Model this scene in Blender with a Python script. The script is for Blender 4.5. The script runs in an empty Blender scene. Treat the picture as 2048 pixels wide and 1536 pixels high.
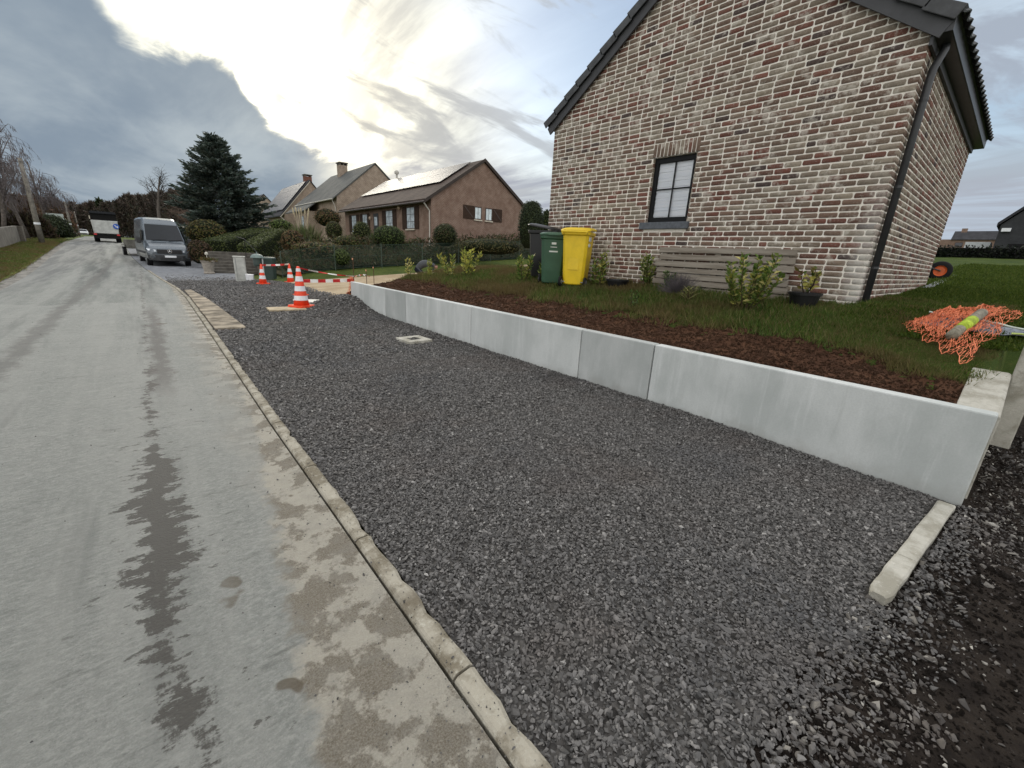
import bpy, bmesh, math, random
import numpy as np
from mathutils import Vector, Matrix, Euler

random.seed(7); RNG = np.random.default_rng(11)
scene = bpy.context.scene
COL = scene.collection
R = math.radians

# ------------------------------------------------------------------ camera
# world: X = away from the road, Y = along the road, Z = up; metres; camera stands on the road
CAM_H = 1.55
F_PX, YAW, PITCH, ROLL = 835.0, R(41.05), R(16.98), R(2.87)
fw = Vector((math.sin(YAW)*math.cos(PITCH), math.cos(YAW)*math.cos(PITCH), -math.sin(PITCH)))
rt = Vector((math.cos(YAW), -math.sin(YAW), 0.0)); upv = rt.cross(fw)
cam_r = rt*math.cos(ROLL) + upv*math.sin(ROLL)
cam_u = -rt*math.sin(ROLL) + upv*math.cos(ROLL)
cd = bpy.data.cameras.new('camera'); cd.sensor_fit = 'HORIZONTAL'; cd.sensor_width = 36.0
cd.lens = 36.0*F_PX/2048.0; cd.clip_start = 0.05; cd.clip_end = 2000.0
cam = bpy.data.objects.new('camera', cd); COL.objects.link(cam)
mw = Matrix((cam_r, cam_u, -fw)).transposed().to_4x4(); mw.translation = Vector((0, 0, CAM_H))
cam.matrix_world = mw
scene.camera = cam

# ------------------------------------------------------------------ sky and light
SUN_AZ, SUN_EL = 15.5, 16.0          # azimuth from +Y towards +X
SKY_STRENGTH = 0.10
SKYV = 1.75
ROLLX, ROLLY = 11.4, 2.6
EXPOSURE = 0.0
world = bpy.data.worlds.new('World'); scene.world = world; world.use_nodes = True
wt = world.node_tree; wt.nodes.clear()
def wn(t, **k):
    n = wt.nodes.new(t)
    for a, b in k.items(): setattr(n, a, b)
    return n
def wl(a, b): wt.links.new(a, b)
def wmath(op, a, b=None, c=None, clamp=False):
    n = wn('ShaderNodeMath', operation=op, use_clamp=clamp)
    for i, v in enumerate((a, b, c)):
        if v is None: continue
        if isinstance(v, (int, float)): n.inputs[i].default_value = v
        else: wl(v, n.inputs[i])
    return n.outputs[0]
def wmix(f, a, b):
    n = wn('ShaderNodeMix', data_type='RGBA')
    for s, v in ((n.inputs[0], f), (n.inputs[6], a), (n.inputs[7], b)):
        if isinstance(v, (int, float)): s.default_value = v
        elif isinstance(v, tuple): s.default_value = (*v, 1)
        else: wl(v, s)
    return n.outputs[2]
def wmap(v, a, b, c=0.0, d=1.0, smooth=True):
    n = wn('ShaderNodeMapRange', interpolation_type='SMOOTHSTEP' if smooth else 'LINEAR')
    wl(v, n.inputs[0])
    for i, x in zip((1, 2, 3, 4), (a, b, c, d)): n.inputs[i].default_value = x
    return n.outputs[0]
tc = wn('ShaderNodeTexCoord'); sep = wn('ShaderNodeSeparateXYZ'); wl(tc.outputs['Generated'], sep.inputs[0])
dx, dy, dz = sep.outputs
el = wmath('MULTIPLY', wmath('ARCSINE', dz), 57.2958)
az = wmath('MULTIPLY', wmath('ARCTAN2', dx, dy), 57.2958)
# flat cloud layer: direction projected on a plane overhead
den = wmath('ADD', wmath('MAXIMUM', dz, 0.0), 0.10)
px_ = wmath('DIVIDE', dx, den); py_ = wmath('DIVIDE', dy, den)
cmb = wn('ShaderNodeCombineXYZ'); wl(px_, cmb.inputs[0]); wl(py_, cmb.inputs[1])
def wnoise(scale, detail, rough, loc=(0, 0, 0), stretch=(1, 1, 1), rot=0.0, dist=0.0):
    m = wn('ShaderNodeMapping'); m.inputs['Location'].default_value = loc
    m.inputs['Scale'].default_value = stretch; m.inputs['Rotation'].default_value = (0, 0, rot)
    wl(cmb.outputs[0], m.inputs[0])
    n = wn('ShaderNodeTexNoise'); n.inputs['Scale'].default_value = scale; n.inputs['Detail'].default_value = detail
    n.inputs['Roughness'].default_value = rough; n.inputs['Distortion'].default_value = dist
    wl(m.outputs[0], n.inputs['Vector'])
    return n.outputs[0]
sky = wn('ShaderNodeTexSky', sky_type='NISHITA', sun_disc=False)
sky.sun_elevation = R(SUN_EL); sky.sun_rotation = R(SUN_AZ); sky.air_density = 1.0; sky.dust_density = 0.6; sky.ozone_density = 1.0
# angular distance to the sun behind the cloud
sd = Vector((math.sin(R(SUN_AZ))*math.cos(R(SUN_EL)), math.cos(R(SUN_AZ))*math.cos(R(SUN_EL)), math.sin(R(SUN_EL))))
vdot = wn('ShaderNodeVectorMath', operation='DOT_PRODUCT'); wl(tc.outputs['Generated'], vdot.inputs[0]); vdot.inputs[1].default_value = sd
ang = wmath('MULTIPLY', wmath('ARCCOSINE', wmath('MINIMUM', vdot.outputs['Value'], 0.99999)), 57.2958)
glow = wmath('POWER', 2.718, wmath('MULTIPLY', wmath('POWER', wmath('DIVIDE', ang, 8.5), 1.4), -1.0))
wide = wmath('POWER', 2.718, wmath('DIVIDE', ang, -26.0))
K = 1.0/SKY_STRENGTH
def kc(r, g, b, s=1.0): return (r*K*s, g*K*s, b*K*s)
# overcast skies are brighter overhead than at the horizon
zen = wmap(el, 24.0, 58.0, 0.0, 1.0)
ZENC = kc(1.55, 1.55, 1.57)
band = wnoise(1.05, 6.0, 0.58, (3.1, 1.7, 0), (1, 0.42, 1), R(-35), 0.35)
grey = wmix(wmap(band, 0.36, 0.66), kc(0.245, 0.310, 0.385), kc(0.42, 0.485, 0.535))
white = wmix(wide, kc(0.52, 0.66, 0.82), kc(1.20, 1.12, 0.86))
streak = wnoise(1.15, 7.0, 0.60, (0.7, 5.2, 0), (1.0, 0.34, 1), R(-58), 0.5)
veil = wmap(streak, 0.44, 0.60)
high = wmix(veil, white, wmix(wide, kc(0.40, 0.45, 0.53), kc(0.62, 0.59, 0.52)))
# long ragged rolls that slant down to the right in front of the bright gap
cb2 = wn('ShaderNodeCombineXYZ'); wl(wmath('MULTIPLY', az, 0.050), cb2.inputs[0]); wl(wmath('MULTIPLY', wmath('ADD', el, wmath('MULTIPLY', az, 0.30)), 0.19), cb2.inputs[1])
rn = wn('ShaderNodeTexNoise'); rn.inputs['Scale'].default_value = 1.0; rn.inputs['Detail'].default_value = 6.0; rn.inputs['Roughness'].default_value = 0.58; rn.inputs['Distortion'].default_value = 0.5
mp2 = wn('ShaderNodeMapping'); mp2.inputs['Location'].default_value = (ROLLX, ROLLY, 0); wl(cb2.outputs[0], mp2.inputs[0]); wl(mp2.outputs[0], rn.inputs['Vector'])
roll = wmath('MULTIPLY', wmap(rn.outputs[0], 0.49, 0.62), wmap(el, 34.0, 22.0))
roll = wmath('MULTIPLY', roll, wmap(az, 7.0, 17.0))
high = wmix(wmath('MULTIPLY', roll, 0.9), high, wmix(wide, kc(0.36, 0.42, 0.52), kc(0.66, 0.62, 0.53)))
gapn = wnoise(0.75, 4.0, 0.55, (1.3, 4.35, 0), (1, 0.7, 1), R(20), 0.2)
gap = wmath('MULTIPLY', wmap(gapn, 0.38, 0.54), wmap(el, 6.0, 17.0))
gap = wmath('MULTIPLY', wmath('MULTIPLY', gap, wmap(roll, 0.0, 1.0, 1.0, 0.25)), wmap(ang, 13.0, 24.0))
hs = wn('ShaderNodeHueSaturation'); wl(sky.outputs[0], hs.inputs['Color']); hs.inputs['Value'].default_value = SKYV; hs.inputs['Saturation'].default_value = 0.9
high = wmix(wmath('MULTIPLY', gap, 0.8), high, hs.outputs[0])
# the low dark bank: below a curve that falls from left to right past the sun
fc = wn('ShaderNodeFloatCurve'); cu = fc.mapping.curves[0]
pts = [(-180, 24), (-30, 24), (-8, 22.5), (0, 18.6), (3, 16.8), (8, 16.9), (10.4, 15.7), (11.4, 13.4), (13.6, 11.7), (17.4, 10.3), (23, 9.8), (34, 10.2), (48, 9.0), (60, 8.0), (95, 8.0), (130, 16), (180, 24)]
while len(cu.points) < len(pts): cu.points.new(0.5, 0.5)
for p, (a, b) in zip(cu.points, pts): p.location = ((a+180)/360, b/90); p.handle_type = 'AUTO_CLAMPED'
fc.mapping.update()
wl(wmath('DIVIDE', wmath('ADD', az, 180.0), 360.0), fc.inputs['Value'])
bel = wmath('MULTIPLY', fc.outputs[0], 90.0)
edge = wmath('ADD', wmath('SUBTRACT', bel, el), wmath('MULTIPLY', wmath('SUBTRACT', wnoise(2.6, 6.0, 0.62, (0, 0, 0), (1, 0.6, 1), R(-30), 0.4), 0.5), 5.0))
bank = wmap(edge, -0.9, 1.0)
# right of the sun the low bank breaks up into streaks with pale gaps
brk = wmap(wnoise(1.5, 6.0, 0.6, (8.0, 2.0, 0), (1.0, 0.22, 1), R(-62), 0.4), 0.42, 0.60, 1.0, 0.30)
side = wmap(az, 13.0, 24.0)
bank = wmath('MULTIPLY', bank, wmath('ADD', wmath('SUBTRACT', 1.0, side), wmath('MULTIPLY', side, brk)))
bank = wmath('MULTIPLY', bank, wmap(az, 80.0, 45.0, 0.6, 1.0))
warm = wmix(wmap(ang, 5.0, 30.0), kc(0.52, 0.50, 0.50), kc(0.42, 0.45, 0.52))
greyr = wmix(side, grey, warm)
col = wmix(bank, high, greyr)
col = wmix(zen, col, ZENC)
# away from the dark bank the overcast is an even pale grey all round behind the viewer
behind = wmap(wmath('ABSOLUTE', wmath('SUBTRACT', az, 40.0)), 62.0, 125.0)
col = wmix(behind, col, kc(1.38, 1.37, 1.36))
# sun glow through the thin cloud, dimmed where the bank covers it
gl = wn('ShaderNodeMix', data_type='RGBA', blend_type='ADD'); gl.inputs[0].default_value = 1.0
gv = wmath('MULTIPLY', glow, wmap(bank, 0.0, 0.9, 1.0, 0.07))
gv = wmath('MULTIPLY', wmath('MULTIPLY', gv, wmap(veil, 0.0, 1.0, 1.0, 0.45)), wmap(roll, 0.0, 1.0, 1.0, 0.12))
gm = wn('ShaderNodeVectorMath', operation='SCALE'); gm.inputs[0].default_value = kc(2.6, 2.35, 1.7); wl(gv, gm.inputs['Scale'])
wl(col, gl.inputs[6]); wl(gm.outputs[0], gl.inputs[7])
bg = wn('ShaderNodeBackground'); bg.inputs['Strength'].default_value = SKY_STRENGTH; wl(gl.outputs[2], bg.inputs['Color'])
wo = wn('ShaderNodeOutputWorld'); wl(bg.outputs[0], wo.inputs['Surface'])
world.cycles.sampling_method = 'MANUAL'; world.cycles.sample_map_resolution = 512

sl = bpy.data.lights.new('sun', 'SUN'); sl.energy = 1.3; sl.angle = R(22); sl.color = (1.0, 0.93, 0.80)
sun = bpy.data.objects.new('sun', sl); COL.objects.link(sun)
sun.rotation_euler = sd.to_track_quat('Z', 'Y').to_euler()
vs = scene.view_settings; vs.view_transform = 'Standard'; vs.look = 'None'; vs.gamma = 1.0; vs.exposure = EXPOSURE; vs.use_curve_mapping = False
scene.display_settings.display_device = 'sRGB'
scene.cycles.max_bounces = 6; scene.cycles.use_denoising = True

# ------------------------------------------------------------------ helpers
def tag(o, label=None, cat=None, group=None, kind=None):
    if label: o['label'] = label
    if cat: o['category'] = cat
    if group: o['group'] = group
    if kind: o['kind'] = kind
    return o
def thing(name, label, cat, loc=(0, 0, 0), rotz=0.0, group=None):
    o = bpy.data.objects.new(name, None); COL.objects.link(o); o.empty_display_size = 0.2
    o.location = loc; o.rotation_euler = (0, 0, rotz); tag(o, label, cat, group); return o
def add_obj(name, me, mat=None, parent=None):
    if mat:
        for m in (mat if isinstance(mat, (list, tuple)) else [mat]): me.materials.append(m)
    o = bpy.data.objects.new(name, me); COL.objects.link(o)
    if parent is not None: o.parent = parent
    return o
def copy_tree(o, parent=None):
    c = o.copy(); COL.objects.link(c); c.parent = parent
    for ch in o.children: copy_tree(ch, c)
    return c
def smooth_mesh(me, on=True):
    me.polygons.foreach_set('use_smooth', np.full(len(me.polygons), on)); me.update()
def np_mesh(name, V, F, cols=None, smooth=False):
    """V (n,3), F (m,k) all faces with the same corner count; cols (m,3) per-face colour"""
    V = np.asarray(V, np.float32); F = np.asarray(F, np.int32); me = bpy.data.meshes.new(name)
    m, k = F.shape
    me.vertices.add(len(V)); me.vertices.foreach_set('co', V.ravel())
    me.loops.add(m*k); me.loops.foreach_set('vertex_index', F.ravel())
    me.polygons.add(m); me.polygons.foreach_set('loop_start', np.arange(0, m*k, k, dtype=np.int32))
    me.polygons.foreach_set('loop_total', np.full(m, k, np.int32))
    me.update(calc_edges=True); me.validate()
    if cols is not None:
        a = me.attributes.new('bc', 'FLOAT_COLOR', 'FACE')
        c = np.ones((m, 4), np.float32); c[:, :3] = cols; a.data.foreach_set('color', c.ravel())
    if smooth: smooth_mesh(me)
    return me

class MB:
    """collects shapes that belong to ONE part"""
    def __init__(s): s.v = []; s.f = []; s.c = []; s.col = None; s.mi = []; s.m = 0
    def add(s, vs, fs):
        o = len(s.v); s.v += [tuple(p) for p in vs]
        for f in fs: s.f.append([i+o for i in f]); s.c.append(s.col); s.mi.append(s.m)
        return s
    def box(s, a, b, M=None):
        (x0, y0, z0), (x1, y1, z1) = a, b
        vs = [Vector(p) for p in ((x0,y0,z0),(x1,y0,z0),(x1,y1,z0),(x0,y1,z0),(x0,y0,z1),(x1,y0,z1),(x1,y1,z1),(x0,y1,z1))]
        if M is not None: vs = [M @ p for p in vs]
        return s.add(vs, [(0,3,2,1),(4,5,6,7),(0,1,5,4),(1,2,6,5),(2,3,7,6),(3,0,4,7)])
    def bar(s, p, q, w, h=None, up=(0, 0, 1)):
        """rectangular bar from p to q"""
        p, q = Vector(p), Vector(q); d = (q-p); L = d.length; d.normalize(); h = h or w
        u = Vector(up)
        if abs(d.dot(u)) > 0.95: u = Vector((1, 0, 0))
        a = d.cross(u).normalized(); b = a.cross(d)
        M = Matrix((a, d, b)).transposed().to_4x4(); M.translation = p
        return s.box((-w/2, 0, -h/2), (w/2, L, h/2), M)
    def tube(s, pts, r, n=8, cap=True):
        pts = [Vector(p) for p in pts]; rs = r if isinstance(r, (list, tuple)) else [r]*len(pts)
        rings = []; vs = []
        for i, p in enumerate(pts):
            d = (pts[min(i+1, len(pts)-1)] - pts[max(i-1, 0)]).normalized()
            u = Vector((0, 0, 1)) if abs(d.z) < 0.9 else Vector((1, 0, 0))
            a = d.cross(u).normalized(); b = a.cross(d)
            rings.append(len(vs))
            for k in range(n):
                t = 2*math.pi*k/n; vs.append(p + (a*math.cos(t) + b*math.sin(t))*rs[i])
        fs = []
        for i in range(len(pts)-1):
            for k in range(n): fs.append((rings[i]+k, rings[i]+(k+1) % n, rings[i+1]+(k+1) % n, rings[i+1]+k))
        if cap: fs.append(tuple(range(n))[::-1]); fs.append(tuple(rings[-1]+k for k in range(n)))
        return s.add(vs, fs)
    def lathe(s, prof, n=16, M=None, cap=True):
        """prof: list of (radius, z)"""
        vs = []
        for r, z in prof:
            for k in range(n):
                t = 2*math.pi*k/n; vs.append(Vector((r*math.cos(t), r*math.sin(t), z)))
        if M is not None: vs = [M @ p for p in vs]
        fs = []
        for i in range(len(prof)-1):
            for k in range(n): fs.append((i*n+k, i*n+(k+1) % n, (i+1)*n+(k+1) % n, (i+1)*n+k))
        if cap: fs.append(tuple(range(n))[::-1]); fs.append(tuple((len(prof)-1)*n+k for k in range(n)))
        return s.add(vs, fs)
    def extrude(s, poly, axis, a, b):
        """polygon given in the two other axes, extruded along axis from a to b"""
        def P(u, v, w): return {'x': (w, u, v), 'y': (u, w, v), 'z': (u, v, w)}[axis]
        n = len(poly); vs = [P(u, v, a) for u, v in poly] + [P(u, v, b) for u, v in poly]
        fs = [tuple(range(n))[::-1], tuple(range(n, 2*n))] + [(i, (i+1) % n, n+(i+1) % n, n+i) for i in range(n)]
        return s.add(vs, fs)
    def loft(s, rings, closed=True, cap=True):
        n = len(rings[0]); vs = [p for r in rings for p in r]; fs = []
        for i in range(len(rings)-1):
            for k in range(n if closed else n-1):
                fs.append((i*n+k, i*n+(k+1) % n, (i+1)*n+(k+1) % n, (i+1)*n+k))
        if cap: fs.append(tuple(range(n))[::-1]); fs.append(tuple((len(rings)-1)*n+k for k in range(n)))
        return s.add(vs, fs)
    def build(s, name, mat, parent=None, world=False, bevel=0.0, smooth=False, seg=2, fixn=True):
        off = Vector(parent.location) if (world and parent is not None) else Vector((0, 0, 0))
        me = bpy.data.meshes.new(name); me.from_pydata([tuple(Vector(p)-off) for p in s.v], [], s.f)
        if fixn:
            bm = bmesh.new(); bm.from_mesh(me); bmesh.ops.recalc_face_normals(bm, faces=bm.faces); bm.to_mesh(me); bm.free()
        if any(c is not None for c in s.c):
            a = me.attributes.new('bc', 'FLOAT_COLOR', 'FACE')
            a.data.foreach_set('color', np.array([(*(c or (0.5, 0.5, 0.5)), 1) for c in s.c], np.float32).ravel())
        o = add_obj(name, me, mat, parent)
        if any(s.mi): me.polygons.foreach_set('material_index', np.array(s.mi, np.int32))
        if smooth: smooth_mesh(me)
        if bevel:
            b = o.modifiers.new('bevel', 'BEVEL'); b.width = bevel; b.segments = seg; b.limit_method = 'ANGLE'; b.angle_limit = R(35)
        return o
def part(name, mat, parent, fn, **k):
    m = MB(); fn(m); return m.build(name, mat, parent, **k)

# ------------------------------------------------------------------ materials
MATS = {}
class NT:
    def __init__(s, name):
        s.mat = bpy.data.materials.new(name); s.mat.use_nodes = True; s.t = s.mat.node_tree; s.t.nodes.clear()
        s.out = s.n('ShaderNodeOutputMaterial'); s.b = s.n('ShaderNodeBsdfPrincipled'); s.l(s.b.outputs[0], s.out.inputs[0])
        s.tc = s.n('ShaderNodeTexCoord'); s.co = s.tc.outputs['Object']; MATS[name] = s.mat
    def n(s, t, **k):
        n = s.t.nodes.new(t)
        for a, b in k.items(): setattr(n, a, b)
        return n
    def l(s, a, b): s.t.links.new(a, b)
    def setv(s, sock, v):
        if isinstance(v, (int, float)): sock.default_value = v
        elif isinstance(v, tuple): sock.default_value = (*v, 1) if len(v) == 3 and sock.type == 'RGBA' else v
        else: s.l(v, sock)
    def math(s, op, a, b=None, c=None, clamp=False):
        n = s.n('ShaderNodeMath', operation=op, use_clamp=clamp)
        for i, v in enumerate((a, b, c)):
            if v is not None: s.setv(n.inputs[i], v)
        return n.outputs[0]
    def mix(s, f, a, b, blend='MIX'):
        n = s.n('ShaderNodeMix', data_type='RGBA', blend_type=blend)
        s.setv(n.inputs[0], f); s.setv(n.inputs[6], a); s.setv(n.inputs[7], b); return n.outputs[2]
    def mapr(s, v, a, b, c=0.0, d=1.0, smooth=True):
        n = s.n('ShaderNodeMapRange', interpolation_type='SMOOTHSTEP' if smooth else 'LINEAR'); s.l(v, n.inputs[0])
        for i, x in zip((1, 2, 3, 4), (a, b, c, d)): n.inputs[i].default_value = x
        return n.outputs[0]
    def noise(s, scale, detail=4.0, rough=0.6, stretch=None, loc=None, dist=0.0, co=None, out=0):
        v = co or s.co
        if stretch or loc:
            m = s.n('ShaderNodeMapping'); s.l(v, m.inputs[0])
            if stretch: m.inputs['Scale'].default_value = stretch
            if loc: m.inputs['Location'].default_value = loc
            v = m.outputs[0]
        n = s.n('ShaderNodeTexNoise'); s.l(v, n.inputs['Vector'])
        for k, x in (('Scale', scale), ('Detail', detail), ('Roughness', rough), ('Distortion', dist)): n.inputs[k].default_value = x
        return n.outputs[out]
    def voro(s, scale, feature='F1', out='Distance', rnd=1.0, stretch=None, co=None):
        v = co or s.co
        if stretch:
            m = s.n('ShaderNodeMapping'); s.l(v, m.inputs[0]); m.inputs['Scale'].default_value = stretch; v = m.outputs[0]
        n = s.n('ShaderNodeTexVoronoi', feature=feature); s.l(v, n.inputs['Vector']); n.inputs['Scale'].default_value = scale
        n.inputs['Randomness'].default_value = rnd
        return n.outputs[out]
    def xyz(s):
        n = s.n('ShaderNodeSeparateXYZ'); s.l(s.co, n.inputs[0]); return n.outputs
    def ramp(s, f, stops):
        n = s.n('ShaderNodeValToRGB'); e = n.color_ramp.elements
        while len(e) < len(stops): e.new(0.5)
        for el_, (p, c) in zip(e, stops): el_.position = p; el_.color = (*c, 1)
        s.setv(n.inputs[0], f); return n.outputs[0]
    def attr(s, name='bc'):
        n = s.n('ShaderNodeAttribute', attribute_name=name); return n.outputs['Color']
    def gain(s, c, k):
        return s.mix(1.0, c, (k, k, k), 'MULTIPLY')
    def rand(s):
        return s.n('ShaderNodeObjectInfo').outputs['Random']
    def bump(s, h, strength=0.3, dist=0.01):
        n = s.n('ShaderNodeBump'); n.inputs['Strength'].default_value = strength; n.inputs['Distance'].default_value = dist
        s.setv(n.inputs['Height'], h); s.l(n.outputs[0], s.b.inputs['Normal'])
    def done(s, col=None, rough=0.8, metal=0.0, spec=None):
        if col is not None: s.setv(s.b.inputs['Base Color'], col)
        s.setv(s.b.inputs['Roughness'], rough); s.setv(s.b.inputs['Metallic'], metal)
        if spec is None and isinstance(rough, (int, float)) and rough >= .7: spec = .12
        if spec is not None: s.setv(s.b.inputs['Specular IOR Level'], spec)
        return s.mat
def plain(name, col=(.3, .3, .3), rough=0.6, var=0.15, scale=6.0, metal=0.0, bump=0.0, spec=None):
    if name in MATS: return MATS[name]
    m = NT(name); n = m.noise(scale, 5.0, 0.65)
    c = m.mix(m.mapr(n, 0.3, 0.7), tuple(x*(1-var) for x in col), tuple(min(1, x*(1+var)) for x in col))
    if bump: m.bump(m.noise(scale*6, 4.0, 0.6), bump, 0.005)
    return m.done(c, rough, metal, spec)

# ------------------------------------------------------------------ scatter (only for stuff nobody could count)
def make_src(name, V, F, mat, cols=None, smooth=False):
    me = np_mesh(name, V, F, cols, smooth); me.materials.append(mat); return bpy.data.objects.new(name, me)
def scatter(name, P, rot, scl, sources, label=None, cat=None, parent=None, kind='stuff'):
    """one object: instances of the sources on points"""
    P = np.asarray(P, np.float32); n = len(P)
    me = bpy.data.meshes.new(name); me.vertices.add(n); me.vertices.foreach_set('co', P.ravel())
    a = me.attributes.new('rot', 'FLOAT_VECTOR', 'POINT'); a.data.foreach_set('vector', np.asarray(rot, np.float32).ravel())
    a = me.attributes.new('scl', 'FLOAT_VECTOR', 'POINT'); a.data.foreach_set('vector', np.asarray(scl, np.float32).ravel())
    a = me.attributes.new('pick', 'INT', 'POINT'); a.data.foreach_set('value', RNG.integers(0, len(sources), n).astype(np.int32))
    ng = bpy.data.node_groups.new(name, 'GeometryNodeTree')
    ng.interface.new_socket('Geometry', in_out='INPUT', socket_type='NodeSocketGeometry')
    ng.interface.new_socket('Geometry', in_out='OUTPUT', socket_type='NodeSocketGeometry')
    N = ng.nodes.new; L = ng.links.new
    gi = N('NodeGroupInput'); go = N('NodeGroupOutput'); ins = N('GeometryNodeInstanceOnPoints'); L(gi.outputs[0], ins.inputs['Points'])
    jn = N('GeometryNodeJoinGeometry')
    for so in reversed(sources):
        oi = N('GeometryNodeObjectInfo'); oi.inputs['Object'].default_value = so; oi.inputs['As Instance'].default_value = True
        L(oi.outputs['Geometry'], jn.inputs[0])
    L(jn.outputs[0], ins.inputs['Instance']); ins.inputs['Pick Instance'].default_value = True
    def na(nm, dt):
        x = N('GeometryNodeInputNamedAttribute'); x.data_type = dt; x.inputs['Name'].default_value = nm; return x.outputs['Attribute']
    L(na('pick', 'INT'), ins.inputs['Instance Index'])
    er = N('FunctionNodeEulerToRotation'); L(na('rot', 'FLOAT_VECTOR'), er.inputs[0]); L(er.outputs[0], ins.inputs['Rotation'])
    L(na('scl', 'FLOAT_VECTOR'), ins.inputs['Scale']); L(ins.outputs[0], go.inputs[0])
    o = add_obj(name, me, None, parent); md = o.modifiers.new('scatter', 'NODES'); md.node_group = ng
    tag(o, label, cat, None, kind); return o
def rock_src(name, seed, mat, flat=1.0):
    r = np.random.default_rng(seed)
    bm = bmesh.new()
    for _ in range(11):
        p = r.normal(size=3); p /= np.linalg.norm(p); p *= r.uniform(0.75, 1.1); bm.verts.new((p[0], p[1]*0.8, p[2]*0.62*flat))
    h = bmesh.ops.convex_hull(bm, input=bm.verts)
    bmesh.ops.delete(bm, geom=[e for e in h['geom_interior'] if isinstance(e, bmesh.types.BMVert)], context='VERTS')
    me = bpy.data.meshes.new(name); bm.to_mesh(me); bm.free(); me.materials.append(mat)
    return bpy.data.objects.new(name, me)
def rot3(n): return RNG.uniform(0, 2*math.pi, (n, 3))

# ------------------------------------------------------------------ foliage helpers
def frame_from(d):
    """orthonormal frames for (n,3) directions"""
    d = d/np.maximum(np.linalg.norm(d, axis=1, keepdims=True), 1e-9)
    u = np.where(np.abs(d[:, 2:3]) < 0.9, np.array([[0, 0, 1.0]]), np.array([[1.0, 0, 0]]))
    a = np.cross(d, u); a /= np.linalg.norm(a, axis=1, keepdims=True); b = np.cross(a, d)
    return d, a, b
def leaf_quads(P, D, L, W, roll=None, fold=0.25):
    """leaf blades: base P, direction D, length L, width W; two triangles folded along the midrib -> (V,F)"""
    n = len(P); d, a, b = frame_from(D)
    th = RNG.uniform(0, 2*math.pi, n) if roll is None else roll
    c, s_ = np.cos(th)[:, None], np.sin(th)[:, None]; side = a*c + b*s_; nor = -a*s_ + b*c
    L = np.broadcast_to(np.asarray(L, float), (n,))[:, None]; W = np.broadcast_to(np.asarray(W, float), (n,))[:, None]
    tip = P + d*L - nor*L*0.12; mid = P + d*L*0.45
    V = np.stack([P, mid + side*W*0.5 + nor*W*fold, tip, mid - side*W*0.5 + nor*W*fold], 1).reshape(-1, 3)
    i = np.arange(n)*4; F = np.stack([np.stack([i, i+1, i+2], 1), np.stack([i, i+2, i+3], 1)], 1).reshape(-1, 3)
    return V, F
def rand_dirs(n, up=0.0):
    d = RNG.normal(size=(n, 3)); d[:, 2] += up; return d/np.linalg.norm(d, axis=1, keepdims=True)
def face_cols(n, cols, per=2, jit=0.25):
    c = np.asarray(cols, float)[RNG.integers(0, len(cols), n)]*(1+RNG.uniform(-jit, jit, (n, 1)))
    return np.repeat(c, per, axis=0)
LEAFGAIN = 1.6
def leaf_mat(name='leaf', rough=0.5, trans=0.35, dry=None):
    if name in MATS: return MATS[name]
    m = NT(name); c = m.attr()
    if dry: c = m.mix(m.mapr(m.noise(.75, 4, .6, co=m.n('ShaderNodeNewGeometry').outputs['Position']), .40, .60, 0, .85), c, dry); c = m.mix(m.mapr(m.rand(), .6, 1.0, 0, .7), c, dry)
    c = m.gain(c, LEAFGAIN); m.done(c, rough, 0.0, 0.2)
    t = m.n('ShaderNodeBsdfTranslucent'); m.l(c, t.inputs[0]); ms = m.n('ShaderNodeMixShader'); ms.inputs[0].default_value = trans
    m.l(m.b.outputs[0], ms.inputs[1]); m.l(t.outputs[0], ms.inputs[2]); m.l(ms.outputs[0], m.out.inputs[0]); return m.mat
def merge(parts_):
    Vs, Fs, o = [], [], 0
    for V, F in parts_: Vs.append(V); Fs.append(F+o); o += len(V)
    return np.concatenate(Vs), np.concatenate(Fs)
def sticks(P, Q, r0, r1):
    """thin 3-sided tapering twigs from P to Q"""
    n = len(P); d, a, b = frame_from(Q-P); V = []
    for k in range(3):
        t = 2*math.pi*k/3; o = a*math.cos(t)+b*math.sin(t)
        V.append(P+o*np.reshape(r0, (-1, 1))); V.append(Q+o*np.reshape(r1, (-1, 1)))
    V = np.stack(V, 1).reshape(-1, 3); i = np.arange(n)*6; F = []
    for k in range(3):
        k2 = (k+1) % 3; F.append(np.stack([i+2*k, i+2*k2, i+2*k2+1, i+2*k+1], 1))
    return V, np.concatenate(F)
def vnoise(x, y, seed=0):
    """smooth value noise for arrays"""
    x = np.asarray(x, float); y = np.asarray(y, float); xi = np.floor(x).astype(int); yi = np.floor(y).astype(int); xf = x-xi; yf = y-yi
    def h(a, b):
        v = np.sin(a*127.1+b*311.7+seed*74.7)*43758.5453; return v-np.floor(v)
    u = xf*xf*(3-2*xf); v = yf*yf*(3-2*yf)
    return (h(xi, yi)*(1-u)+h(xi+1, yi)*u)*(1-v)+(h(xi, yi+1)*(1-u)+h(xi+1, yi+1)*u)*v
def fbm(x, y, seed=0, o=4):
    s, a, t = 0.0, 0.5, 0.0
    for k in range(o): s = s+a*vnoise(np.asarray(x)*2**k, np.asarray(y)*2**k, seed+k); t += a; a *= 0.5
    return s/t
def sstep(a, b, x):
    t = np.clip((np.asarray(x, float)-a)/(b-a), 0, 1); return t*t*(3-2*t)

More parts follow.
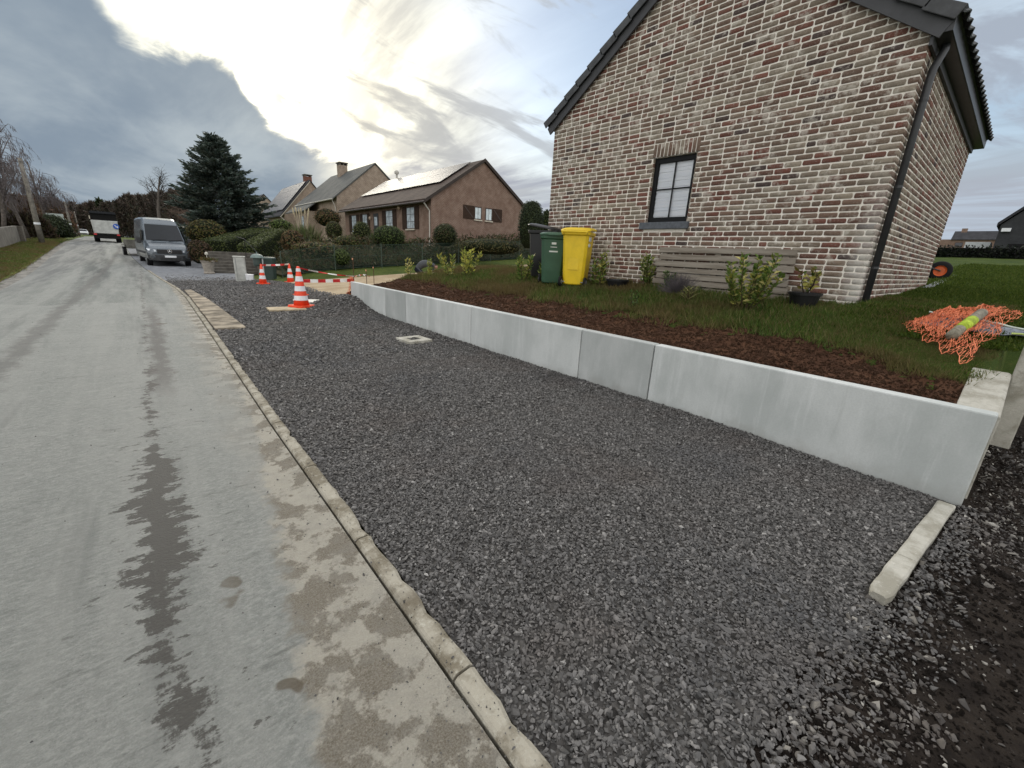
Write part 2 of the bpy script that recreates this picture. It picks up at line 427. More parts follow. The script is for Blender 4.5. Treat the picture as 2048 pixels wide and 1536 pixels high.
# ------------------------------------------------------------------ picture directions (the distance comes from the ground)
def ray(px, py): return cam_r*((px-1024)/F_PX)-cam_u*((py-768)/F_PX)+fw
def on_y(px, py, Y): d = ray(px, py); return Vector((0, 0, CAM_H))+d*(Y/d.y)
def on_x(px, py, X): d = ray(px, py); return Vector((0, 0, CAM_H))+d*(X/d.x)
def on_z(px, py, z): d = ray(px, py); return Vector((0, 0, CAM_H))+d*((z-CAM_H)/d.z)
def at_d(px, py, D):
    d = ray(px, py); h = math.hypot(d.x, d.y); return Vector((0, 0, CAM_H))+d*(D/h)
def ppm(p): return F_PX/((Vector(p)-Vector((0, 0, CAM_H))).dot(fw))
def on_ground(px, py, d0=3.0, d1=60.0):
    """first hit of the view direction with the natural ground"""
    D = d0
    while D < d1:
        p = at_d(px, py, D)
        if p.z <= float(Zg(p.x, p.y)): return p
        D += .03
    return p

# ================================================================== THE GROUND
def interp(v, xs, ys): return np.interp(v, xs, ys)
def zr(Y): return interp(Y, [-100, 26, 34, 45, 56, 66, 85, 110, 150, 220, 400], [0, 0, .07, .28, .58, .86, 1.12, 1.28, 1.42, 1.5, 1.5])
def road_right(Y): return interp(Y, [-30, 4, 10, 15, 18, 22, 30, 40, 52, 66, 90, 150, 220], [.62, .64, .70, .74, .66, .40, -.05, -.55, -.95, -1.25, -2.6, -8.6, -17])
def road_left(Y): return interp(Y, [-30, 12, 17.6, 21.7, 25.8, 32, 40, 52, 66, 90, 150, 220], [-3.1, -3.05, -3.07, -3.26, -3.49, -3.91, -4.4, -5.0, -5.6, -7.2, -13.2, -22])
def lawn_prof(X): return interp(X, [4.2, 7.15, 10.4, 13, 17, 22, 30, 36, 60, 120, 200, 320], [.61, 1.15, 1.21, 1.33, 1.58, 1.93, 2.5, 2.85, 4.2, 6.8, 10.4, 12.0])
def Zg(X, Y):
    """height of the natural ground everywhere"""
    X = np.asarray(X, float); Y = np.asarray(Y, float); X, Y = np.broadcast_arrays(X, Y)
    right = np.clip(X-4.24, 0, None)
    drive = .075*np.minimum(right, 26)+.02*np.clip(right-26, 0, 60) + .30*sstep(20.5, 24, Y)*sstep(4.3, 7.5, X)
    bank = np.where(X > 4.24, lawn_prof(X), 0)
    w = 1-sstep(10.6, 14.0, Y)
    z = np.where(X > 4.24, drive*(1-w)+bank*w, 0)
    low = sstep(.05, -.45, Y)*(1-sstep(-3.2, -2.2, Y)*0)      # the strip in front of the end wall lies low
    zlow = np.where(X > 4.2, .20*np.clip(X-4.2, 0, 3)+.02*np.clip(X-7.2, 0, None), 0)
    m = (Y < -.12)
    z = np.where(m & (X > 4.24), np.where(X < 7, zlow, zlow+(bank-zlow)*sstep(7, 9, X)), z)
    left = np.clip(-3.4-X, 0, None); z = z + .03*np.minimum(left, 12)*sstep(20, 40, Y)
    return z + zr(Y)
def grid_mesh(name, xs, ys, zf, keep=None):
    X, Y = np.meshgrid(xs, ys); Z = zf(X, Y); nx, ny = len(xs), len(ys)
    V = np.stack([X, Y, Z], 2).reshape(-1, 3)
    i = np.arange(ny-1)[:, None]*nx + np.arange(nx-1)[None, :]
    F = np.stack([i, i+1, i+1+nx, i+nx], 2).reshape(-1, 4)
    if keep is not None:
        c = V[F].mean(1); F = F[keep(c[:, 0], c[:, 1])]
        used = np.unique(F); mp = np.full(len(V), -1); mp[used] = np.arange(len(used)); V = V[used]; F = mp[F]
    return V, F
def ground_obj(name, V, F, mat, smooth=True):
    o = add_obj(name, np_mesh(name, V, F, None, smooth), mat); return tag(o, kind='structure')

# --- materials of the ground
def mat_grass(name, c1, c2, c3, sc=1.0):
    m = NT(name); n = m.noise(0.9*sc, 6.0, 0.65); n2 = m.noise(9*sc, 5.0, 0.7); n3 = m.noise(60*sc, 3.0, 0.7)
    c = m.mix(m.mapr(n, .35, .65), c1, c2); c = m.mix(m.mapr(n2, .52, .72), c, c3)
    c = m.mix(m.mapr(n3, .3, .7, 0, .5), c, tuple(x*.35 for x in c1)); m.bump(n3, .8, .03); return m.done(m.gain(c, 1.7), .9)
GRASS = mat_grass('grass_ground', (.032, .050, .010), (.060, .075, .015), (.085, .075, .03))
LAWN = mat_grass('lawn_ground', (.024, .040, .007), (.042, .060, .010), (.055, .058, .016))
def mat_soil(name, a, b, c3, wet=.85, sc=1.0):
    m = NT(name); n = m.noise(3*sc, 7.0, .7); n2 = m.noise(22*sc, 6.0, .7); v = m.voro(28*sc)
    c = m.mix(m.mapr(n, .35, .65), a, b); c = m.mix(m.mapr(n2, .55, .75), c, c3)
    h = m.math('ADD', m.math('MULTIPLY', v, .6), n2); m.bump(h, .9, .03); return m.done(m.gain(c, 1.75), wet)
SOIL = mat_soil('soil', (.030, .014, .008), (.055, .027, .015), (.075, .043, .026))
BARE = mat_soil('bare_soil', (.008, .006, .005), (.018, .014, .011), (.030, .025, .021), .85, 1.4)
m = NT('sandy_gravel'); n = m.noise(1.2, 6, .65); n2 = m.noise(40, 4, .7)
c = m.mix(m.mapr(n, .35, .65), (.22, .165, .10), (.31, .25, .17)); c = m.mix(m.mapr(n2, .3, .7, 0, .6), c, (.13, .10, .065)); m.bump(n2, .6, .02); SANDY = m.done(m.gain(c, 1.6), .95)
m = NT('gravel_base'); n = m.voro(42, out='Color'); v = m.voro(42); hs_ = m.n('ShaderNodeSeparateColor'); m.l(n, hs_.inputs[0])
c = m.mix(hs_.outputs[0], (.017, .016, .015), (.052, .049, .046)); m.bump(m.math('SUBTRACT', 1.0, v), 1.0, .02); GRAVEL_BASE = m.done(m.gain(c, 1.9), .75)

# --- far and rough ground
xs = np.array([-300, -180, -110, -70, -45, -30, -20, -14, -10, -7, -5, -3.6, -3.3, .3, .74, 4.225, 4.285, 5, 6, 7.2, 8.5, 10.5, 13, 17, 22, 27, 33, 42, 60, 100, 180, 320])
ys = np.concatenate([[-60, -30, -15, -8, -5, -3.2, -2.2, -1, -.35, -.14, -.07, .1], np.arange(1, 26, 1.0), np.arange(26, 70, 2.0), [75, 85, 100, 120, 150, 190, 240, 330, 480]])
V, F = grid_mesh('ground', xs, ys, lambda X, Y: Zg(X, Y)-.07)
ground_obj('ground', V, F, GRASS)

# --- road: one strip, slightly crowned, that bends away to the left
ysr = np.concatenate([np.arange(-6, 30, .5), np.arange(30, 230, 2.5)]); ts = np.linspace(0, 1, 17)
Xr = road_left(ysr)[:, None]*(1-ts)+road_right(ysr)[:, None]*ts
Yr = np.broadcast_to(ysr[:, None], Xr.shape); Zr_ = zr(ysr)[:, None]+.004+.035*np.sin(ts*math.pi)[None, :]-.02*sstep(.9, 1, ts)[None, :]*0
V = np.stack([Xr, Yr, Zr_], 2).reshape(-1, 3); nx = len(ts); i = np.arange(len(ysr)-1)[:, None]*nx+np.arange(nx-1)[None, :]
F = np.stack([i, i+1, i+1+nx, i+nx], 2).reshape(-1, 4)
m = NT('worn_asphalt'); x, y, z = m.xyz()
big = m.noise(.55, 6, .6, dist=.4); mid = m.noise(3.2, 6, .65, stretch=(1, .45, 1)); fine = m.noise(150, 5, .8); sp = m.voro(95)
c = m.mix(m.mapr(big, .32, .68), (.118, .128, .117), (.150, .157, .145))
c = m.mix(m.mapr(mid, .42, .70, 0, .75), c, (.195, .196, .182))
c = m.mix(m.mapr(fine, .34, .62, .0, .75), c, (.058, .063, .058))
g2 = m.noise(42, 5, .75, stretch=(.7, 1.4, 1)); c = m.mix(m.mapr(g2, .44, .66, 0, .6), c, (.225, .226, .21)); c = m.mix(m.mapr(g2, .46, .30, 0, .75), c, (.062, .065, .060))
c = m.mix(m.mapr(sp, .0, .32, .45, .0), c, (.25, .25, .235))
c = m.mix(m.mapr(m.voro(60), .0, .16, .5, .0), c, (.035, .036, .034))
c = m.mix(m.mapr(m.noise(14, 4, .8, loc=(3, 1, 0)), .66, .70, 0, .6), c, (.05, .048, .043))
# further up the road darker wheel lanes, paler crown
far = m.mapr(y, 13, 24, 0, 1)
lane = m.math('ABSOLUTE', m.math('SUBTRACT', m.math('ADD', x, m.math('MULTIPLY', m.mapr(y, 20, 66, 0, 1, False), 2.2)), -1.3))
c = m.mix(m.math('MULTIPLY', far, m.mapr(m.math('ADD', lane, m.math('MULTIPLY', m.math('SUBTRACT', mid, .5), .8)), .22, .66, .78, 0)), c, (.052, .056, .053))
lane2 = m.math('ABSOLUTE', m.math('SUBTRACT', m.math('ADD', x, m.math('MULTIPLY', m.mapr(y, 20, 66, 0, 1, False), 1.9)), -.02))
c = m.mix(m.math('MULTIPLY', m.mapr(y, 15, 21, 0, 1), m.mapr(m.math('ADD', lane2, m.math('MULTIPLY', m.math('SUBTRACT', mid, .5), .7)), .10, .42, .7, 0)), c, (.056, .058, .055))
c = m.mix(m.math('MULTIPLY', far, m.mapr(m.math('ADD', x, m.math('MULTIPLY', mid, .8)), -1.75, -2.5, 0, .7)), c, (.070, .072, .072))
# patched strip across the road
jag = m.noise(1.3, 4, .6, loc=(0, 5, 0))
c = m.mix(m.mapr(m.math('ADD', y, m.math('MULTIPLY', jag, 2.4)), 15.2, 15.0, 0, .30, True), c, (.215, .215, .20))
# dusty and worn bands along the wheel lines, fine dark flecks, pale scuffs
lon = m.noise(1.0, 5, .6, stretch=(2.6, .16, 1), loc=(4, 0, 0)); c = m.mix(m.mapr(lon, .40, .62, 0, .55), c, (.185, .186, .172)); c = m.mix(m.mapr(m.noise(1.1, 5, .6, stretch=(2.2, .2, 1), loc=(9, 3, 0)), .55, .68, 0, .5), c, (.090, .094, .088))
cr = m.noise(7.5, 6, .75, stretch=(.35, 1.2, 1), loc=(2, 6, 0)); c = m.mix(m.mapr(cr, .54, .72, 0, .6), c, (.21, .21, .195)); c = m.mix(m.mapr(cr, .42, .30, 0, .55), c, (.070, .072, .066))
# tyre trail dragged from a wet site: dark stain with ragged edges
wob = m.math('MULTIPLY', m.math('SUBTRACT', m.noise(5.5, 6, .72, stretch=(1, .55, 1)), .5), .50)
wob = m.math('ADD', wob, m.math('MULTIPLY', m.math('SUBTRACT', m.noise(26, 4, .7, stretch=(.45, 1.3, 1)), .5), .22))
w2 = m.math('MULTIPLY', m.math('SUBTRACT', m.noise(1.5, 3, .5, loc=(9, 2, 0), stretch=(.1, 1, 1)), .5), .22)
dtr = m.math('ABSOLUTE', m.math('ADD', m.math('ADD', m.math('SUBTRACT', x, -.16), w2), m.math('MULTIPLY', m.mapr(y, 2, 1.2, 0, 1), -.05)))
amp = m.mapr(y, 1.7, 2.4, .030, .135); amp2 = m.math('MULTIPLY', m.mapr(y, 3.4, 4.1, 1.0, .12), amp)
hole = m.mapr(m.noise(8.5, 6, .72, stretch=(.6, 1.3, 1), loc=(5, 5, 0)), .40, .52, .17, 0); hole = m.math('MULTIPLY', hole, m.mapr(dtr, .01, .10, .30, 1.0))
trail = m.mapr(m.math('SUBTRACT', m.math('ADD', m.math('ADD', dtr, wob), hole), amp2), .022, -.022)
sat = m.math('MULTIPLY', m.mapr(m.noise(13, 5, .65, stretch=(.6, 1.2, 1), loc=(1, 9, 0)), .63, .66), m.math('MULTIPLY', m.mapr(dtr, .42, .15), m.mapr(y, 6, 3.5)))
trail = m.math('MAXIMUM', trail, m.math('MULTIPLY', sat, .9))
c = m.mix(m.math('MULTIPLY', trail, .88), c, (.036, .033, .029))
tr2 = m.math('MULTIPLY', m.mapr(m.math('ADD', m.math('ABSOLUTE', m.math('SUBTRACT', x, -.03)), wob), .16, .02, 0, 1), m.math('MULTIPLY', m.mapr(y, 4.6, 6.5, 0, 1), m.mapr(y, 11, 14.5, 1, 0)))
c = m.mix(m.math('MULTIPLY', tr2, .6), c, (.060, .053, .049))
tr3 = m.math('MULTIPLY', m.mapr(m.math('ADD', m.math('ABSOLUTE', m.math('ADD', x, 1.45)), wob), .2, .02, 0, 1), m.mapr(y, 4, 7, 0, .55))
c = m.mix(tr3, c, (.058, .055, .051))
# clay washed against the kerb, with damp brown patches
cl = m.math('ADD', m.math('SUBTRACT', x, m.mapr(y, .6, 4.4, .12, .56, False)), m.math('MULTIPLY', m.math('SUBTRACT', m.noise(4.2, 6, .7), .5), .34))
clay = m.mapr(cl, -.03, .05)
clay = m.math('MAXIMUM', clay, m.math('MULTIPLY', m.mapr(m.math('ADD', x, m.math('MULTIPLY', mid, .7)), .55, 1.0, 0, .6), m.mapr(y, 14, 11, 0, 1)))
cc = m.mix(m.mapr(m.noise(3.4, 7, .68, loc=(2, 2, 0)), .47, .525), (.205, .190, .158), (.062, .049, .033))
cc = m.mix(m.mapr(fine, .3, .75, 0, .45), cc, (.34, .32, .27))
cc = m.mix(m.mapr(m.noise(9, 5, .75, loc=(1, 7, 0)), .45, .62, 0, .35), cc, (.150, .142, .122))
c = m.mix(m.math('MULTIPLY', clay, .90), c, cc)
spot = m.mapr(m.noise(2.9, 3, .55, loc=(7, 3, 0)), .69, .72)
c = m.mix(m.math('MULTIPLY', m.math('MULTIPLY', spot, m.mapr(x, -.2, .2, 0, 1)), .8), c, (.065, .052, .036))
m.bump(m.math('ADD', m.math('ADD', fine, m.math('MULTIPLY', g2, 1.5)), m.math('MULTIPLY', sp, .7)), 1.0, .008)
ROAD = m.done(m.gain(c, 1.72), m.mapr(trail, 0, 1, .85, .6), 0, .25)
tag(add_obj('road', np_mesh('road', V, F, None, True), ROAD), kind='structure')

# --- kerb: separate low stones, chipped, along the gravel
m = NT('kerb_concrete'); n = m.noise(5, 7, .7); n2 = m.noise(30, 5, .75)
c = m.mix(m.mapr(n, .40, .6), (.105, .092, .068), (.21, .195, .16)); c = m.mix(m.mapr(n2, .5, .8), c, (.28, .27, .23)); c = m.mix(m.mapr(m.noise(2.2, 5, .65), .55, .68, 0, .75), c, (.075, .063, .045))
m.bump(n2, .7, .012); KERB = m.done(m.gain(c, 1.7), .88)
kb = thing('kerb', None, None, (0, 0, 0)); kb['kind'] = 'structure'
yk = -3.0; r_ = random.Random(5)
while yk < 27:
    Lk = 1.0 if yk < 8 else 2.0
    y0, y1 = yk+.006, yk+Lk-.006; nseg = 12; rings = []
    for q in range(nseg+1):
        yy = y0+(y1-y0)*q/nseg; xb = float(road_right(yy)); zb = float(zr(yy)); j = r_.uniform(-.005, .005)
        chip = r_.uniform(.0, .022) if r_.random() < .28 else 0
        zt = .018+r_.uniform(-.003, .003)
        rings.append([(xb+.014, yy, zb-.1), (xb+.014, yy, zb+.0), (xb+.020, yy, zb+zt-.010), (xb+.030, yy, zb+zt-.002), (xb+.085-chip+j, yy, zb+zt), (xb+.102-chip+j, yy, zb+zt-.012), (xb+.104-chip+j, yy, zb-.1)])
    MB().loft(rings).build('kerb_stone', KERB, kb, smooth=False)
    yk += Lk

# --- gravel parking strip
def Zgr(X, Y):
    X = np.asarray(X, float); Y = np.asarray(Y, float)
    mound = .34*np.exp(-(((X-3.95)/.62)**2+((Y-11.5)/1.05)**2)) + .07*np.exp(-(((X-3.1)/.5)**2+((Y-14.3)/.8)**2))+.10*np.exp(-(((X-3.5)/.45)**2+((Y-20.3)/.7)**2))
    hole = -.10*np.exp(-(((X-3.5)/.5)**2+((Y-13.6)/.55)**2))
    return .008+mound+hole+zr(Y)+.02*(fbm(X*1.3, Y*1.3, 3)-.5)+.035*sstep(3.75, 4.2, X)*(.4+fbm(Y*1.5, X*0, 9))*sstep(.3, 1.5, Y)
def gravel_left(Y): return road_right(Y)+.10
def in_slab(X, Y): return (Y > 9.2) & (Y < 17.2) & (X < interp(Y, [9.2, 10.4, 13.7, 17.2], [1.27, 1.27, 1.22, 1.03]))
ysg = np.concatenate([np.arange(-.9, 6, .12), np.arange(6, 22.5, .25)]); tg = np.linspace(0, 1, 40)
gr_right = interp(ysg, [-1, 11.6, 11.9, 14, 20, 22.5], [4.19, 4.19, 4.75, 4.9, 4.6, 3.6])
Xg_ = gravel_left(ysg)[:, None]*(1-tg)+gr_right[:, None]*tg; Yg_ = np.broadcast_to(ysg[:, None], Xg_.shape)
V = np.stack([Xg_, Yg_, Zgr(Xg_, Yg_)-.012], 2).reshape(-1, 3); nx = len(tg); i = np.arange(len(ysg)-1)[:, None]*nx+np.arange(nx-1)[None, :]
F = np.stack([i, i+1, i+1+nx, i+nx], 2).reshape(-1, 4); cc_ = V[F].mean(1)
F = F[cc_[:, 1] > interp(cc_[:, 0], [.7, 1.25, 1.98, 2.77, 3.4, 4.2], [-.05, .12, .03, -.02, -.14, -.14])+.09]
ground_obj('gravel_bed', V, F, GRAVEL_BASE)
def mat_rock(name, stops, rough=.7, RG=1.85):
    m = NT(name); rr = m.rand(); c = m.ramp(rr, stops); n = m.noise(1.5, 3, .6); gp = m.n('ShaderNodeNewGeometry').outputs['Position']; c = m.mix(m.mapr(m.noise(.9, 5, .65, co=gp), .48, .66, 0, .45), c, (.062, .052, .046)); c = m.mix(m.mapr(m.noise(.5, 4, .6, co=gp, loc=(5, 2, 0)), .5, .66, 0, .35), c, (.034, .036, .040))
    c = m.mix(m.mapr(n, .3, .7, 0, .3), c, (.02, .02, .02)); return m.done(m.gain(c, RG), rough, 0, .3)
ROCK = mat_rock('dark_chippings', [(0, (.026, .025, .024)), (.35, (.050, .048, .046)), (.7, (.075, .072, .069)), (.97, (.105, .10, .096)), (1, (.20, .195, .185))], .62)
rocks = [rock_src('chip', s, ROCK) for s in range(6)]
PP, SS = [], []
for (ya, yb, dens, size) in ((-.25, 3.0, 6400, .0112), (3.0, 6.0, 3600, .0132), (6.0, 10.0, 1500, .0185), (10.0, 22.0, 640, .026), (22.0, 25.2, 560, .026)):
    n = int((yb-ya)*4.2*dens); X = RNG.uniform(.6, 4.8, n); Y = RNG.uniform(ya, yb, n)
    ok = (X > gravel_left(Y)+.004) & (X < interp(Y, [-1, 11.6, 11.9, 14, 20, 22.5], [4.19, 4.19, 4.75, 4.9, 4.6, 3.6])) & ~in_slab(X, Y)
    lim = interp(X, [.7, 1.25, 1.98, 2.77, 3.4, 4.2], [-.05, .14, .05, .0, -.13, -.13])
    ok &= (Y > lim) | (RNG.random(n) < np.exp(-(lim-Y)/.10)*.55)
    ok &= (Y < 21.8) | ((RNG.random(n) < np.exp(-(Y-21.8)/.9)) & (X < 4.4))
    ok &= ~((X > 2.50) & (X < 4.2) & (np.abs(Y-interp(X, [2.53, 4.03], [.055, -.065])) < .062))
    ok &= ~((X > 3.29) & (X < 3.74) & (Y > 6.56) & (Y < 7.02))
    X, Y = X[ok], Y[ok]; n = len(X); s0 = size*np.exp(RNG.normal(0, .28, n))
    PP.append(np.stack([X, Y, Zgr(X, Y)-.012+RNG.uniform(0, .6, n)*size], 1)); SS.append(np.stack([s0*RNG.uniform(.8, 1.35, n), s0, s0*RNG.uniform(.7, 1.1, n)], 1))
P = np.concatenate(PP); S = np.concatenate(SS); ro = rot3(len(P)); ro[:, :2] = RNG.normal(0, .5, (len(P), 2))
scatter('gravel', P, ro, S, rocks, 'dark grey crushed stone chippings spread between kerb and concrete wall', 'gravel')

# grit carried onto the road and the kerb
n = 2600; Y = .4+RNG.random(n)**1.6*16; X = np.where(RNG.random(n) < .6, road_right(Y)+.10-np.abs(RNG.normal(0, .22, n)), RNG.uniform(-2.8, .7, n)); s0 = np.clip(.0030*np.exp(RNG.normal(0, .45, n)), .0015, .010)
Zt = zr(Y)+.004+.035*np.sin(np.clip((X-road_left(Y))/(road_right(Y)-road_left(Y)), 0, 1)*math.pi)+np.where(X > road_right(Y)+.01, .016, 0)
scatter('road_grit', np.stack([X, Y, Zt+s0*.2], 1), rot3(n), np.stack([s0*1.3, s0, s0], 1), rocks, 'tiny loose grit and stones strewn on the asphalt and kerb', 'grit')
# --- bare dark soil at the near end, with pale pebbles
def Zbare(X, Y):
    X = np.asarray(X, float); Y = np.asarray(Y, float)
    return -.012+.03*(fbm(X*2.2, Y*2.2, 21)-.5)+.05*(fbm(X*.8, Y*.8, 5)-.5)*sstep(0, -.6, Y)+np.where(X > 4.2, .20*np.clip(X-4.2, 0, 3), 0)
V, F = grid_mesh('bare_soil', np.arange(.74, 7.4, .06), np.arange(-4.2, .32, .06), Zbare, lambda x, y: ~((x > 4.25) & (y > -.09)))
ground_obj('bare_soil', V, F, BARE)
PEB = mat_rock('mixed_pebbles', [(0, (.015, .013, .012)), (.55, (.040, .036, .032)), (.85, (.095, .088, .077)), (.97, (.19, .18, .16)), (1, (.30, .29, .26))], .7)
pebs = [rock_src('pebble', 40+s, PEB) for s in range(4)]
n = 42000; X = RNG.uniform(.8, 5.6, n); Y = -RNG.random(n)**1.3*2.2+.12; dn = fbm(X*1.6, Y*1.6, 33)
ok = (RNG.random(n) < .08+.92*sstep(.40, .66, dn)) & ~((X > 4.12) & (Y > -.18)); X, Y = X[ok], Y[ok]; n = len(X)
s0 = np.clip(.0052*np.exp(RNG.normal(0, .72, n)), .002, .026)
scatter('pebbles', np.stack([X, Y, Zbare(X, Y)+s0*.25], 1), rot3(n)*np.array([.15, .15, 1]), np.stack([s0*1.2, s0, s0*.8], 1), pebs, 'loose pale and dark pebbles strewn over dark bare soil', 'pebbles')

n = 30000; X = RNG.uniform(.9, 5.6, n); Y = -RNG.random(n)**1.2*2.4+.15; ok = ~((X > 4.12) & (Y > -.18)) & (Y < interp(X, [.7, 1.25, 1.98, 2.77, 3.4, 4.2], [-.05, .14, .05, .0, -.13, -.13])+.05); X, Y = X[ok], Y[ok]; n = len(X)
bcl = [rock_src('crumb', 90+s, BARE, 1.1) for s in range(4)]; s0 = np.clip(.0058*np.exp(RNG.normal(0, .6, n)), .002, .030)*(.6+.8*fbm(X*2, Y*2, 77))
scatter('soil_crumbs', np.stack([X, Y, Zbare(X, Y)], 1), rot3(n), np.stack([s0*1.3, s0, s0*.9], 1), bcl, 'dark crumbs of bare earth beside the concrete edging strip', 'soil')
# --- garden: dug soil along the wall, rough lawn above it
def soil_edge(Y): return 5.42+.25*(fbm(Y*.9, Y*0+3.3, 2, 3)-.5)*2*.6-.55*sstep(1.0, -.1, Y)+.1*sstep(6, 9, Y)
def Zgar(X, Y):
    b = Zg(X, Y); so = 1-sstep(-.1, .35, np.asarray(X)-soil_edge(Y))
    return b+so*(.11*(fbm(np.asarray(X)*3.4, np.asarray(Y)*3.4, 4, 3)-.5)+.05*(fbm(np.asarray(X)*13, np.asarray(Y)*13, 8, 2)-.5))+(1-so)*.05*(fbm(np.asarray(X)*2, np.asarray(Y)*2, 6)-.5)
gx = np.concatenate([np.arange(4.27, 7.3, .045), np.arange(7.3, 14, .25), np.arange(14, 45, 1.0)]); gy = np.arange(.012, 13.7, .045)
is_soil = lambda x, y: (x < soil_edge(y)+.22*(fbm(x*4, y*4, 12, 3)-.5)*2) | ((y > 11.5) & (x < 9))
V, F = grid_mesh('soil_bed', gx[gx < 9], gy, Zgar, is_soil); ground_obj('soil_bed', V, F, SOIL)
V, F = grid_mesh('lawn', gx, np.arange(-.06, 13.7, .09), lambda X, Y: Zgar(X, Y)-.004, lambda x, y: (x > soil_edge(y)-.3) & ~((y > 11.5) & (x < 9)))
ground_obj('lawn', V, F, LAWN)
V, F = grid_mesh('lawn_slope', np.concatenate([np.arange(7.0, 45, 1.0)]), np.concatenate([np.arange(-16, -.6, .5), [-.5, -.3, -.13, -.065]]), lambda X, Y: np.where(Y < -.12, Zg(X, Y), Zg(X, Y*0-.05))-.008)
ground_obj('lawn_slope', V, F, LAWN)
# clods on the dug soil
n = 110000; X = RNG.uniform(4.30, 6.0, n); Y = RNG.uniform(.03, 12.4, n); ok = X < soil_edge(Y)+RNG.uniform(-.2, .25, n); X, Y = X[ok], Y[ok]; n = len(X)
CLOD = mat_soil('soil_clod', (.034, .017, .010), (.064, .034, .019), (.088, .052, .032), .9, 1.0)
clods = [rock_src('clod', 70+s, CLOD, 1.2) for s in range(4)]
s0 = np.clip(.0052*np.exp(RNG.normal(0, .60, n)), .002, .030)
scatter('soil_clods', np.stack([X, Y, Zgar(X, Y)+s0*.1], 1), rot3(n), np.stack([s0*1.3, s0, s0], 1), clods, 'crumbly red brown clods of freshly dug soil behind the concrete wall', 'soil')

# --- sandy drive of the brick house
ysd = np.arange(12.2, 21.6, .3); xsd = np.concatenate([np.arange(4.3, 8, .3), np.arange(8, 30, 1.0)])
V, F = grid_mesh('driveway', xsd, ysd, lambda X, Y: Zg(X, Y)+.012, lambda x, y: (y > 13.0+.0*x) & (y < interp(x, [4, 9, 18, 30], [20.4, 20.2, 20.6, 21]))); ground_obj('driveway', V, F, SANDY)
PAVE = plain('pavement_grey', (.18, .188, .20), .9, .25, 3.0, bump=.3)
V, F = grid_mesh('pavement', np.concatenate([np.arange(1.0, 4.0, .4)]), np.arange(22.5, 60, 1.5), lambda X, Y: zr(Y)+.012+0*X, lambda x, y: (x > road_right(y)+.1) & (x < road_right(y)+3.2))
V2, F2 = grid_mesh('pavement', np.linspace(0, 1, 6), np.arange(21.4, 60, 1.0), lambda X, Y: zr(Y)+.012+0*X)
V2[:, 0] = road_right(V2[:, 1])+.02+V2[:, 0]*3.3
ground_obj('pavement', V2, F2, PAVE)

# --- old pavement slabs between kerb and gravel
sl_c = plain('old_slab_concrete', (.25, .215, .165), .9, .6, 2.2, bump=.5)
segs = [(9.25, 10.5), (10.55, 12.2), (12.25, 14.1), (14.15, 17.1)]
pv = thing('old_pavement', None, None); pv['kind'] = 'structure'
for a, b in segs:
    ra = float(interp(a, [9.2, 10.4, 13.7, 17.2], [1.29, 1.27, 1.22, 1.03])); rb = float(interp(b, [9.2, 10.4, 13.7, 17.2], [1.29, 1.27, 1.22, 1.03]))
    la, lb = float(road_right(a))+.12, float(road_right(b))+.12
    MB().loft([[(la, a, .0), (ra, a, .0), (ra, a+.02, .035), (la, a, .03)], [(la, b, .0), (rb, b, .0), (rb, b, .035), (la, b, .03)]]).build('slab', sl_c, pv, bevel=.006)

# --- grass (blades as stuff)
GRB = leaf_mat('grass_blade', .6, .4, (.105, .075, .035)); GRL = leaf_mat('lawn_blade', .6, .4)
def tuft_src(name, nb, h, spread, cols):
    P = np.zeros((nb, 3)); P[:, :2] = RNG.normal(0, spread*.25, (nb, 2)); D = np.stack([RNG.normal(0, .45, nb), RNG.normal(0, .45, nb), np.ones(nb)], 1)
    L = h*RNG.uniform(.5, 1.15, nb); V, F = leaf_quads(P, D, L, .0065+.004*RNG.random(nb), None, .1); return make_src(name, V, F, GRL if 'short' in name else GRB, face_cols(nb, cols))
gc_ = [(.050, .085, .016), (.070, .110, .020), (.045, .075, .016), (.10, .12, .032), (.13, .12, .05)]
tufts = [tuft_src('tuft', 14, .11, .22, gc_) for _ in range(4)]
tl = [tuft_src('tuft_short', 16, .05, .16, [(.038, .060, .008), (.050, .076, .010), (.030, .050, .007), (.066, .080, .014)]) for _ in range(3)]
n = 34000; X = RNG.uniform(4.6, 9.0, n); Y = RNG.uniform(-.05, 12.0, n); X[:5200] = RNG.uniform(4.8, 6.3, 5200); Y[:5200] = RNG.uniform(.03, 1.3, 5200)
pr = sstep(-.28, .35, X-soil_edge(Y)+.5*(fbm(X*2.5, Y*2.5, 17, 3)-.5))*(.35+.65*sstep(.35, .6, fbm(X*1.7, Y*1.7, 19, 3)))
ok = (RNG.random(n) < pr) & ~((X > 7.1) & (Y > 1.32) & (Y < 7.25)); X, Y = X[ok], Y[ok]; n = len(X); s0 = RNG.uniform(.5, 1.3, n)*(1-.35*sstep(2.2, .8, Y))*np.where((((X-5.75)/.62)**2+((Y-.30)/.42)**2 < 1) | ((X > 5.9) & (X < 7.0) & (Y < .6)), .5, 1)
scatter('rough_grass', np.stack([X, Y, Zgar(X, Y)-.01], 1), np.stack([np.zeros(n), np.zeros(n), RNG.uniform(0, 6.3, n)], 1), np.stack([s0, s0, s0], 1), tufts, 'rough uneven grass between the dug soil and the brick house', 'grass')
n = 30000; X = 6.0+RNG.random(n)**1.6*17; Y = RNG.uniform(-3.2, 1.3, n); ok = ~((X > 7.1) & (Y > 1.3)) & (Y > -.06-np.clip(X-7.5, 0, None)*.25); X, Y = X[ok], Y[ok]; n = len(X); s0 = RNG.uniform(.7, 1.4, n)*(1+.06*(X-6))
Zl = np.where(Y > -.12, Zgar(X, np.maximum(Y, -.06)), Zg(X, Y))
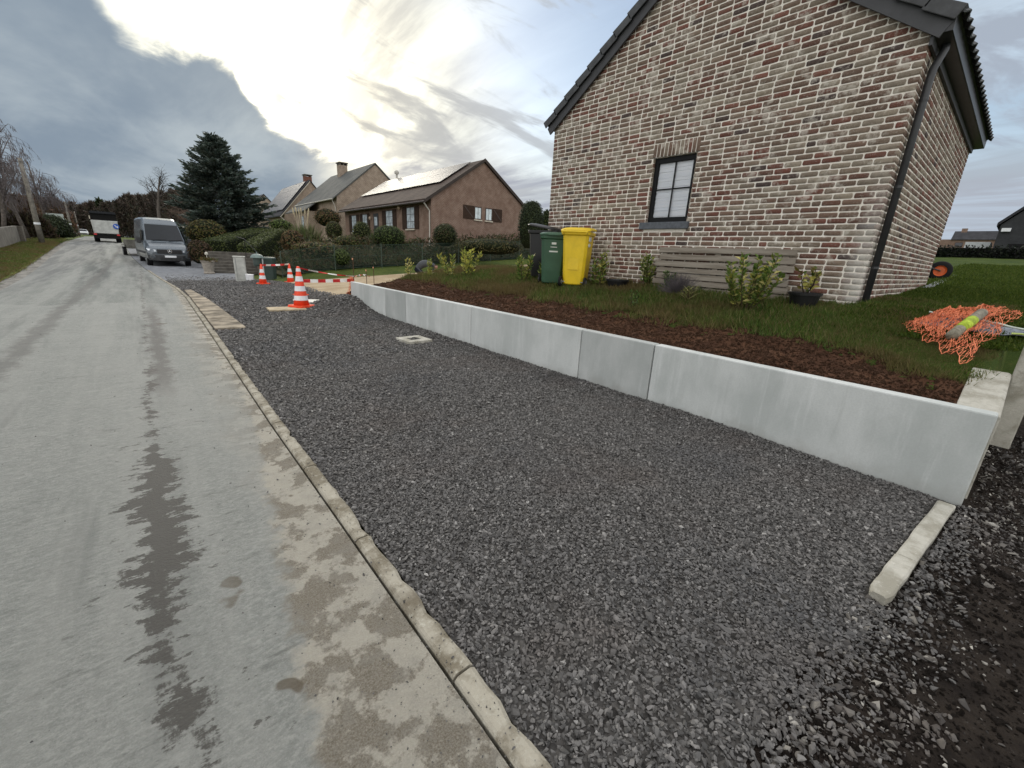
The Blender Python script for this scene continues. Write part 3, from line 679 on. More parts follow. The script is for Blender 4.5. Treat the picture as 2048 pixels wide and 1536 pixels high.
scatter('lawn_grass', np.stack([X, Y, Zl-.01], 1), np.stack([np.zeros(n), np.zeros(n), RNG.uniform(0, 6.3, n)], 1), np.stack([s0*1.5, s0*1.5, s0], 1), tl, 'short green grass on the slope beside the brick house', 'grass')

# ================================================================== CONCRETE WALLS
def mat_precast(name, k):
    m = NT(name); x, y, z = m.xyz(); rr = m.rand(); off = m.n('ShaderNodeCombineXYZ'); m.l(m.math('MULTIPLY', rr, 37.0), off.inputs[0]); m.l(m.math('MULTIPLY', rr, 11.0), off.inputs[1])
    va = m.n('ShaderNodeVectorMath', operation='ADD'); m.l(m.co, va.inputs[0]); m.l(off.outputs[0], va.inputs[1]); m.co = va.outputs[0]
    n = m.noise(1.6, 6, .62, stretch=(1, 1, .6)); st = m.noise(6, 6, .7, stretch=(1, 1, .10)); fi = m.noise(75, 5, .75); blot = m.noise(3.4, 5, .65)
    c = m.mix(m.mapr(n, .33, .68), (.405, .43, .415), (.545, .565, .55)); c = m.mix(m.mapr(st, .50, .72, 0, .5), c, (.67, .685, .675)); c = m.mix(m.mapr(st, .44, .30, 0, .35), c, (.33, .345, .33))
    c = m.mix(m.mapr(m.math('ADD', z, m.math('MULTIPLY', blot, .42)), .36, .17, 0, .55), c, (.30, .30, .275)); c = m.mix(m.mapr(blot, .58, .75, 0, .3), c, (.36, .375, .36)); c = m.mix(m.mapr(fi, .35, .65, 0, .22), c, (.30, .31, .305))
    c = m.mix(m.mapr(m.voro(13), .0, .035, .75, 0), c, (.12, .12, .115)); c = m.mix(m.mapr(m.voro(31), .0, .05, .5, 0), c, (.20, .20, .195)); c = m.mix(m.mapr(rr, .0, 1.0, 0, .16), c, (.62, .63, .625))
    c = m.gain(c, k); m.bump(m.math('ADD', fi, m.math('MULTIPLY', n, 2.0)), .22, .006); return m.done(c, .78)
PRECAST = mat_precast('precast_concrete', 1.06); PRECAST_D = mat_precast('precast_concrete_dark', .90)
WALL_X, WALL_T, WALL_TOP = 4.20, .12, .688
joints = [-.145, 2.44, 3.50, 6.0, 8.48, 9.52, 11.72]
w = thing('retaining_wall', 'long low retaining wall of smooth pale grey concrete panels', 'wall', (WALL_X, joints[0], 0))
for a, b in zip(joints[:-1], joints[1:]):
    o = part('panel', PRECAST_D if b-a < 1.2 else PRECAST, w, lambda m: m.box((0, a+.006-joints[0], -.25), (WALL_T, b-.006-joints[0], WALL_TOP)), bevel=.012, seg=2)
# the foot slab of the elements and the joint filler behind the gaps
part('backing', plain('joint_grey', (.25, .26, .26), .9), w, lambda m: m.box((WALL_T+.004, .05, -.2), (WALL_T+.03, joints[-1]-joints[0]-.05, .56)))
m = NT('old_concrete'); n = m.noise(4, 7, .7); n2 = m.noise(35, 5, .75)
c = m.mix(m.mapr(n, .38, .62), (.30, .285, .235), (.47, .455, .40)); c = m.mix(m.mapr(n2, .55, .8), c, (.60, .58, .52)); m.bump(n2, .8, .012); OLDC = m.done(c, .9)
ew = thing('end_wall', 'short weathered concrete end wall turning uphill from the retaining wall corner', 'wall', (WALL_X, -.08, 0))
def endp(x0, x1, t0, t1):
    m = MB(); m.loft([[(x0, 0, -.3), (x0, -.075, -.3), (x0, -.075, t0-.012), (x0, -.055, t0), (x0, .15, t0), (x0, .15, -.3)], [(x1, 0, -.3+.2*(x1)), (x1, -.075, -.1), (x1, -.075, t1-.012), (x1, -.055, t1), (x1, .15, t1), (x1, .15, -.1)]])
    return m.build('panel', OLDC, ew, bevel=.008)
endp(.125, 1.07, .665, .835)
fp = thing('concrete_post', 'square grey concrete fence post standing on the end wall', 'post', (5.275, -.30, .70))
part('shaft', OLDC, fp, lambda m: m.box((0, 0, -.5), (.13, .14, .55)), bevel=.01)
part('cap', OLDC, fp, lambda m: m.box((-.008, -.008, .552), (.138, .148, .575)), bevel=.006)
es = thing('edging_strip', 'narrow pale concrete edging strip lying across the end of the gravel', 'kerb', (0, 0, 0))
for k, (xa, xb) in enumerate(((2.53, 3.02), (3.03, 4.06))):
    ring = []; r_ = random.Random(k+3)
    for q in range(9):
        xx = xa+(xb-xa)*q/8; yc = float(interp(xx, [2.53, 4.06], [.058, -.066])); hw = .047+r_.uniform(-.0035, .002); zt = .036+r_.uniform(-.002, .002)
        if k == 0 and q == 0: hw -= .015
        ring.append([(xx, yc-hw, -.08), (xx, yc+hw, -.08), (xx, yc+hw, zt-.008), (xx, yc+hw-.01, zt), (xx, yc-hw+.01, zt), (xx, yc-hw, zt-.008)])
    MB().loft(ring).build('edging_stone', OLDC, es)

# ================================================================== THE BRICK HOUSE
HX, HY0, HY1, HX2 = 7.15, 1.335, 7.235, 13.40
EAVE, SLOPE = 4.24, .69; HYM = (HY0+HY1)/2; APEX = EAVE+(HYM-HY0)*SLOPE
WIN = (3.905, 4.705, 2.262, 3.318)      # y0 y1 z0 z1
BASE_Z = 1.02
house = thing('brick_house', 'brick house gable of mixed red, brown and buff bricks with wide pale mortar', 'house', (HX, HY0, BASE_Z))
m = NT('lime_mortar'); n = m.noise(6, 6, .7); n2 = m.noise(45, 4, .7)
c = m.mix(m.mapr(n, .35, .65), (.74, .69, .61), (.86, .82, .745)); c = m.mix(m.mapr(n2, .35, .75, 0, .4), c, (.52, .47, .40)); m.bump(n2, .6, .008); MORTAR = m.done(c, .95)
m = NT('hand_moulded_brick'); m.co = m.n('ShaderNodeNewGeometry').outputs['Position']; c0 = m.attr(); rr = m.noise(17, 5, .75); sm = m.noise(5.5, 4, .7, loc=(4, 9, 1)); fi = m.noise(70, 4, .75)
c = m.mix(m.mapr(rr, .3, .7, 0, .45), c0, (.11, .080, .062)); c = m.mix(m.mapr(sm, .52, .66, 0, .60), c, (.56, .52, .45)); c = m.mix(m.mapr(fi, .52, .74, 0, .5), c, (.50, .455, .39)); px3, py3, pz3 = m.xyz(); eff = m.math('MULTIPLY', m.mapr(m.math('ADD', py3, m.math('MULTIPLY', sm, .5)), 1.85, 1.62), m.mapr(pz3, 3.2, 1.2, 0, .55)); c = m.mix(m.math('MULTIPLY', eff, m.mapr(px3, 7.5, 7.2)), c, (.62, .62, .58))
m.bump(m.math('ADD', fi, rr), .8, .010); BRICK = m.done(c, .92)
BCOLS = np.array([(.165, .066, .050), (.185, .080, .060), (.150, .076, .058), (.185, .118, .088), (.175, .125, .095), (.215, .165, .125), (.265, .225, .175), (.290, .250, .195), (.275, .235, .180), (.235, .195, .150), (.070, .052, .050), (.165, .112, .085)])
BW = np.array([.09, .07, .10, .14, .12, .13, .09, .07, .06, .08, .04, .10]); BW = BW/BW.sum()
def brick_geo(L, H, seed):
    """one brick seen from its face: local u along the wall, w up, outwards is -d; soft rounded corners"""
    r = np.random.default_rng(seed); c = min(.012, L*.12); e = .0035
    o = np.array([(-L/2+c, -H/2), (L/2-c, -H/2), (L/2, -H/2+c), (L/2, H/2-c), (L/2-c, H/2), (-L/2+c, H/2), (-L/2, H/2-c), (-L/2, -H/2+c)])+r.normal(0, .0014, (8, 2))
    i = o*np.array([(L-2*.007)/L, (H-2*.006)/H])
    V = np.concatenate([np.c_[i, np.full(8, 0.0)+r.normal(0, .0012, 8)], np.c_[o, np.full(8, e+.003)], np.c_[o, np.full(8, .030)]])
    F = [[7, 6, 5, 4], [7, 4, 3, 0], [0, 3, 2, 1]]
    for a in (0, 8):
        for k in range(8): F.append([a+k, a+(k+1) % 8, a+8+(k+1) % 8, a+8+k])
    return V, np.array(F)
CH, BH = .0762, .0620
def wall_bricks(u0, u1, z0, top, hole=None, seed=0, bl=.2130, joint=.0140):
    """list of (u centre, z centre, length) in running bond with alternating corner headers, trimmed under a sloping top"""
    r = random.Random(seed); out = []; k = 0; z = z0+CH/2
    while z < 7:
        u = u0; odd = k % 2
        first = True
        while u < u1-.03:
            L = bl*r.uniform(.985, 1.01)
            if first: L = bl if odd else bl*.47
            elif r.random() < .05: L = bl*.5
            first = False
            e = min(u+L, u1); a, b = u, e
            if u1-e < .05: b = e = u1
            segs_ = [(a, b)]
            if hole and hole[2]-.001 < z+BH/2 and z-BH/2 < hole[3]+.001:
                segs_ = []
                if a < hole[0]: segs_.append((a, min(b, hole[0])))
                if b > hole[1]: segs_.append((max(a, hole[1]), b))
            for a2, b2 in segs_:
                # trim under the roof slope
                lim = top(z+BH/2)
                if lim is not None: a2, b2 = max(a2, lim[0]), min(b2, lim[1])
                if b2-a2 > .035: out.append(((a2+b2)/2, z+r.uniform(-.0012, .0012), b2-a2))
            u = e+joint
        z += CH; k += 1
    return out
def gable_top(z):
    if z < EAVE: return None
    h = (z-EAVE)/SLOPE; return (HY0+h, HY1-h)
lint = (WIN[0]-.035, WIN[1]+.035, WIN[2]-.125, WIN[3]+.235)
gb = [b for b in wall_bricks(HY0, HY1, BASE_Z-.0688, gable_top, (WIN[0]-.005, WIN[1]+.005, WIN[2]-.105, WIN[3]+.222), 3) if b[1] < APEX-.06]
sb = [b for b in wall_bricks(HX, HX2, BASE_Z-.0688, lambda z: None, None, 8) if b[1] < EAVE-.03]
allb = []     # (frame, u, z, L, H)
for u, z, L in gb: allb.append(('g', u, z, L, BH))
for u, z, L in sb: allb.append(('s', u, z, L, BH))
nl = 12; lw = (WIN[1]-WIN[0]+.06)/nl
for k in range(nl): allb.append(('l', WIN[0]-.03+lw*(k+.5), WIN[3]+.115, lw-.011, .208))
cam_p = np.array([0, 0, CAM_H])
def bpos(b): return np.array([HX, b[1], b[2]]) if b[0] in 'gl' else np.array([b[1], HY0, b[2]])
def vis(b):
    p = bpos(b)-cam_p; nrm = np.array([-1, 0, 0]) if b[0] in 'gl' else np.array([0, -1, 0]); d = np.linalg.norm(p)
    q = np.array([p@np.array(cam_r), p@np.array(cam_u), p@np.array(fw)])
    inside = q[2] > 0 and abs(q[0]/q[2]*F_PX) < 1050 and abs(q[1]/q[2]*F_PX) < 790
    return (-(p@nrm)/d)*b[3]*b[4]/d**2*(1 if inside else .01)*(1 if b[2] > 1.16 else .01)
order = sorted(range(len(allb)), key=lambda i: -vis(allb[i])*(1000 if allb[i][0] == 'l' else 1))
single = set(order[:290]); BV, BF, BCc, bo = [], [], [], 0
rb = np.random.default_rng(21)
def to_wall(fr, V, u, z):
    if fr in 'gl': return np.c_[HX+V[:, 2], u-V[:, 0], z+V[:, 1]]
    return np.c_[u+V[:, 0], HY0+V[:, 2], z+V[:, 1]]
cache = {}
for idx, b in enumerate(allb):
    fr, u, z, L, H = b; ci = int(rb.choice(len(BCOLS), p=BW)); col_ = BCOLS[ci]*rb.uniform(.85, 1.18)
    if idx in single:
        key = (fr, round(L, 3), H, ci, int(rb.integers(3)))
        if key not in cache:
            V, F = brick_geo(L, H, int(rb.integers(1e6)))
            if fr in 'gl': Vw = np.c_[V[:, 2], -V[:, 0], V[:, 1]]; 
            else: Vw = np.c_[V[:, 0], V[:, 2], V[:, 1]]; F = F[:, ::1]
            me = np_mesh('brick', Vw, F, np.tile(col_, (len(F), 1))); me.materials.append(BRICK); cache[key] = me
        o = bpy.data.objects.new('brick', cache[key]); COL.objects.link(o); o.parent = house
        o.location = Vector((HX, u, z) if fr in 'gl' else (u, HY0, z))-Vector(house.location)
    else:
        V, F = brick_geo(L, H, int(rb.integers(1e6))); BV.append(to_wall(fr, V, u, z)-np.array(house.location)); BF.append(F+bo); bo += len(V); BCc.append(np.tile(col_, (len(F), 1)))
o = add_obj('brickwork', np_mesh('brickwork', np.concatenate(BV), np.concatenate(BF), np.concatenate(BCc)), BRICK, house); o['kind'] = 'stuff'
# mortar body with the window opening
MX, MY = HX+.0065, HY0+.0065
def body(m):
    th = .30
    def slab(poly): m.extrude(poly, 'x', MX, MX+th)
    y0, y1, z0, z1 = WIN; zl = BASE_Z-.3
    slab([(MY, zl), (y0, zl), (y0, EAVE), (MY, EAVE)]); slab([(y1, zl), (HY1, zl), (HY1, EAVE), (y1, EAVE)])
    slab([(y0, zl), (y1, zl), (y1, z0-.1), (y0, z0-.1)]); slab([(y0, z1), (y1, z1), (y1, EAVE), (y0, EAVE)])
    slab([(MY, EAVE), (HY1, EAVE), (HYM, APEX)])
    m.box((MX+th, MY, BASE_Z-.3), (HX2, MY+.3, EAVE)); m.box((MX+th, HY1-.3, BASE_Z-.3), (HX2, HY1, EAVE)); m.box((HX2-.3, MY+.3, BASE_Z-.3), (HX2, HY1-.3, EAVE))
    m.extrude([(MY, EAVE), (HY1, EAVE), (HYM, APEX)], 'x', HX2-.25, HX2)
part('wall', MORTAR, house, body, world=True)
# brick reveals left and right of the window: end faces of the courses
rv = MB()
for k in range(20):
    zz = WIN[2]+CH*k
    if zz+BH > WIN[3]: break
    rv.col = tuple(BCOLS[rb.integers(len(BCOLS)-2)]*1.0); rv.box((HX+.004, WIN[1]-.008, zz), (HX+.115, WIN[1]+.01, zz+BH)); rv.box((HX+.004, WIN[0]-.01, zz), (HX+.115, WIN[0]+.008, zz+BH))
o = rv.build('window_reveal', BRICK, house, world=True); o['kind'] = 'stuff'
BLK = plain('black_aluminium', (.006, .0065, .0075), .5, .1, 20, spec=.2)
STONE = plain('bluestone', (.085, .095, .11), .6, .25, 18, bump=.3)
wy0, wy1, wz0, wz1 = WIN
win = part('window', BLK, house, lambda m: [m.box((HX+.095, wy0, wz0), (HX+.165, wy0+.075, wz1)), m.box((HX+.095, wy1-.075, wz0), (HX+.165, wy1, wz1)), m.box((HX+.0955, wy0+.075, wz0), (HX+.165, wy1-.075, wz0+.085)), m.box((HX+.0955, wy0+.075, wz1-.085), (HX+.165, wy1-.075, wz1))], world=True, bevel=.004)
ly0, ly1, lz0, lz1 = wy0+.075, wy1-.075, wz0+.085, wz1-.085; lym, lzm = (ly0+ly1)/2, (lz0+lz1)/2+.02
def sub(name, mat, fn, bev=.0):
    mm = MB(); fn(mm); me_o = mm.build(name, mat, house, world=True, bevel=bev); me_o.parent = win; return me_o
sub('glazing_bar', BLK, lambda m: m.box((HX+.112, lym-.011, lz0), (HX+.135, lym+.011, lz1))); sub('glazing_bar', BLK, lambda m: m.box((HX+.114, ly0, lzm-.011), (HX+.133, lym-.0115, lzm+.011))); sub('glazing_bar', BLK, lambda m: m.box((HX+.114, lym+.0115, lzm-.011), (HX+.133, ly1, lzm+.011)))
def glass_mat(name='window_glass', tint=(.99, .995, 1.0)):
    if name in MATS: return MATS[name]
    m = NT(name); g = m.n('ShaderNodeBsdfGlossy'); g.inputs['Roughness'].default_value = .03; t = m.n('ShaderNodeBsdfTransparent'); t.inputs[0].default_value = (*tint, 1)
    fr_ = m.n('ShaderNodeFresnel'); fr_.inputs[0].default_value = 1.5; ms = m.n('ShaderNodeMixShader'); m.l(fr_.outputs[0], ms.inputs[0]); m.l(t.outputs[0], ms.inputs[1]); m.l(g.outputs[0], ms.inputs[2]); m.l(ms.outputs[0], m.out.inputs[0]); return m.mat
GLASS = glass_mat()
for a, b, c1, d in ((ly0, lym-.0115, lz0, lzm-.0115), (lym+.0115, ly1, lz0, lzm-.0115), (ly0, lym-.0115, lzm+.0115, lz1), (lym+.0115, ly1, lzm+.0115, lz1)):
    sub('pane', GLASS, lambda m: m.box((HX+.121, a, c1), (HX+.125, b, d)))
m = NT('pleated_blind'); n = m.noise(3, 3, .5, stretch=(1, .3, 6)); BLIND = m.done(m.mix(m.mapr(n, .3, .7), (.84, .87, .93), (.93, .94, .97)), .8)
def blind(m):
    k = 0; zz = lz0-.06; pitch = [.085, .095, .05, .10, .06, .09]
    while zz < lz1+.05:
        hh = pitch[k % 6]; m.add([(HX+.148, ly0-.07, zz), (HX+.148, ly1+.07, zz), (HX+.162, ly1+.07, zz+hh*.93), (HX+.162, ly0-.07, zz+hh*.93), (HX+.148, ly0-.07, zz+hh), (HX+.148, ly1+.07, zz+hh)], [(0, 1, 2, 3), (3, 2, 5, 4)]); zz += hh; k += 1
sub('blind', BLIND, blind); win.location.x -= .04
part('window_sill', STONE, house, lambda m: m.box((HX-.045, wy0-.05, wz0-.118), (HX+.12, wy1+.10, wz0-.004)), world=True, bevel=.006)
part('lintel_plate', BLK, house, lambda m: m.box((HX+.003, wy0-.03, wz1+.003), (HX+.10, wy1+.03, wz1+.009)), world=True)
# roof
TILE = plain('anthracite_tile', (.050, .052, .055), .65, .3, 7, bump=.4); BOARD = plain('dark_grey_board', (.045, .046, .050), .6, .15, 5); ZINC = plain('dark_zinc', (.030, .032, .035), .45, .2, 8)
def slope_pt(t, side, lift): # t metres along slope from the eave edge
    c, s_ = 1/math.hypot(1, SLOPE), SLOPE/math.hypot(1, SLOPE); y = (HY0-.12+t*c) if side > 0 else (HY1+.10-t*c); z = EAVE+.02-.12*SLOPE+t*s_
    return y-side*lift*s_, z+lift*c
def roof_slope(m, side):
    T = ((HYM-HY0)+.12)*math.hypot(1, SLOPE)
    a, b = slope_pt(0, side, .0), slope_pt(T, side, .0); c_, d = slope_pt(T, side, .14), slope_pt(0, side, .14)
    m.extrude([a, b, c_, d], 'x', HX-.055, HX2+.1)
roofs = []
for side in (1, -1): roofs.append(part('roof', TILE, house, lambda m: roof_slope(m, side), world=True))
roofR, roofL = roofs
def rsub(name, mat, fn, par, bev=.0):
    mm = MB(); fn(mm); o_ = mm.build(name, mat, house, world=True, bevel=bev); o_.parent = par; return o_
for side, par in ((1, roofR), (-1, roofL)):
    T = ((HYM-HY0)+.12)*math.hypot(1, SLOPE); t = -.03
    while t < T-.05:      # verge tiles: lapped, with a hanging flange
        e = min(t+.365, T+.02)
        a, b = slope_pt(t, side, .145), slope_pt(e, side, .145); a2, b2 = slope_pt(t, side, .195), slope_pt(e, side, .160); a3, b3 = slope_pt(t, side, .055), slope_pt(e, side, .03)
        def vt(m):
            m.extrude([a, b, b2, a2], 'x', HX-.105, HX+.20); m.extrude([a3, b3, b2, a2], 'x', HX-.125, HX-.106)
        rsub('verge_tile', TILE, vt, par, .008); t += .335
    a, b, c_, d = slope_pt(-.02, side, -.10), slope_pt(T, side, -.10), slope_pt(T, side, .05), slope_pt(-.02, side, .05)
    rsub('verge_board', BOARD, lambda m: m.extrude([a, b, c_, d], 'x', HX-.075, HX-.045), par)
# eave tiles of the right slope: scalloped edge over the gutter, and tile rows
x_ = HX-.10
while x_ < HX2+.08:
    def et(m):
        rings = []
        for t_ in (-.06, .30):
            ring = []
            for q in range(7):
                u = q/6; yy, zz = slope_pt(t_, 1, .150+.045*math.sin(math.pi*min(1, u*1.15))**2+(.02 if t_ > 0 else 0)); ring.append((x_+u*.245, yy, zz))
            for q in range(6, -1, -1):
                u = q/6; yy, zz = slope_pt(t_, 1, .132+.045*math.sin(math.pi*min(1, u*1.15))**2+(.02 if t_ > 0 else 0)); ring.append((x_+u*.245, yy, zz))
            rings.append(ring)
        m.loft(rings)
    rsub('eave_tile', TILE, et, roofR); x_ += .25
rsub('ridge', TILE, lambda m: m.tube([(HX-.12, HYM, APEX+.13), (HX2+.1, HYM, APEX+.13)], .11, 10), roofL)
# box gutter, soffit and downpipe on the side wall
GY = HY0-.175
part('gutter', ZINC, house, lambda m: [m.box((HX-.06, GY, EAVE-.115), (HX2+.12, HY0-.012, EAVE-.105)), m.box((HX-.06, GY-.008, EAVE-.115), (HX2+.12, GY, EAVE+.035)), m.box((HX-.06, HY0-.02, EAVE-.104), (HX2+.12, HY0-.011, EAVE+.03)), m.box((HX-.068, GY-.008, EAVE-.115), (HX-.06, HY0-.011, EAVE+.035)), m.box((HX-.06, GY-.018, EAVE+.035), (HX2+.12, GY+.008, EAVE+.05))], world=True, bevel=.004)
part('fascia', BOARD, house, lambda m: m.box((HX-.04, HY0-.035, EAVE-.20), (HX2+.02, HY0-.004, EAVE-.116)), world=True)
part('gutter_end', ZINC, house, lambda m: m.box((HX-.05, HY1+.012, EAVE-.06), (HX2, HY1+.11, EAVE+.04)), world=True, bevel=.02)
dp = MB(); dp.tube([(HX+.30, HY0-.10, EAVE-.11), (HX+.30, HY0-.10, EAVE-.17), (HX+.235, HY0-.06, EAVE-.36), (HX+.23, HY0-.055, EAVE-.46), (HX+.23, HY0-.055, BASE_Z+.05)], .041, 12)
pipe = dp.build('downpipe', ZINC, house, world=True, smooth=True)
for zz in (3.55, 2.6, 1.62):
    mm = MB(); mm.lathe([(.046, 0), (.046, .03)], 12, Matrix.Translation((HX+.23, HY0-.055, zz))); o_ = mm.build('pipe_bracket', ZINC, house, world=True); o_.parent = pipe
# step of pale stone along the back of the side wall, and a wheelbarrow standing behind the corner
tp = tag(add_obj('terrace_edge', np_mesh('terrace_edge', *grid_mesh('t', np.linspace(12.2, 17.6, 8), np.linspace(1.14, 1.28, 3), lambda X, Y: Zg(X, Y)+.05)), plain("terrace_stone", (.30, .31, .32), .8, .2, 4)), kind='structure')

# ================================================================== THINGS IN THE GARDEN
def gz_(x, y): return float(Zg(x, y))
# --- wheeled bins
def wheelie_bin(name, label, loc, rz, mat, lidmat, h=1.0, lid_open=0.0, stickers=(), tilt=0.0):
    t = thing(name, label, 'bin', loc, rz, None)
    W0, D0, W1, D1 = .20, .22, .262, .29
    def ring(z, w, d, b=.05):
        return [(-w+b, -d, z), (w-b, -d, z), (w, -d+b, z), (w, d-b, z), (w-b, d, z), (-w+b, d, z), (-w, d-b, z), (-w, -d+b, z)]
    part('body', mat, t, lambda m: m.loft([ring(.045, W0-.02, D0-.02), ring(.07, W0, D0), ring(.30, .217, .240), ring(h-.10, W1-.012, D1-.012), ring(h-.09, W1+.012, D1+.012), ring(h-.03, W1+.016, D1+.016)]), bevel=.008)
    part('moulding', mat, t, lambda m: [m.box((-.10, D0+.005, .33), (.10, D0+.034, .60)), m.box((-.17, -.262, .62), (-.155, -.245, .90)), m.box((.155, -.262, .62), (.17, -.245, .90))], bevel=.004)
    lid = MB(); a = W1+.028; d = D1+.03
    lid.loft([ring(0, a, d, .05), ring(.028, a, d, .06), ring(.055, a-.05, d-.05, .08), ring(.066, a-.12, d-.12, .08)])
    lo = lid.build('lid', lidmat, t, bevel=.006); lo.location = (0, D1+.02, h-.028)
    for v in lo.data.vertices: v.co.y -= D1+.02
    lo.rotation_euler = (-lid_open, 0, 0)
    part('lid_grip', lidmat, t, lambda m: [m.box((-.12, -D1-.055, h-.035), (.12, -D1-.03, h-.012))], bevel=.006) if not lid_open else None
    part('handle', mat, t, lambda m: [m.tube([(-W1+.01, D1+.09, h-.04), (W1-.01, D1+.09, h-.04)], .016, 8), m.box((-W1+.02, D1, h-.07), (-W1+.045, D1+.10, h-.03)), m.box((W1-.045, D1, h-.07), (W1-.02, D1+.10, h-.03))])
    part('axle', plain('steel', (.25, .25, .26), .4, metal=1), t, lambda m: m.tube([(-.255, .205, .10), (.255, .205, .10)], .011, 8))
    for sx in (-1, 1):
        M = Matrix.Translation((sx*.245, .205, .10)) @ Matrix.Rotation(R(90), 4, 'Y'); mm = MB(); mm.lathe([(.05, -.024), (.092, -.022), (.10, -.012), (.10, .012), (.092, .022), (.05, .024)], 18, M)
        wh = mm.build('wheel', RUBBER, t, smooth=False); mm = MB(); mm.lathe([(.0, -.027), (.048, -.026), (.048, .026), (.0, .027)], 14, M, cap=False); hub = mm.build('hub', plain('grey_plastic', (.28, .29, .30), .5), t); hub.parent = wh
    for (mt, a_, b_) in stickers: part('sticker', mt, t, lambda m: m.box(a_, b_))
    return t
RUBBER = plain('rubber', (.015, .015, .016), .7, .1, 20)
GREENP = plain('green_plastic', (.030, .085, .045), .45, .10, 5); YELP = plain('yellow_plastic', (.72, .50, .015), .42, .08, 5); BLKP = plain('black_plastic', (.010, .010, .011), .45, .1, 8); WHT = plain('white_print', (.62, .65, .62), .6); GRYS = plain('sticker_grey', (.40, .43, .36), .6)
gx_, gy_ = 6.46, 6.34
wheelie_bin('wheeled_bin', 'dark green wheeled bin between the black and yellow bins', (gx_, gy_, gz_(gx_, gy_)-.01), R(-44), GREENP, GREENP, 1.0, 0, [
    (WHT, (-.045, -.290, .80), (.045, -.262, .84)), (WHT, (-.065, -.281, .745), (.065, -.258, .758)), (WHT, (-.085, -.268, .655), (.085, -.246, .682)), (GRYS, (.2535, -.06, .62), (.262, .11, .86))])
yx_, yy_ = 6.53, 5.74
wheelie_bin('wheeled_bin', 'bright yellow wheeled bin standing against the brick gable', (yx_, yy_, gz_(yx_, yy_)-.01), R(118), YELP, YELP, 1.06, .06, [(WHT, (-.265, .06, .86), (-.250, .20, .94)), (WHT, (-.262, .08, .76), (-.247, .20, .82))])
bx_, by_ = 6.86, 7.02
wheelie_bin('wheeled_bin', 'black wheeled bin with its lid ajar behind the green bin', (bx_, by_, gz_(bx_, by_)-.01), R(200), BLKP, BLKP, 1.06, .16)

# --- grey weathered pallet against the wall
m = NT('weathered_wood'); n = m.noise(5, 6, .65, stretch=(1, .25, 4)); n2 = m.noise(40, 4, .7, stretch=(1, .08, 2))
c = m.mix(m.mapr(n, .35, .65), (.17, .145, .115), (.27, .24, .20)); c = m.mix(m.mapr(n2, .5, .8, 0, .6), c, (.10, .085, .065)); m.bump(n2, .5, .005); WOOD = m.done(c, .9)
pa = thing('wooden_pallet', 'grey weathered wooden pallet screen of horizontal slats leaning on the gable', 'pallet', (HX-.16, 2.10, 1.10))
tlt = math.atan2(.10, .7)
Mp = Matrix.Rotation(tlt, 4, 'Y')
zz = .0; r_ = random.Random(3); hs2 = [.095, .085, .09, .075, .09, .09, .085]
for k, h_ in enumerate(hs2):
    y1 = 2.20+r_.uniform(-.05, .04); y0 = r_.uniform(-.03, .05); part('slat', WOOD, pa, lambda m: m.box((-.011, y0, zz), (.011, y1, zz+h_), Mp), bevel=.003); zz += h_+r_.uniform(.012, .034)
for yk in (.12, 1.1, 2.05): part('batten', WOOD, pa, lambda m: m.box((.013, yk, .0), (.06, yk+.09, zz-.02), Mp), bevel=.003)
# --- pots and plants
LEAF = leaf_mat('leaf', .42, .3); STEM = plain('green_brown_stem', (.07, .055, .03), .8)
LAUREL = [(.050, .085, .018), (.075, .115, .024), (.10, .13, .03), (.16, .17, .04), (.24, .22, .055), (.30, .27, .10)]
DARKG = [(.030, .055, .014), (.045, .080, .020), (.065, .10, .024)]
def bush_geo(h, r, nst, nl, ll, lw_, seed, upr=.8, lean=(0, 0)):
    rg = np.random.default_rng(seed); st = MB(); P, D = [], []
    for s_ in range(nst):
        a = rg.uniform(0, 6.28); top = np.array([r*.85*math.cos(a)*rg.uniform(.3, 1)+lean[0]*h, r*.85*math.sin(a)*rg.uniform(.3, 1)+lean[1]*h, h*rg.uniform(.6, 1.0)]); b0 = np.array([.05*r*math.cos(a), .05*r*math.sin(a), -.03])
        midp = (b0+top)/2+np.array([.12*r*math.cos(a), .12*r*math.sin(a), .0]); st.tube([b0, midp, top], [.009, .006, .003], 5)
        k = max(4, nl//nst)
        for q in range(k):
            t_ = .22+.78*(q+rg.random())/k; p = (1-t_)**2*b0+2*t_*(1-t_)*midp+t_**2*top; az_ = q*2.4+rg.normal(0, .4); dd = np.array([math.cos(az_), math.sin(az_), upr*(.3+t_)]); P.append(p+rg.normal(0, .012, 3)); D.append(dd)
    P, D = np.array(P), np.array(D); V, F = leaf_quads(P, D, ll*rg.uniform(.6, 1.2, len(P)), lw_*rg.uniform(.7, 1.15, len(P)))
    return st, V, F
def shrub(name, label, x, y, h, r, nst, nl, ll, lw_, cols, seed, cat='shrub', group=None, z=None, lean=(0, 0), upr=.8):
    t = thing(name, label, cat, (x, y, gz_(x, y) if z is None else z), 0, group); st, V, F = bush_geo(h, r, nst, nl, ll, lw_, seed, upr, lean)
    st.build('stems', STEM, t); c = face_cols(len(F)//2, cols); o_ = add_obj('foliage', np_mesh('foliage', V, F, c), LEAF, t); o_['kind'] = 'stuff'; return t
def shrub_at(label, px, py, h, r, nst, nl, ll, lw_, cols, seed, **k):
    p = on_ground(px, py); return shrub('laurel_shrub', label, p.x, p.y, h, r, nst, nl, ll, lw_, cols, seed, **k)
shrub_at('large bushy young laurel with yellowing leaves in front of the pallet', 1486, 626, .76, .46, 14, 760, .090, .044, LAUREL[:4]+LAUREL[:3]+LAUREL[4:], 1, upr=.6)
shrub_at('upright leafy young laurel beside the right edge of the yellow bin', 1196, 577, .66, .24, 8, 220, .10, .042, LAUREL[:5], 2)
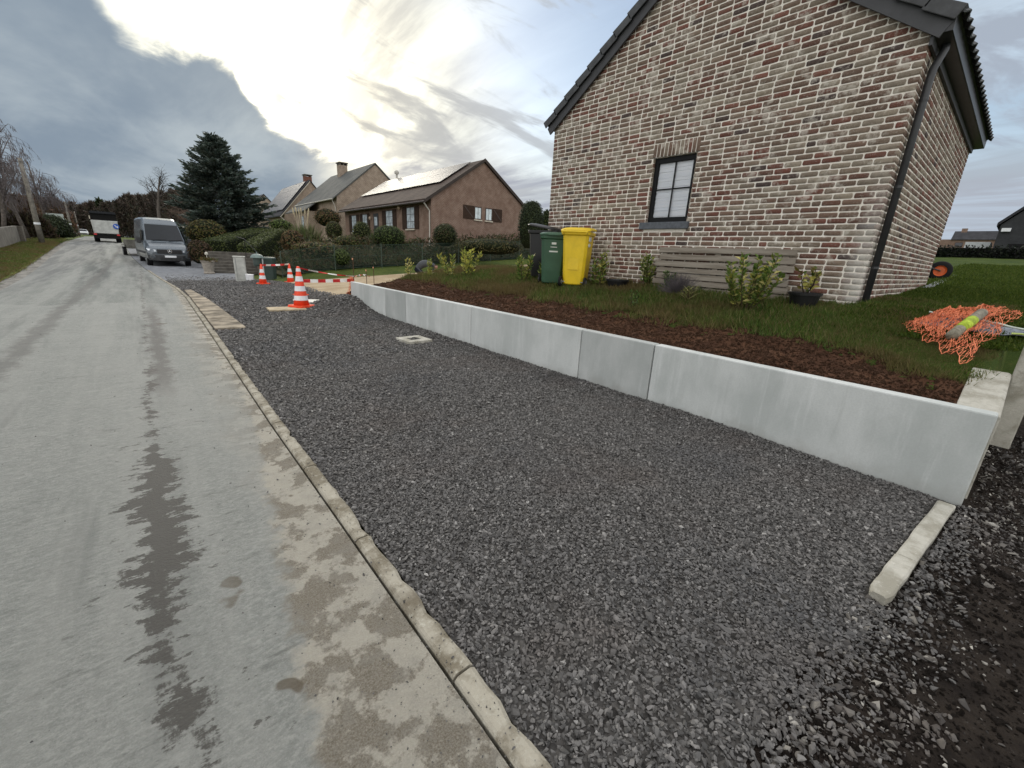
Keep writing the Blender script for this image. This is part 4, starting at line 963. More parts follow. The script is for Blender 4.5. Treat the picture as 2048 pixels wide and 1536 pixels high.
shrub_at('sparse twiggy young laurel growing in front of the yellow bin', 1143, 572, .56, .10, 2, 44, .085, .036, DARKG, 3)
shrub_at('dense dark laurel between the black tub and the pallet', 1292, 573, .58, .24, 9, 300, .085, .04, LAUREL[:4]+[(.30, .28, .16)], 4)
shrub_at('small round dark shrub at the left foot of the pallet', 1338, 580, .34, .2, 8, 220, .06, .03, DARKG, 5)
shrub_at('pale yellow green laurel sapling with two leaders beyond the black bin', 932, 556, .80, .34, 5, 190, .12, .05, LAUREL[2:5]+[(.30, .30, .06)], 6, lean=(.1, -.1))
shrub_at('tall thin pale sapling leaning over the kneeling person', 902, 556, .74, .26, 3, 120, .12, .045, LAUREL[2:5], 7, lean=(-.1, .2))
shrub_at('small yellowish sapling at the near end of the drive', 818, 557, .55, .12, 3, 50, .10, .036, LAUREL[3:], 8)
shrub_at('low leafy laurel in front of the black bin', 1047, 566, .62, .24, 7, 190, .11, .044, LAUREL[:5], 9)
shrub_at('low laurel with drooping leaves between the black and green bins', 1085, 565, .42, .18, 6, 90, .11, .04, LAUREL[:4], 10)
shrub_at('thin pale sapling just behind the kneeling person', 862, 556, .55, .16, 3, 70, .11, .04, LAUREL[2:5], 12)
shrub_at('small weedy laurel seedling at the soil edge below the black tub', 1262, 620, .30, .10, 3, 40, .07, .03, DARKG, 13)
shrub_at('low spiky pale weed tuft below the grey heather', 1372, 606, .22, .12, 10, 60, .16, .012, [(.16, .15, .06), (.11, .12, .04)], 14)
t = thing('dry_heather', 'grey leafless heather bush leaning against the pallet slats', 'shrub', (6.70, 3.62, gz_(6.7, 3.62)))
n = 900; P = np.zeros((n, 3)); P[:, :2] = RNG.normal(0, .05, (n, 2)); Dh = rand_dirs(n, 1.2); Dh[:, 2] = np.abs(Dh[:, 2]); L = RNG.uniform(.15, .40, n)[:, None]; V, F = sticks(P+Dh*L*.3, P+Dh*L, np.full(n, .0022), np.full(n, .0012)); o_ = add_obj('twigs', np_mesh('twigs', V, F), plain('dry_twig', (.13, .115, .12), .9, .3), t); o_['kind'] = 'stuff'
def pot(name, label, x, y, r0, h, cols, seed, plant_h, nl, z=None):
    z = gz_(x, y)-.01 if z is None else z; t = thing(name, label, 'plant pot', (x, y, z)); part('tub', BLKP, t, lambda m: m.lathe([(r0*.74, 0), (r0*.95, h*.82), (r0*1.04, h*.83), (r0*1.06, h), (r0*.96, h), (r0*.92, h*.9)], 24, cap=False), smooth=False); part('earth', SOIL, t, lambda m: m.lathe([(r0*.93, h*.88), (.001, h*.90)], 24, cap=False))
    if nl:
        st, V, F = bush_geo(plant_h, r0*1.1, 5, nl, .10, .05, seed, .5); V = V+np.array([0, 0, h*.9]); st.v = [(p[0], p[1], p[2]+h*.9) for p in st.v]; st.build('stems', plain('dark_branch', (.03, .022, .018), .8), t); o_ = add_obj('foliage', np_mesh('foliage', V, F, face_cols(len(F)//2, cols)), LEAF, t); o_['kind'] = 'stuff'
pot('plant_pot', 'black plastic pot with a yellowing shrub by the house corner', 6.78, 1.83, .19, .20, [(.05, .075, .015), (.22, .21, .05), (.30, .27, .07), (.09, .075, .02)], 31, .34, 60)
pot('plant_pot', 'low empty black tub in the grass below the gable', 6.72, 4.86, .20, .17, DARKG, 32, .2, 0)
# --- orange netting, marker pole and plastic sheet heaped on the grass
m = NT('orange_net'); ORN = m.done(m.mix(m.mapr(m.noise(9, 4, .6), .4, .65), (.74, .24, .12), (.56, .15, .075)), .7)
nA, nB, nC, nD = (on_ground(*q) for q in ((1797, 657), (1858, 643), (2030, 700), (1928, 738))); nc = (nA+nB+nC+nD)/4
net = thing('safety_netting', 'crumpled heap of orange plastic safety netting on the grass edge', 'netting', (nc.x, nc.y, gz_(nc.x, nc.y)))
cu_, cv_ = Vector((0, -1, 0)), Vector((1, 0, 0))
def netting():
    m = MB(); nu, nv = 30, 20
    def pos(u, v, lay):
        a = u/nu+.03*math.sin(v*.9+lay*2); b = v/nv+.04*math.sin(u*.8+lay*3)
        if lay: a, b = .12+a*.7, .1+b*.75
        p = (1-a)*(1-b)*nA+(1-a)*b*nB+a*b*nC+a*(1-b)*nD; e = min(a, 1-a, b, 1-b)
        z = .03+.16*float(fbm(u*.35+lay*9, v*.4, 40+lay, 3))*float(sstep(-.05, .35, e))+.028*abs(math.sin(u*1.7+v*1.1+lay))+.03*lay
        return Vector((p.x-nc.x, p.y-nc.y, z+(gz_(p.x, max(p.y, -.05))-gz_(nc.x, nc.y))))
    for lay in range(2):
        for u in range(nu):
            for v in range(nv):
                p = pos(u, v, lay)
                if v < nv-1: m.bar(p, pos(u+.5, v+1, lay), .0036, .0022)
                if u < nu-1 and v % 2 == 0: m.bar(p, pos(u+1, v, lay), .0060, .0025)
                if u < nu-1 and v < nv-1: m.bar(pos(u+1, v, lay), pos(u+.5, v+1, lay), .0036, .0022)
    return m
o_ = netting().build('mesh', ORN, net, fixn=False); o_['kind'] = 'stuff'
p0, p1 = on_ground(1893, 700), on_ground(1950, 662)
mp = thing('marker_pole', 'short thick grey pole with a fluorescent yellow band lying on orange netting', 'pole', (p0.x, p0.y, p0.z+.14))
a_, b_ = Vector((0, 0, 0)), Vector((p1.x-p0.x, p1.y-p0.y, p1.z-p0.z+.05))
def seg(m, s0, s1, r, n=14): m.tube([a_.lerp(b_, s0), a_.lerp(b_, (s0+s1)/2), a_.lerp(b_, s1)], r, n)
part('shaft', plain('weathered_pole', (.24, .22, .17), .85, .35, 25), mp, lambda m: seg(m, 0, 1, .046), smooth=True)
part('band', plain('fluo_yellow', (.36, .46, .05), .7, .45, 14), mp, lambda m: seg(m, .25, .66, .0482), smooth=True)
sc_ = on_ground(1950, 664); sh = thing('plastic_sheet', 'crumpled grey plastic sheet with a pale rim lying behind the netting', 'sheet', (sc_.x, sc_.y, sc_.z))
nu, nv = 18, 8; U, Vv = np.meshgrid(np.linspace(-.42, .52, nu), np.linspace(-.30, .30, nv)); EX = U; EY = Vv*(1-.75*(U+.42)/.94)-.55*U*.35
XX, YY = cu_.x*EX+cv_.x*EY, cu_.y*EX+cv_.y*EY
Zs = .035+.05*fbm(U*7, Vv*7, 55, 3)+Zgar(sc_.x+XX, np.maximum(sc_.y+YY, -.05))-gz_(sc_.x, sc_.y)
V = np.stack([XX, YY, Zs], 2).reshape(-1, 3); i = np.arange(nv-1)[:, None]*nu+np.arange(nu-1)[None, :]; F = np.stack([i, i+1, i+1+nu, i+nu], 2).reshape(-1, 4)
o_ = add_obj('film', np_mesh('film', V, F), plain('grey_film', (.13, .145, .165), .4, .6, 9), sh); md = o_.modifiers.new('s', 'SOLIDIFY'); md.thickness = .004
part('rim', plain('pale_rim', (.48, .53, .46), .6, .3), sh, lambda m: m.tube([tuple(V[k+nu*(nv-1)]+np.array([0, 0, .012])) for k in range(nu)], .010, 6))
part('rim', plain('lime_rim', (.42, .50, .14), .6, .3), sh, lambda m: m.tube([tuple(V[k]+np.array([0, 0, .012])) for k in range(nu-6, nu)], .010, 6))
# --- wheelbarrow peeping out behind the far corner of the house
wbp = on_x(1882, 541, 15.6); wb = thing('wheelbarrow', 'wheelbarrow with an orange wheel rim behind the far house corner', 'wheelbarrow', (15.6, wbp.y+.02, wbp.z-.25), R(100))
M = Matrix.Translation((0, 0, .24)) @ Matrix.Rotation(R(90), 4, 'X'); mm = MB(); mm.lathe([(.13, -.05), (.20, -.055), (.235, -.03), (.24, 0), (.235, .03), (.20, .055), (.13, .05)], 28, M, cap=False); ty = mm.build('tyre', RUBBER, wb, smooth=True)
mm = MB(); mm.lathe([(.0, .02), (.04, .02), (.05, -.01), (.10, -.01), (.135, .05), (.135, -.05), (.1, -.02), (.0, -.02)], 20, M, cap=False); mm.build('rim', plain('orange_rim', (.62, .11, .02), .45), wb)
part('frame', plain('dark_steel', (.03, .03, .032), .5), wb, lambda m: [m.tube([(0, -.09, .24), (.35, -.14, .36), (1.4, -.26, .52)], .018, 8), m.tube([(0, .09, .24), (.35, .14, .36), (1.4, .26, .52)], .018, 8), m.tube([(0, -.1, .24), (0, .1, .24)], .012, 8)])
part('tray', plain('green_tray', (.03, .06, .03), .5), wb, lambda m: m.loft([[(.45, -.18, .42), (1.0, -.18, .45), (1.0, .18, .45), (.45, .18, .42)], [(.28, -.3, .68), (1.15, -.3, .70), (1.15, .3, .70), (.28, .3, .68)]]))

# ================================================================== ROADWORKS
ORANGE = plain('cone_orange', (.80, .065, .020), .5, .10, 8); REFL = plain('reflective_white', (.72, .74, .76), .45, .08, 10)
def cone(label, x, y, z, h, nb, lean=(0, 0)):
    t = thing('traffic_cone', label, 'traffic cone', (x, y, z), R(20)); t.rotation_euler = (lean[0], lean[1], R(25))
    rb_, rt_ = h*.185, h*.035
    def rad(s): return rb_+(rt_-rb_)*s
    part('base', plain('cone_base', (.70, .075, .03), .7, .2, 9), t, lambda m: m.loft([[(a*h*.25, b*h*.25, 0) for a, b in ((-1, -.8), (-.8, -1), (.8, -1), (1, -.8), (1, .8), (.8, 1), (-.8, 1), (-1, .8))], [(a*h*.24, b*h*.24, h*.045) for a, b in ((-1, -.8), (-.8, -1), (.8, -1), (1, -.8), (1, .8), (.8, 1), (-.8, 1), (-1, .8))]]))
    part('shell', ORANGE, t, lambda m: m.lathe([(rad(s), h*(.045+.955*s)) for s in (0, .25, .5, .75, .985)]+[(rt_*.7, h)], 20), smooth=True)
    bands = [(.22, .40), (.55, .73)] if nb == 2 else [(.13, .25), (.37, .50), (.62, .75), (.87, .95)]
    for a, b in bands: part('band', REFL, t, lambda m: m.lathe([(rad(a)+.004, h*(.045+.955*a)), (rad(b)+.004, h*(.045+.955*b))], 20, cap=False), smooth=True)
    return t
def zgr(x, y): return float(Zgr(x, y))
c1p = (3.50, 19.4); c2p = (4.72, 20.3); c3p = (2.93, 11.75); c4p = (3.72, 14.9)
cone('orange and white traffic cone beside the grey street cabinet', *c1p, zgr(*c1p), .76, 2)
cone('orange and white traffic cone at the lawn edge, taped to its neighbour by the cabinet', *c2p, zgr(*c2p)-.02, .78, 2)
cone('tall orange and white cone standing on the boards beside the gravel mound', *c3p, .055, 1.0, 3)
cone('orange and white cone half hidden behind the tall cone at the pit', *c4p, zgr(*c4p), .75, 2)
m = NT('barrier_tape'); TAPE = m.done(m.attr(), .5)
def tape(label, p, q, w, sag, seg=.20, twist=0.0):
    p, q = Vector(p), Vector(q); L = (q-p).length; n = max(4, int(L/seg)*3); t = thing('barrier_tape', label, 'tape', p); m = MB()
    d = (q-p).normalized(); side = d.cross(Vector((0, 0, 1))).normalized()
    pts_ = []
    for k in range(n+1):
        s = k/n; c = p.lerp(q, s)-Vector((0, 0, sag*4*s*(1-s)))-p; a = twist*math.sin(s*9)+.15*math.sin(s*23); v = Vector((0, 0, 1))*math.cos(a)+side*math.sin(a); pts_.append((c+v*w/2, c-v*w/2))
    for k in range(n):
        m.col = (.62, .03, .03) if (k//3) % 2 == 0 else (.82, .80, .76); (a, b), (c, d2) = pts_[k], pts_[k+1]; m.add([a, b, d2, c], [(0, 1, 2, 3)])
    o = m.build('band', TAPE, t, fixn=False); md = o.modifiers.new('s', 'SOLIDIFY'); md.thickness = .002
# steel pins at the end of the wall that hold the tape
STEEL = plain('rusty_pin', (.10, .055, .035), .8, .4, 30)
pin = (4.42, 12.05); zp = float(Zg(*pin))
def stake(label, x, y, h, grp=None): 
    t = thing('steel_pin', label, 'pin', (x, y, float(Zg(x, y))-.05), 0, grp); part('rod', STEEL, t, lambda m: m.tube([(0, 0, -.15), (.01, .0, h)], .009, 6)); part('tip', plain('pin_cap', (.75, .35, .2), .6), t, lambda m: m.lathe([(.016, h-.02), (.016, h+.02)], 8))
stake('rusty steel pin with tape tied on at the far end of the wall', *pin, .92)
stake('shorter of two thin steel pins standing in the sandy drive', 5.0, 12.6, .68); stake('taller of two thin steel pins standing in the sandy drive', 5.35, 12.9, .80)
tape('loosely strung red and white barrier tape between the two cones by the cabinet', (c1p[0], c1p[1], zgr(*c1p)+.72), (c2p[0], c2p[1], zgr(*c2p)+.74), .075, .02, .22, .5)
tape('narrow barrier tape sloping from the tall cone tip to the wall end', (c3p[0], c3p[1], 1.02), (pin[0]+.02, pin[1], .80), .035, .03, .25, .9)
tape('broad red and white barrier tape stretched low between tall cone and wall end', (c3p[0]+.07, c3p[1], .70), (pin[0], pin[1], .70), .085, .01, .20)
tape('knot of torn red barrier tape fluttering at the wall end', (pin[0], pin[1], .78), (pin[0]+.5, pin[1]+.1, .80), .05, -.05, .09, 1.8)
on = thing('orange_net_scrap', 'small scrap of orange netting hanging beside the end of the wall', 'netting', (pin[0]-.1, pin[1]-.05, .12)); nb_ = MB()
for k in range(7):
    for j in range(9):
        p = Vector((.02*math.sin(k+j)-.25*(1-j/8)**2*(k/6), .1*math.sin(k*2+j), j*.075)); nb_.bar(p, p+Vector((.03, .05, .075)), .008, .004); nb_.bar(p, p+Vector((.03, -.05, .07)), .008, .004)
o = nb_.build('mesh', ORN, on, fixn=False); o['kind'] = 'stuff'
# inspection cover in the gravel
ic = thing('inspection_cover', 'square pale concrete inspection cover with an iron hatch in the gravel', 'cover', (3.515, 6.79, .0), R(3)); part('frame', OLDC, ic, lambda m: [m.box((-.235, -.24, -.08), (-.11, .24, .05)), m.box((.11, -.24, -.08), (.235, .24, .05)), m.box((-.11, -.24, -.08), (.11, -.10, .05)), m.box((-.11, .10, -.08), (.11, .24, .05))], bevel=.008)
part('hatch', plain('cast_iron', (.05, .048, .045), .7, .3, 20), ic, lambda m: [m.box((-.105, -.095, .0), (.105, .095, .04))], bevel=.006); part('lifting_ring', plain('cast_iron', (.05, .05, .05)), ic, lambda m: m.tube([(-.05, 0, .042), (-.03, .02, .062), (.03, .02, .062), (.05, 0, .042)], .008, 6))
pb = thing('plank', 'pale flat wooden plank lying on the gravel under the tall cone', 'plank', (2.55, 11.62, .0), R(-4)); part('board', plain('pale_wood', (.42, .35, .24), .9, .2, 6), pb, lambda m: m.box((-.42, -.30, .01), (.40, .26, .052)), bevel=.006)
wbd = thing('white_board', 'white concrete slab half buried between the tall cone and gravel mound', 'slab', (3.55, 12.75, .03), R(15)); part('board', plain('white_slab', (.68, .66, .60), .8, .1, 5), wbd, lambda m: m.box((-.42, -.42, 0), (.32, .42, .05), Matrix.Rotation(R(4), 4, 'Y')), bevel=.006)

# ================================================================== KNEELING PERSON
m = NT('clothed_person'); x, y, z = m.xyz()
c = m.mix(m.mapr(m.math('ADD', m.math('MULTIPLY', x, .9), m.math('MULTIPLY', z, 1.0)), .18, .24), (.012, .014, .022), (.075, .080, .088))
c = m.mix(m.mapr(x, .47, .49), c, (.34, .20, .15)); c = m.mix(m.math('MULTIPLY', m.mapr(x, .47, .49), m.mapr(z, .50, .53)), c, (.035, .025, .02))
c = m.mix(m.math('MULTIPLY', m.mapr(x, .25, .28), m.mapr(z, .13, .11)), c, (.36, .22, .16)); c = m.mix(m.mapr(x, -.52, -.55), c, (.10, .12, .10)); PERS = m.done(c, .85)
pp = on_ground(846, 557, 16); zp_ = float(Zg(pp.x, pp.y))+.01
per = thing('person', 'person in grey top and dark trousers kneeling and leaning on both hands', 'person', (pp.x, pp.y, zp_), R(-38)); per.scale = (1.12, 1.12, 1.12)
vv = [(-.27, 0, .40), (-.08, 0, .53), (.12, 0, .60), (.30, 0, .57), (.40, 0, .53), (.50, 0, .47), (.60, .0, .44)]; ed = [(0, 1), (1, 2), (2, 3), (3, 4), (4, 5), (5, 6)]; rad = [.16, .165, .17, .155, .075, .095, .085]
def chain(start, pts_, rs):
    last = start
    for p, r in zip(pts_, rs): vv.append(p); rad.append(r); ed.append((last, len(vv)-1)); last = len(vv)-1
    return last
for s in (-1, 1):
    hand = chain(3, [(.31, s*.19, .52), (.40, s*.22, .30), (.37, s*.2, .08), (.43, s*.2, .035)], [.075, .055, .042, .04])
    for q, (fx, fy) in enumerate(((.50, -.04), (.52, -.015), (.52, .01), (.50, .035), (.44, .07*-s))): chain(hand, [(fx, s*.2+fy, .015)], [.012])
    chain(0, [(-.24, s*.12, .34), (.02, s*.17, .13), (-.05, s*.17, .07), (-.42, s*.15, .07), (-.55, s*.15, .08), (-.62, s*.15, .03)], [.11, .085, .075, .06, .05, .04])
me = bpy.data.meshes.new('body'); me.from_pydata(vv, ed, []); bo_ = add_obj('body', me, PERS, per); sk = bo_.modifiers.new('skin', 'SKIN'); sk.use_smooth_shade = True
if not me.skin_vertices: me.skin_vertices.new() if hasattr(me.skin_vertices, 'new') else None
for k, v in enumerate(me.skin_vertices[0].data): v.radius = (rad[k], rad[k]); v.use_root = (k == 0)
ss = bo_.modifiers.new('sub', 'SUBSURF'); ss.levels = 1; ss.render_levels = 1

# ================================================================== NEIGHBOUR'S GARDEN
GREYC = plain('cabinet_grey', (.42, .43, .40), .6, .2, 5)
cb = thing('street_cabinet', 'slim grey street cabinet standing at the end of the gravel', 'cabinet', (3.02, 21.0, zgr(3.0, 21.0)-.03), R(-12))
part('body', GREYC, cb, lambda m: m.box((-.2, -.14, 0), (.2, .14, .98)), bevel=.01); part('cap', GREYC, cb, lambda m: m.box((-.22, -.16, .982), (.22, .16, 1.03)), bevel=.01); part('door', GREYC, cb, lambda m: [m.box((-.10, -.153, .10), (.185, -.143, .95))], bevel=.004); part('side_strip', plain('cabinet_dark', (.25, .26, .25), .6), cb, lambda m: m.box((-.135, -.149, .05), (-.115, -.1415, .95)))
wbx = thing('white_box', 'small white box at the foot of the street cabinet', 'box', (3.28, 20.72, zgr(3.28, 20.7)), R(-20)); part('box', REFL, wbx, lambda m: m.loft([[(-.12, -.1, 0), (.12, -.1, 0), (.12, .1, 0), (-.12, .1, 0)], [(-.14, -.12, .26), (.14, -.12, .24), (.14, .12, .24), (-.14, .12, .26)]]), bevel=.008)
DGRN = plain('dark_green_metal', (.040, .062, .055), .5, .15, 6)
mb_ = at_d(517, 540, 22.8); zb_ = float(Zg(mb_.x, mb_.y))-.05
mbx = thing('letter_box', 'dark green domed letter box on a pale post by the steps', 'letter box', (mb_.x, mb_.y, zb_), R(-35)); part('post', plain('galvanised', (.40, .42, .42), .5), mbx, lambda m: m.tube([(.22, 0, -.1), (.22, 0, 1.1)], .03, 8)); part('body', DGRN, mbx, lambda m: m.lathe([(.14, .62), (.17, .70), (.17, .98), (.14, 1.0)], 14)); part('roof', plain('verdigris', (.14, .19, .18), .5, .2, 8), mbx, lambda m: m.lathe([(.27, .98), (.27, 1.0), (.21, 1.10), (.10, 1.15), (.02, 1.16), (.02, 1.24)], 18)); part('bracket', DGRN, mbx, lambda m: m.bar((.0, 0, .7), (.22, 0, .7), .03))
b2 = at_d(541, 555, 23.4); t = thing('refuse_bin', 'dark green refuse bin standing behind the letter box post', 'bin', (b2.x, b2.y, float(Zg(b2.x, b2.y))-.25), R(-30)); part('body', DGRN, t, lambda m: m.loft([[(a*.2, b*.2, 0) for a, b in ((-1, -1), (1, -1), (1, 1), (-1, 1))], [(a*.25, b*.26, 1.12) for a, b in ((-1, -1), (1, -1), (1, 1), (-1, 1))]]), bevel=.02); part('lid', DGRN, t, lambda m: m.loft([[(a*.27, b*.28, 1.12) for a, b in ((-1, -1), (1, -1), (1, 1), (-1, 1))], [(a*.22, b*.23, 1.2) for a, b in ((-1, -1), (1, -1), (1, 1), (-1, 1))]]), bevel=.02)
# garden steps
stn = plain('step_stone', (.105, .097, .085), .9, .3, 4, bump=.4); STONEW = plain('garden_wall_stone', (.12, .108, .092), .9, .35, 3.5, bump=.6)
s0 = at_d(440, 545, 26.5); stp = thing('garden_steps', 'grey stone garden steps climbing between the hedges', 'steps', (s0.x, s0.y, float(zr(s0.y))-.02), R(-10))
for k in range(7): part('tread', stn, stp, lambda m: m.box((-.25-.05*k, .34*k, .0), (1.65, .34*k+.36, .15*(k+1))), bevel=.012)
part('side_wall', STONEW, stp, lambda m: m.box((1.66, -.3, 0), (1.95, 2.6, .75)), bevel=.02)
hr = thing('handrail', 'thin dark iron handrail sloping beside the garden steps', 'handrail', (s0.x+1.55, s0.y-.6, float(zr(s0.y)))); 
part('rail', BLK, hr, lambda m: m.tube([(.45, -.7, .55), (-.15, 1.6, 1.75), (-.4, 2.4, 1.85)], .02, 6))
for a, b, c_ in ((.45, -.7, .55), (.15, .45, 1.15), (-.15, 1.6, 1.75)): part('baluster', BLK, hr, lambda m: m.tube([(a, b, c_-.9), (a, b, c_)], .014, 6))
u0 = at_d(418, 541, 26.0); ur = thing('stone_urn', 'stone planter urn with a pale ornament at the foot of the steps', 'planter', (u0.x, u0.y, float(zr(u0.y)))); part('bowl', plain('urn_stone', (.30, .27, .23), .9, .2, 8), ur, lambda m: m.lathe([(.22, 0), (.24, .06), (.20, .12), (.27, .55), (.32, .62), (.28, .63)], 14)); 
part('ornament', plain('ornament_white', (.5, .48, .42), .7), ur, lambda m: m.lathe([(.02, .6), (.02, .88), (.07, .92), (.07, .99), (.03, 1.04), (.02, 1.05)], 10)); 
V, F = leaf_quads(np.c_[RNG.normal(0, .12, (160, 2)), np.full(160, .62)], rand_dirs(160, .9), .22, .05); o = add_obj('foliage', np_mesh('foliage', V, F, face_cols(160, [(.05, .06, .02), (.10, .07, .03), (.06, .04, .02)])), LEAF, ur); o['kind'] = 'stuff'
# chain-link fence with green posts
FY = 22.9; fx0, fx1 = 5.0, 22.5
m = NT('green_wire'); WIRE = m.done((.030, .060, .042), .5)
fe = thing('wire_fence', 'green chain link fence along the lawn below the bungalow', 'fence', (fx0, FY, float(Zg(fx0, FY)))); FH = 1.15
def fz(x): return float(Zg(x, FY))-float(Zg(fx0, FY))
for k in range(8):
    xx = (fx1-fx0)*k/7; part('post', plain('green_post', (.05, .075, .055), .5), fe, lambda m: m.tube([(xx, 0, fz(fx0+xx)-.2), (xx, 0, fz(fx0+xx)+FH+.05)], .022, 7))
def line(P_, Q_, w=.0035):
    n = len(P_); d, a, b = frame_from(Q_-P_); V = np.stack([P_+b*w, P_-b*w, Q_-b*w, Q_+b*w], 1).reshape(-1, 3); i = np.arange(n)*4; return V, np.stack([i, i+1, i+2, i+3], 1)
us = np.arange(-FH, fx1-fx0, .075); A, B = [], []
for u in us:
    for sgn in (1, -1):
        if sgn > 0: a, b = (u, 0.0), (u+FH, FH)
        else: a, b = (u, FH), (u+FH, 0.0)
        pts_ = []
        for s in np.linspace(0, 1, 5):
            xx = a[0]+(b[0]-a[0])*s
            pts_.append((xx, 0 if sgn > 0 else .004, (fz(fx0+max(0, min(xx, fx1-fx0))))+a[1]+(b[1]-a[1])*s))
        for p, q in zip(pts_[:-1], pts_[1:]):
            if p[0] >= 0 and q[0] <= fx1-fx0: A.append(p); B.append(q)
V, F = line(np.array(A), np.array(B), .0032); o = add_obj('wire_mesh', np_mesh('wire_mesh', V, F), WIRE, fe); o['kind'] = 'stuff'
for hh in (.03, .6, FH): part('tension_wire', WIRE, fe, lambda m: m.tube([(xx, .006, fz(fx0+xx)+hh) for xx in np.linspace(0, fx1-fx0, 15)], .006, 5))
# low kerb wall in the garden behind the fence
lw_ = thing('garden_wall', 'low dark garden retaining wall with a pale coping behind the fence', 'wall', (7, 25.2, float(Zg(7, 25.2))))
part('stonework', STONEW, lw_, lambda m: m.loft([[(0, 0, -.3), (0, .25, -.3), (0, .25, .38), (0, 0, .38)], [(8, 0, .3), (8, .25, .3), (8, .25, .85), (8, 0, .85)]])); part('coping', plain('pale_coping', (.33, .33, .31), .8), lw_, lambda m: m.loft([[(0, -.03, .381), (0, .28, .381), (0, .28, .44), (0, -.03, .44)], [(8, -.03, .851), (8, .28, .851), (8, .28, .91), (8, -.03, .91)]]))
# planted bank that climbs from the fence to the bungalow: dark soil under evergreen ground cover
PLANTED = mat_soil('planted_soil', (.016, .016, .009), (.028, .026, .013), (.045, .036, .018), .95, 1.0)
def zbank(X, Y): return Zg(X, Y)+.05+.75*sstep(23.3, 25.6, Y)*sstep(5.2, 7.0, X)+.12*(fbm(X*.9, Y*.9, 91)-.5)
V, F = grid_mesh('planted_bank', np.arange(5.0, 28, .6), np.arange(23.2, 30.5, .5), zbank, lambda x, y: ~((x > 14.6) & (x < 17.4) & (y > 26))); ground_obj('planted_bank', V, F, PLANTED)
n = 11000; X = RNG.uniform(5.4, 27, n); Y = 23.2+RNG.random(n)**1.4*6.5; ok = ~((X > 14.6) & (X < 17.2) & (Y > 25.5)); X, Y = X[ok], Y[ok]; n = len(X)
hc = .15+.55*sstep(.35, .7, fbm(X*.7, Y*.7, 95)); P = np.c_[X, Y, zbank(X, Y)+hc*RNG.random(n)]; V, F = leaf_quads(P, rand_dirs(n, .6), RNG.uniform(.14, .34, n), RNG.uniform(.05, .10, n))
tag(add_obj('ground_cover', np_mesh('ground_cover', V, F, face_cols(n, [(.018, .028, .010), (.030, .040, .014), (.045, .040, .018), (.055, .038, .020), (.025, .022, .012)], 2, .35)), leaf_mat()), 'dark evergreen ground cover on the bank between fence and bungalow', 'ground cover', None, 'stuff')
# --- clipped shrubs: a leafy skin over a dark core
def leafy_skin(P, N, L, W, cols, jit=.35):
    n = len(P); nn = N+.60*rand_dirs(n); nn /= np.linalg.norm(nn, axis=1, keepdims=True); d = np.cross(nn, rand_dirs(n)); d /= np.linalg.norm(d, axis=1, keepdims=True); s_ = np.cross(nn, d)
    L = np.broadcast_to(np.asarray(L, float), (n,))[:, None]; W = np.broadcast_to(np.asarray(W, float), (n,))[:, None]; k = nn*L*.12
    V = np.stack([P-d*L*.5, P+s_*W*.5+k, P+d*L*.5, P-s_*W*.5+k], 1).reshape(-1, 3); i = np.arange(n)*4; F = np.stack([np.stack([i, i+1, i+2], 1), np.stack([i, i+2, i+3], 1)], 1).reshape(-1, 3)
    return V, F, face_cols(n, cols, 2, jit)
CORE = plain('shrub_core', (.012, .016, .007), .95)
def ball_shrub(label, c, rx, ry, rz, cols, n=900, name='clipped_shrub', L=.11, sq=1.0, z0=None):
    zb = float(Zg(c[0], c[1]))-.05 if z0 is None else z0; t = thing(name, label, 'shrub', (c[0], c[1], zb)); h = max(.2, c[2]-zb)
    m = MB(); ns, nr = 14, 7; prof = []
    for k in range(nr+1):
        a = -math.pi/2*.75+(math.pi/2+math.pi/2*.75)*k/nr; prof.append((max(.02, math.cos(a))**sq, h+rz*math.sin(a) if math.sin(a) > 0 else h+min(h, rz)*math.sin(a)))
    m.lathe([(r*.9, z) for r, z in prof], ns); m.v = [(x*rx, y*ry, z) for x, y, z in m.v]; m.build('branches', CORE, t, smooth=True)
    d = rand_dirs(n, .2); d[:, 2] = np.where(d[:, 2] < -.75, -d[:, 2], d[:, 2]); cs = np.maximum(.05, np.sqrt(1-np.clip(d[:, 2], -1, 1)**2))**sq; hd = d[:, :2]/np.maximum(1e-6, np.linalg.norm(d[:, :2], axis=1, keepdims=True))
    j = RNG.uniform(.86, 1.06, n)+.08*(fbm(d[:, 0]*3, d[:, 1]*3+d[:, 2]*2, 3)-.5); P = np.c_[hd[:, 0]*cs*rx*j, hd[:, 1]*cs*ry*j, h+np.where(d[:, 2] > 0, rz, min(h, rz))*d[:, 2]*j]
    V, F, c_ = leafy_skin(P, d, L*RNG.uniform(.6, 1.3, n), L*.5, cols); o = add_obj('foliage', np_mesh('foliage', V, F, c_), LEAF, t); o['kind'] = 'stuff'; return t
def shrub_px(label, px, py, wpx, hpx, D, cols, **k):
    p = at_d(px, py, D); s = ppm(p); return ball_shrub(label, (p.x, p.y, p.z), wpx/2/s*.9, wpx/2/s*.9, hpx/2/s, cols, **k)
G1 = [(.028, .045, .012), (.040, .060, .016), (.055, .075, .02)]; G2 = [(.045, .055, .014), (.06, .065, .018), (.035, .04, .012)]; BR = [(.075, .045, .022), (.095, .055, .025), (.05, .035, .018), (.06, .055, .02)]; DK = [(.012, .020, .009), (.020, .030, .012), (.028, .036, .014)]
shrub_px('round dark clipped shrub at the gable wall beside the downpipe', 890, 471, 54, 44, 27.5, [(.03, .035, .014), (.05, .04, .02), (.04, .05, .018)], n=1300)
shrub_px('broad green mound of clipped shrub below the bungalow windows', 778, 476, 74, 46, 28.5, G1, n=1500)
shrub_px('upright dome shaped shrub in front of the bungalow door', 724, 466, 40, 42, 31, G2, n=900)
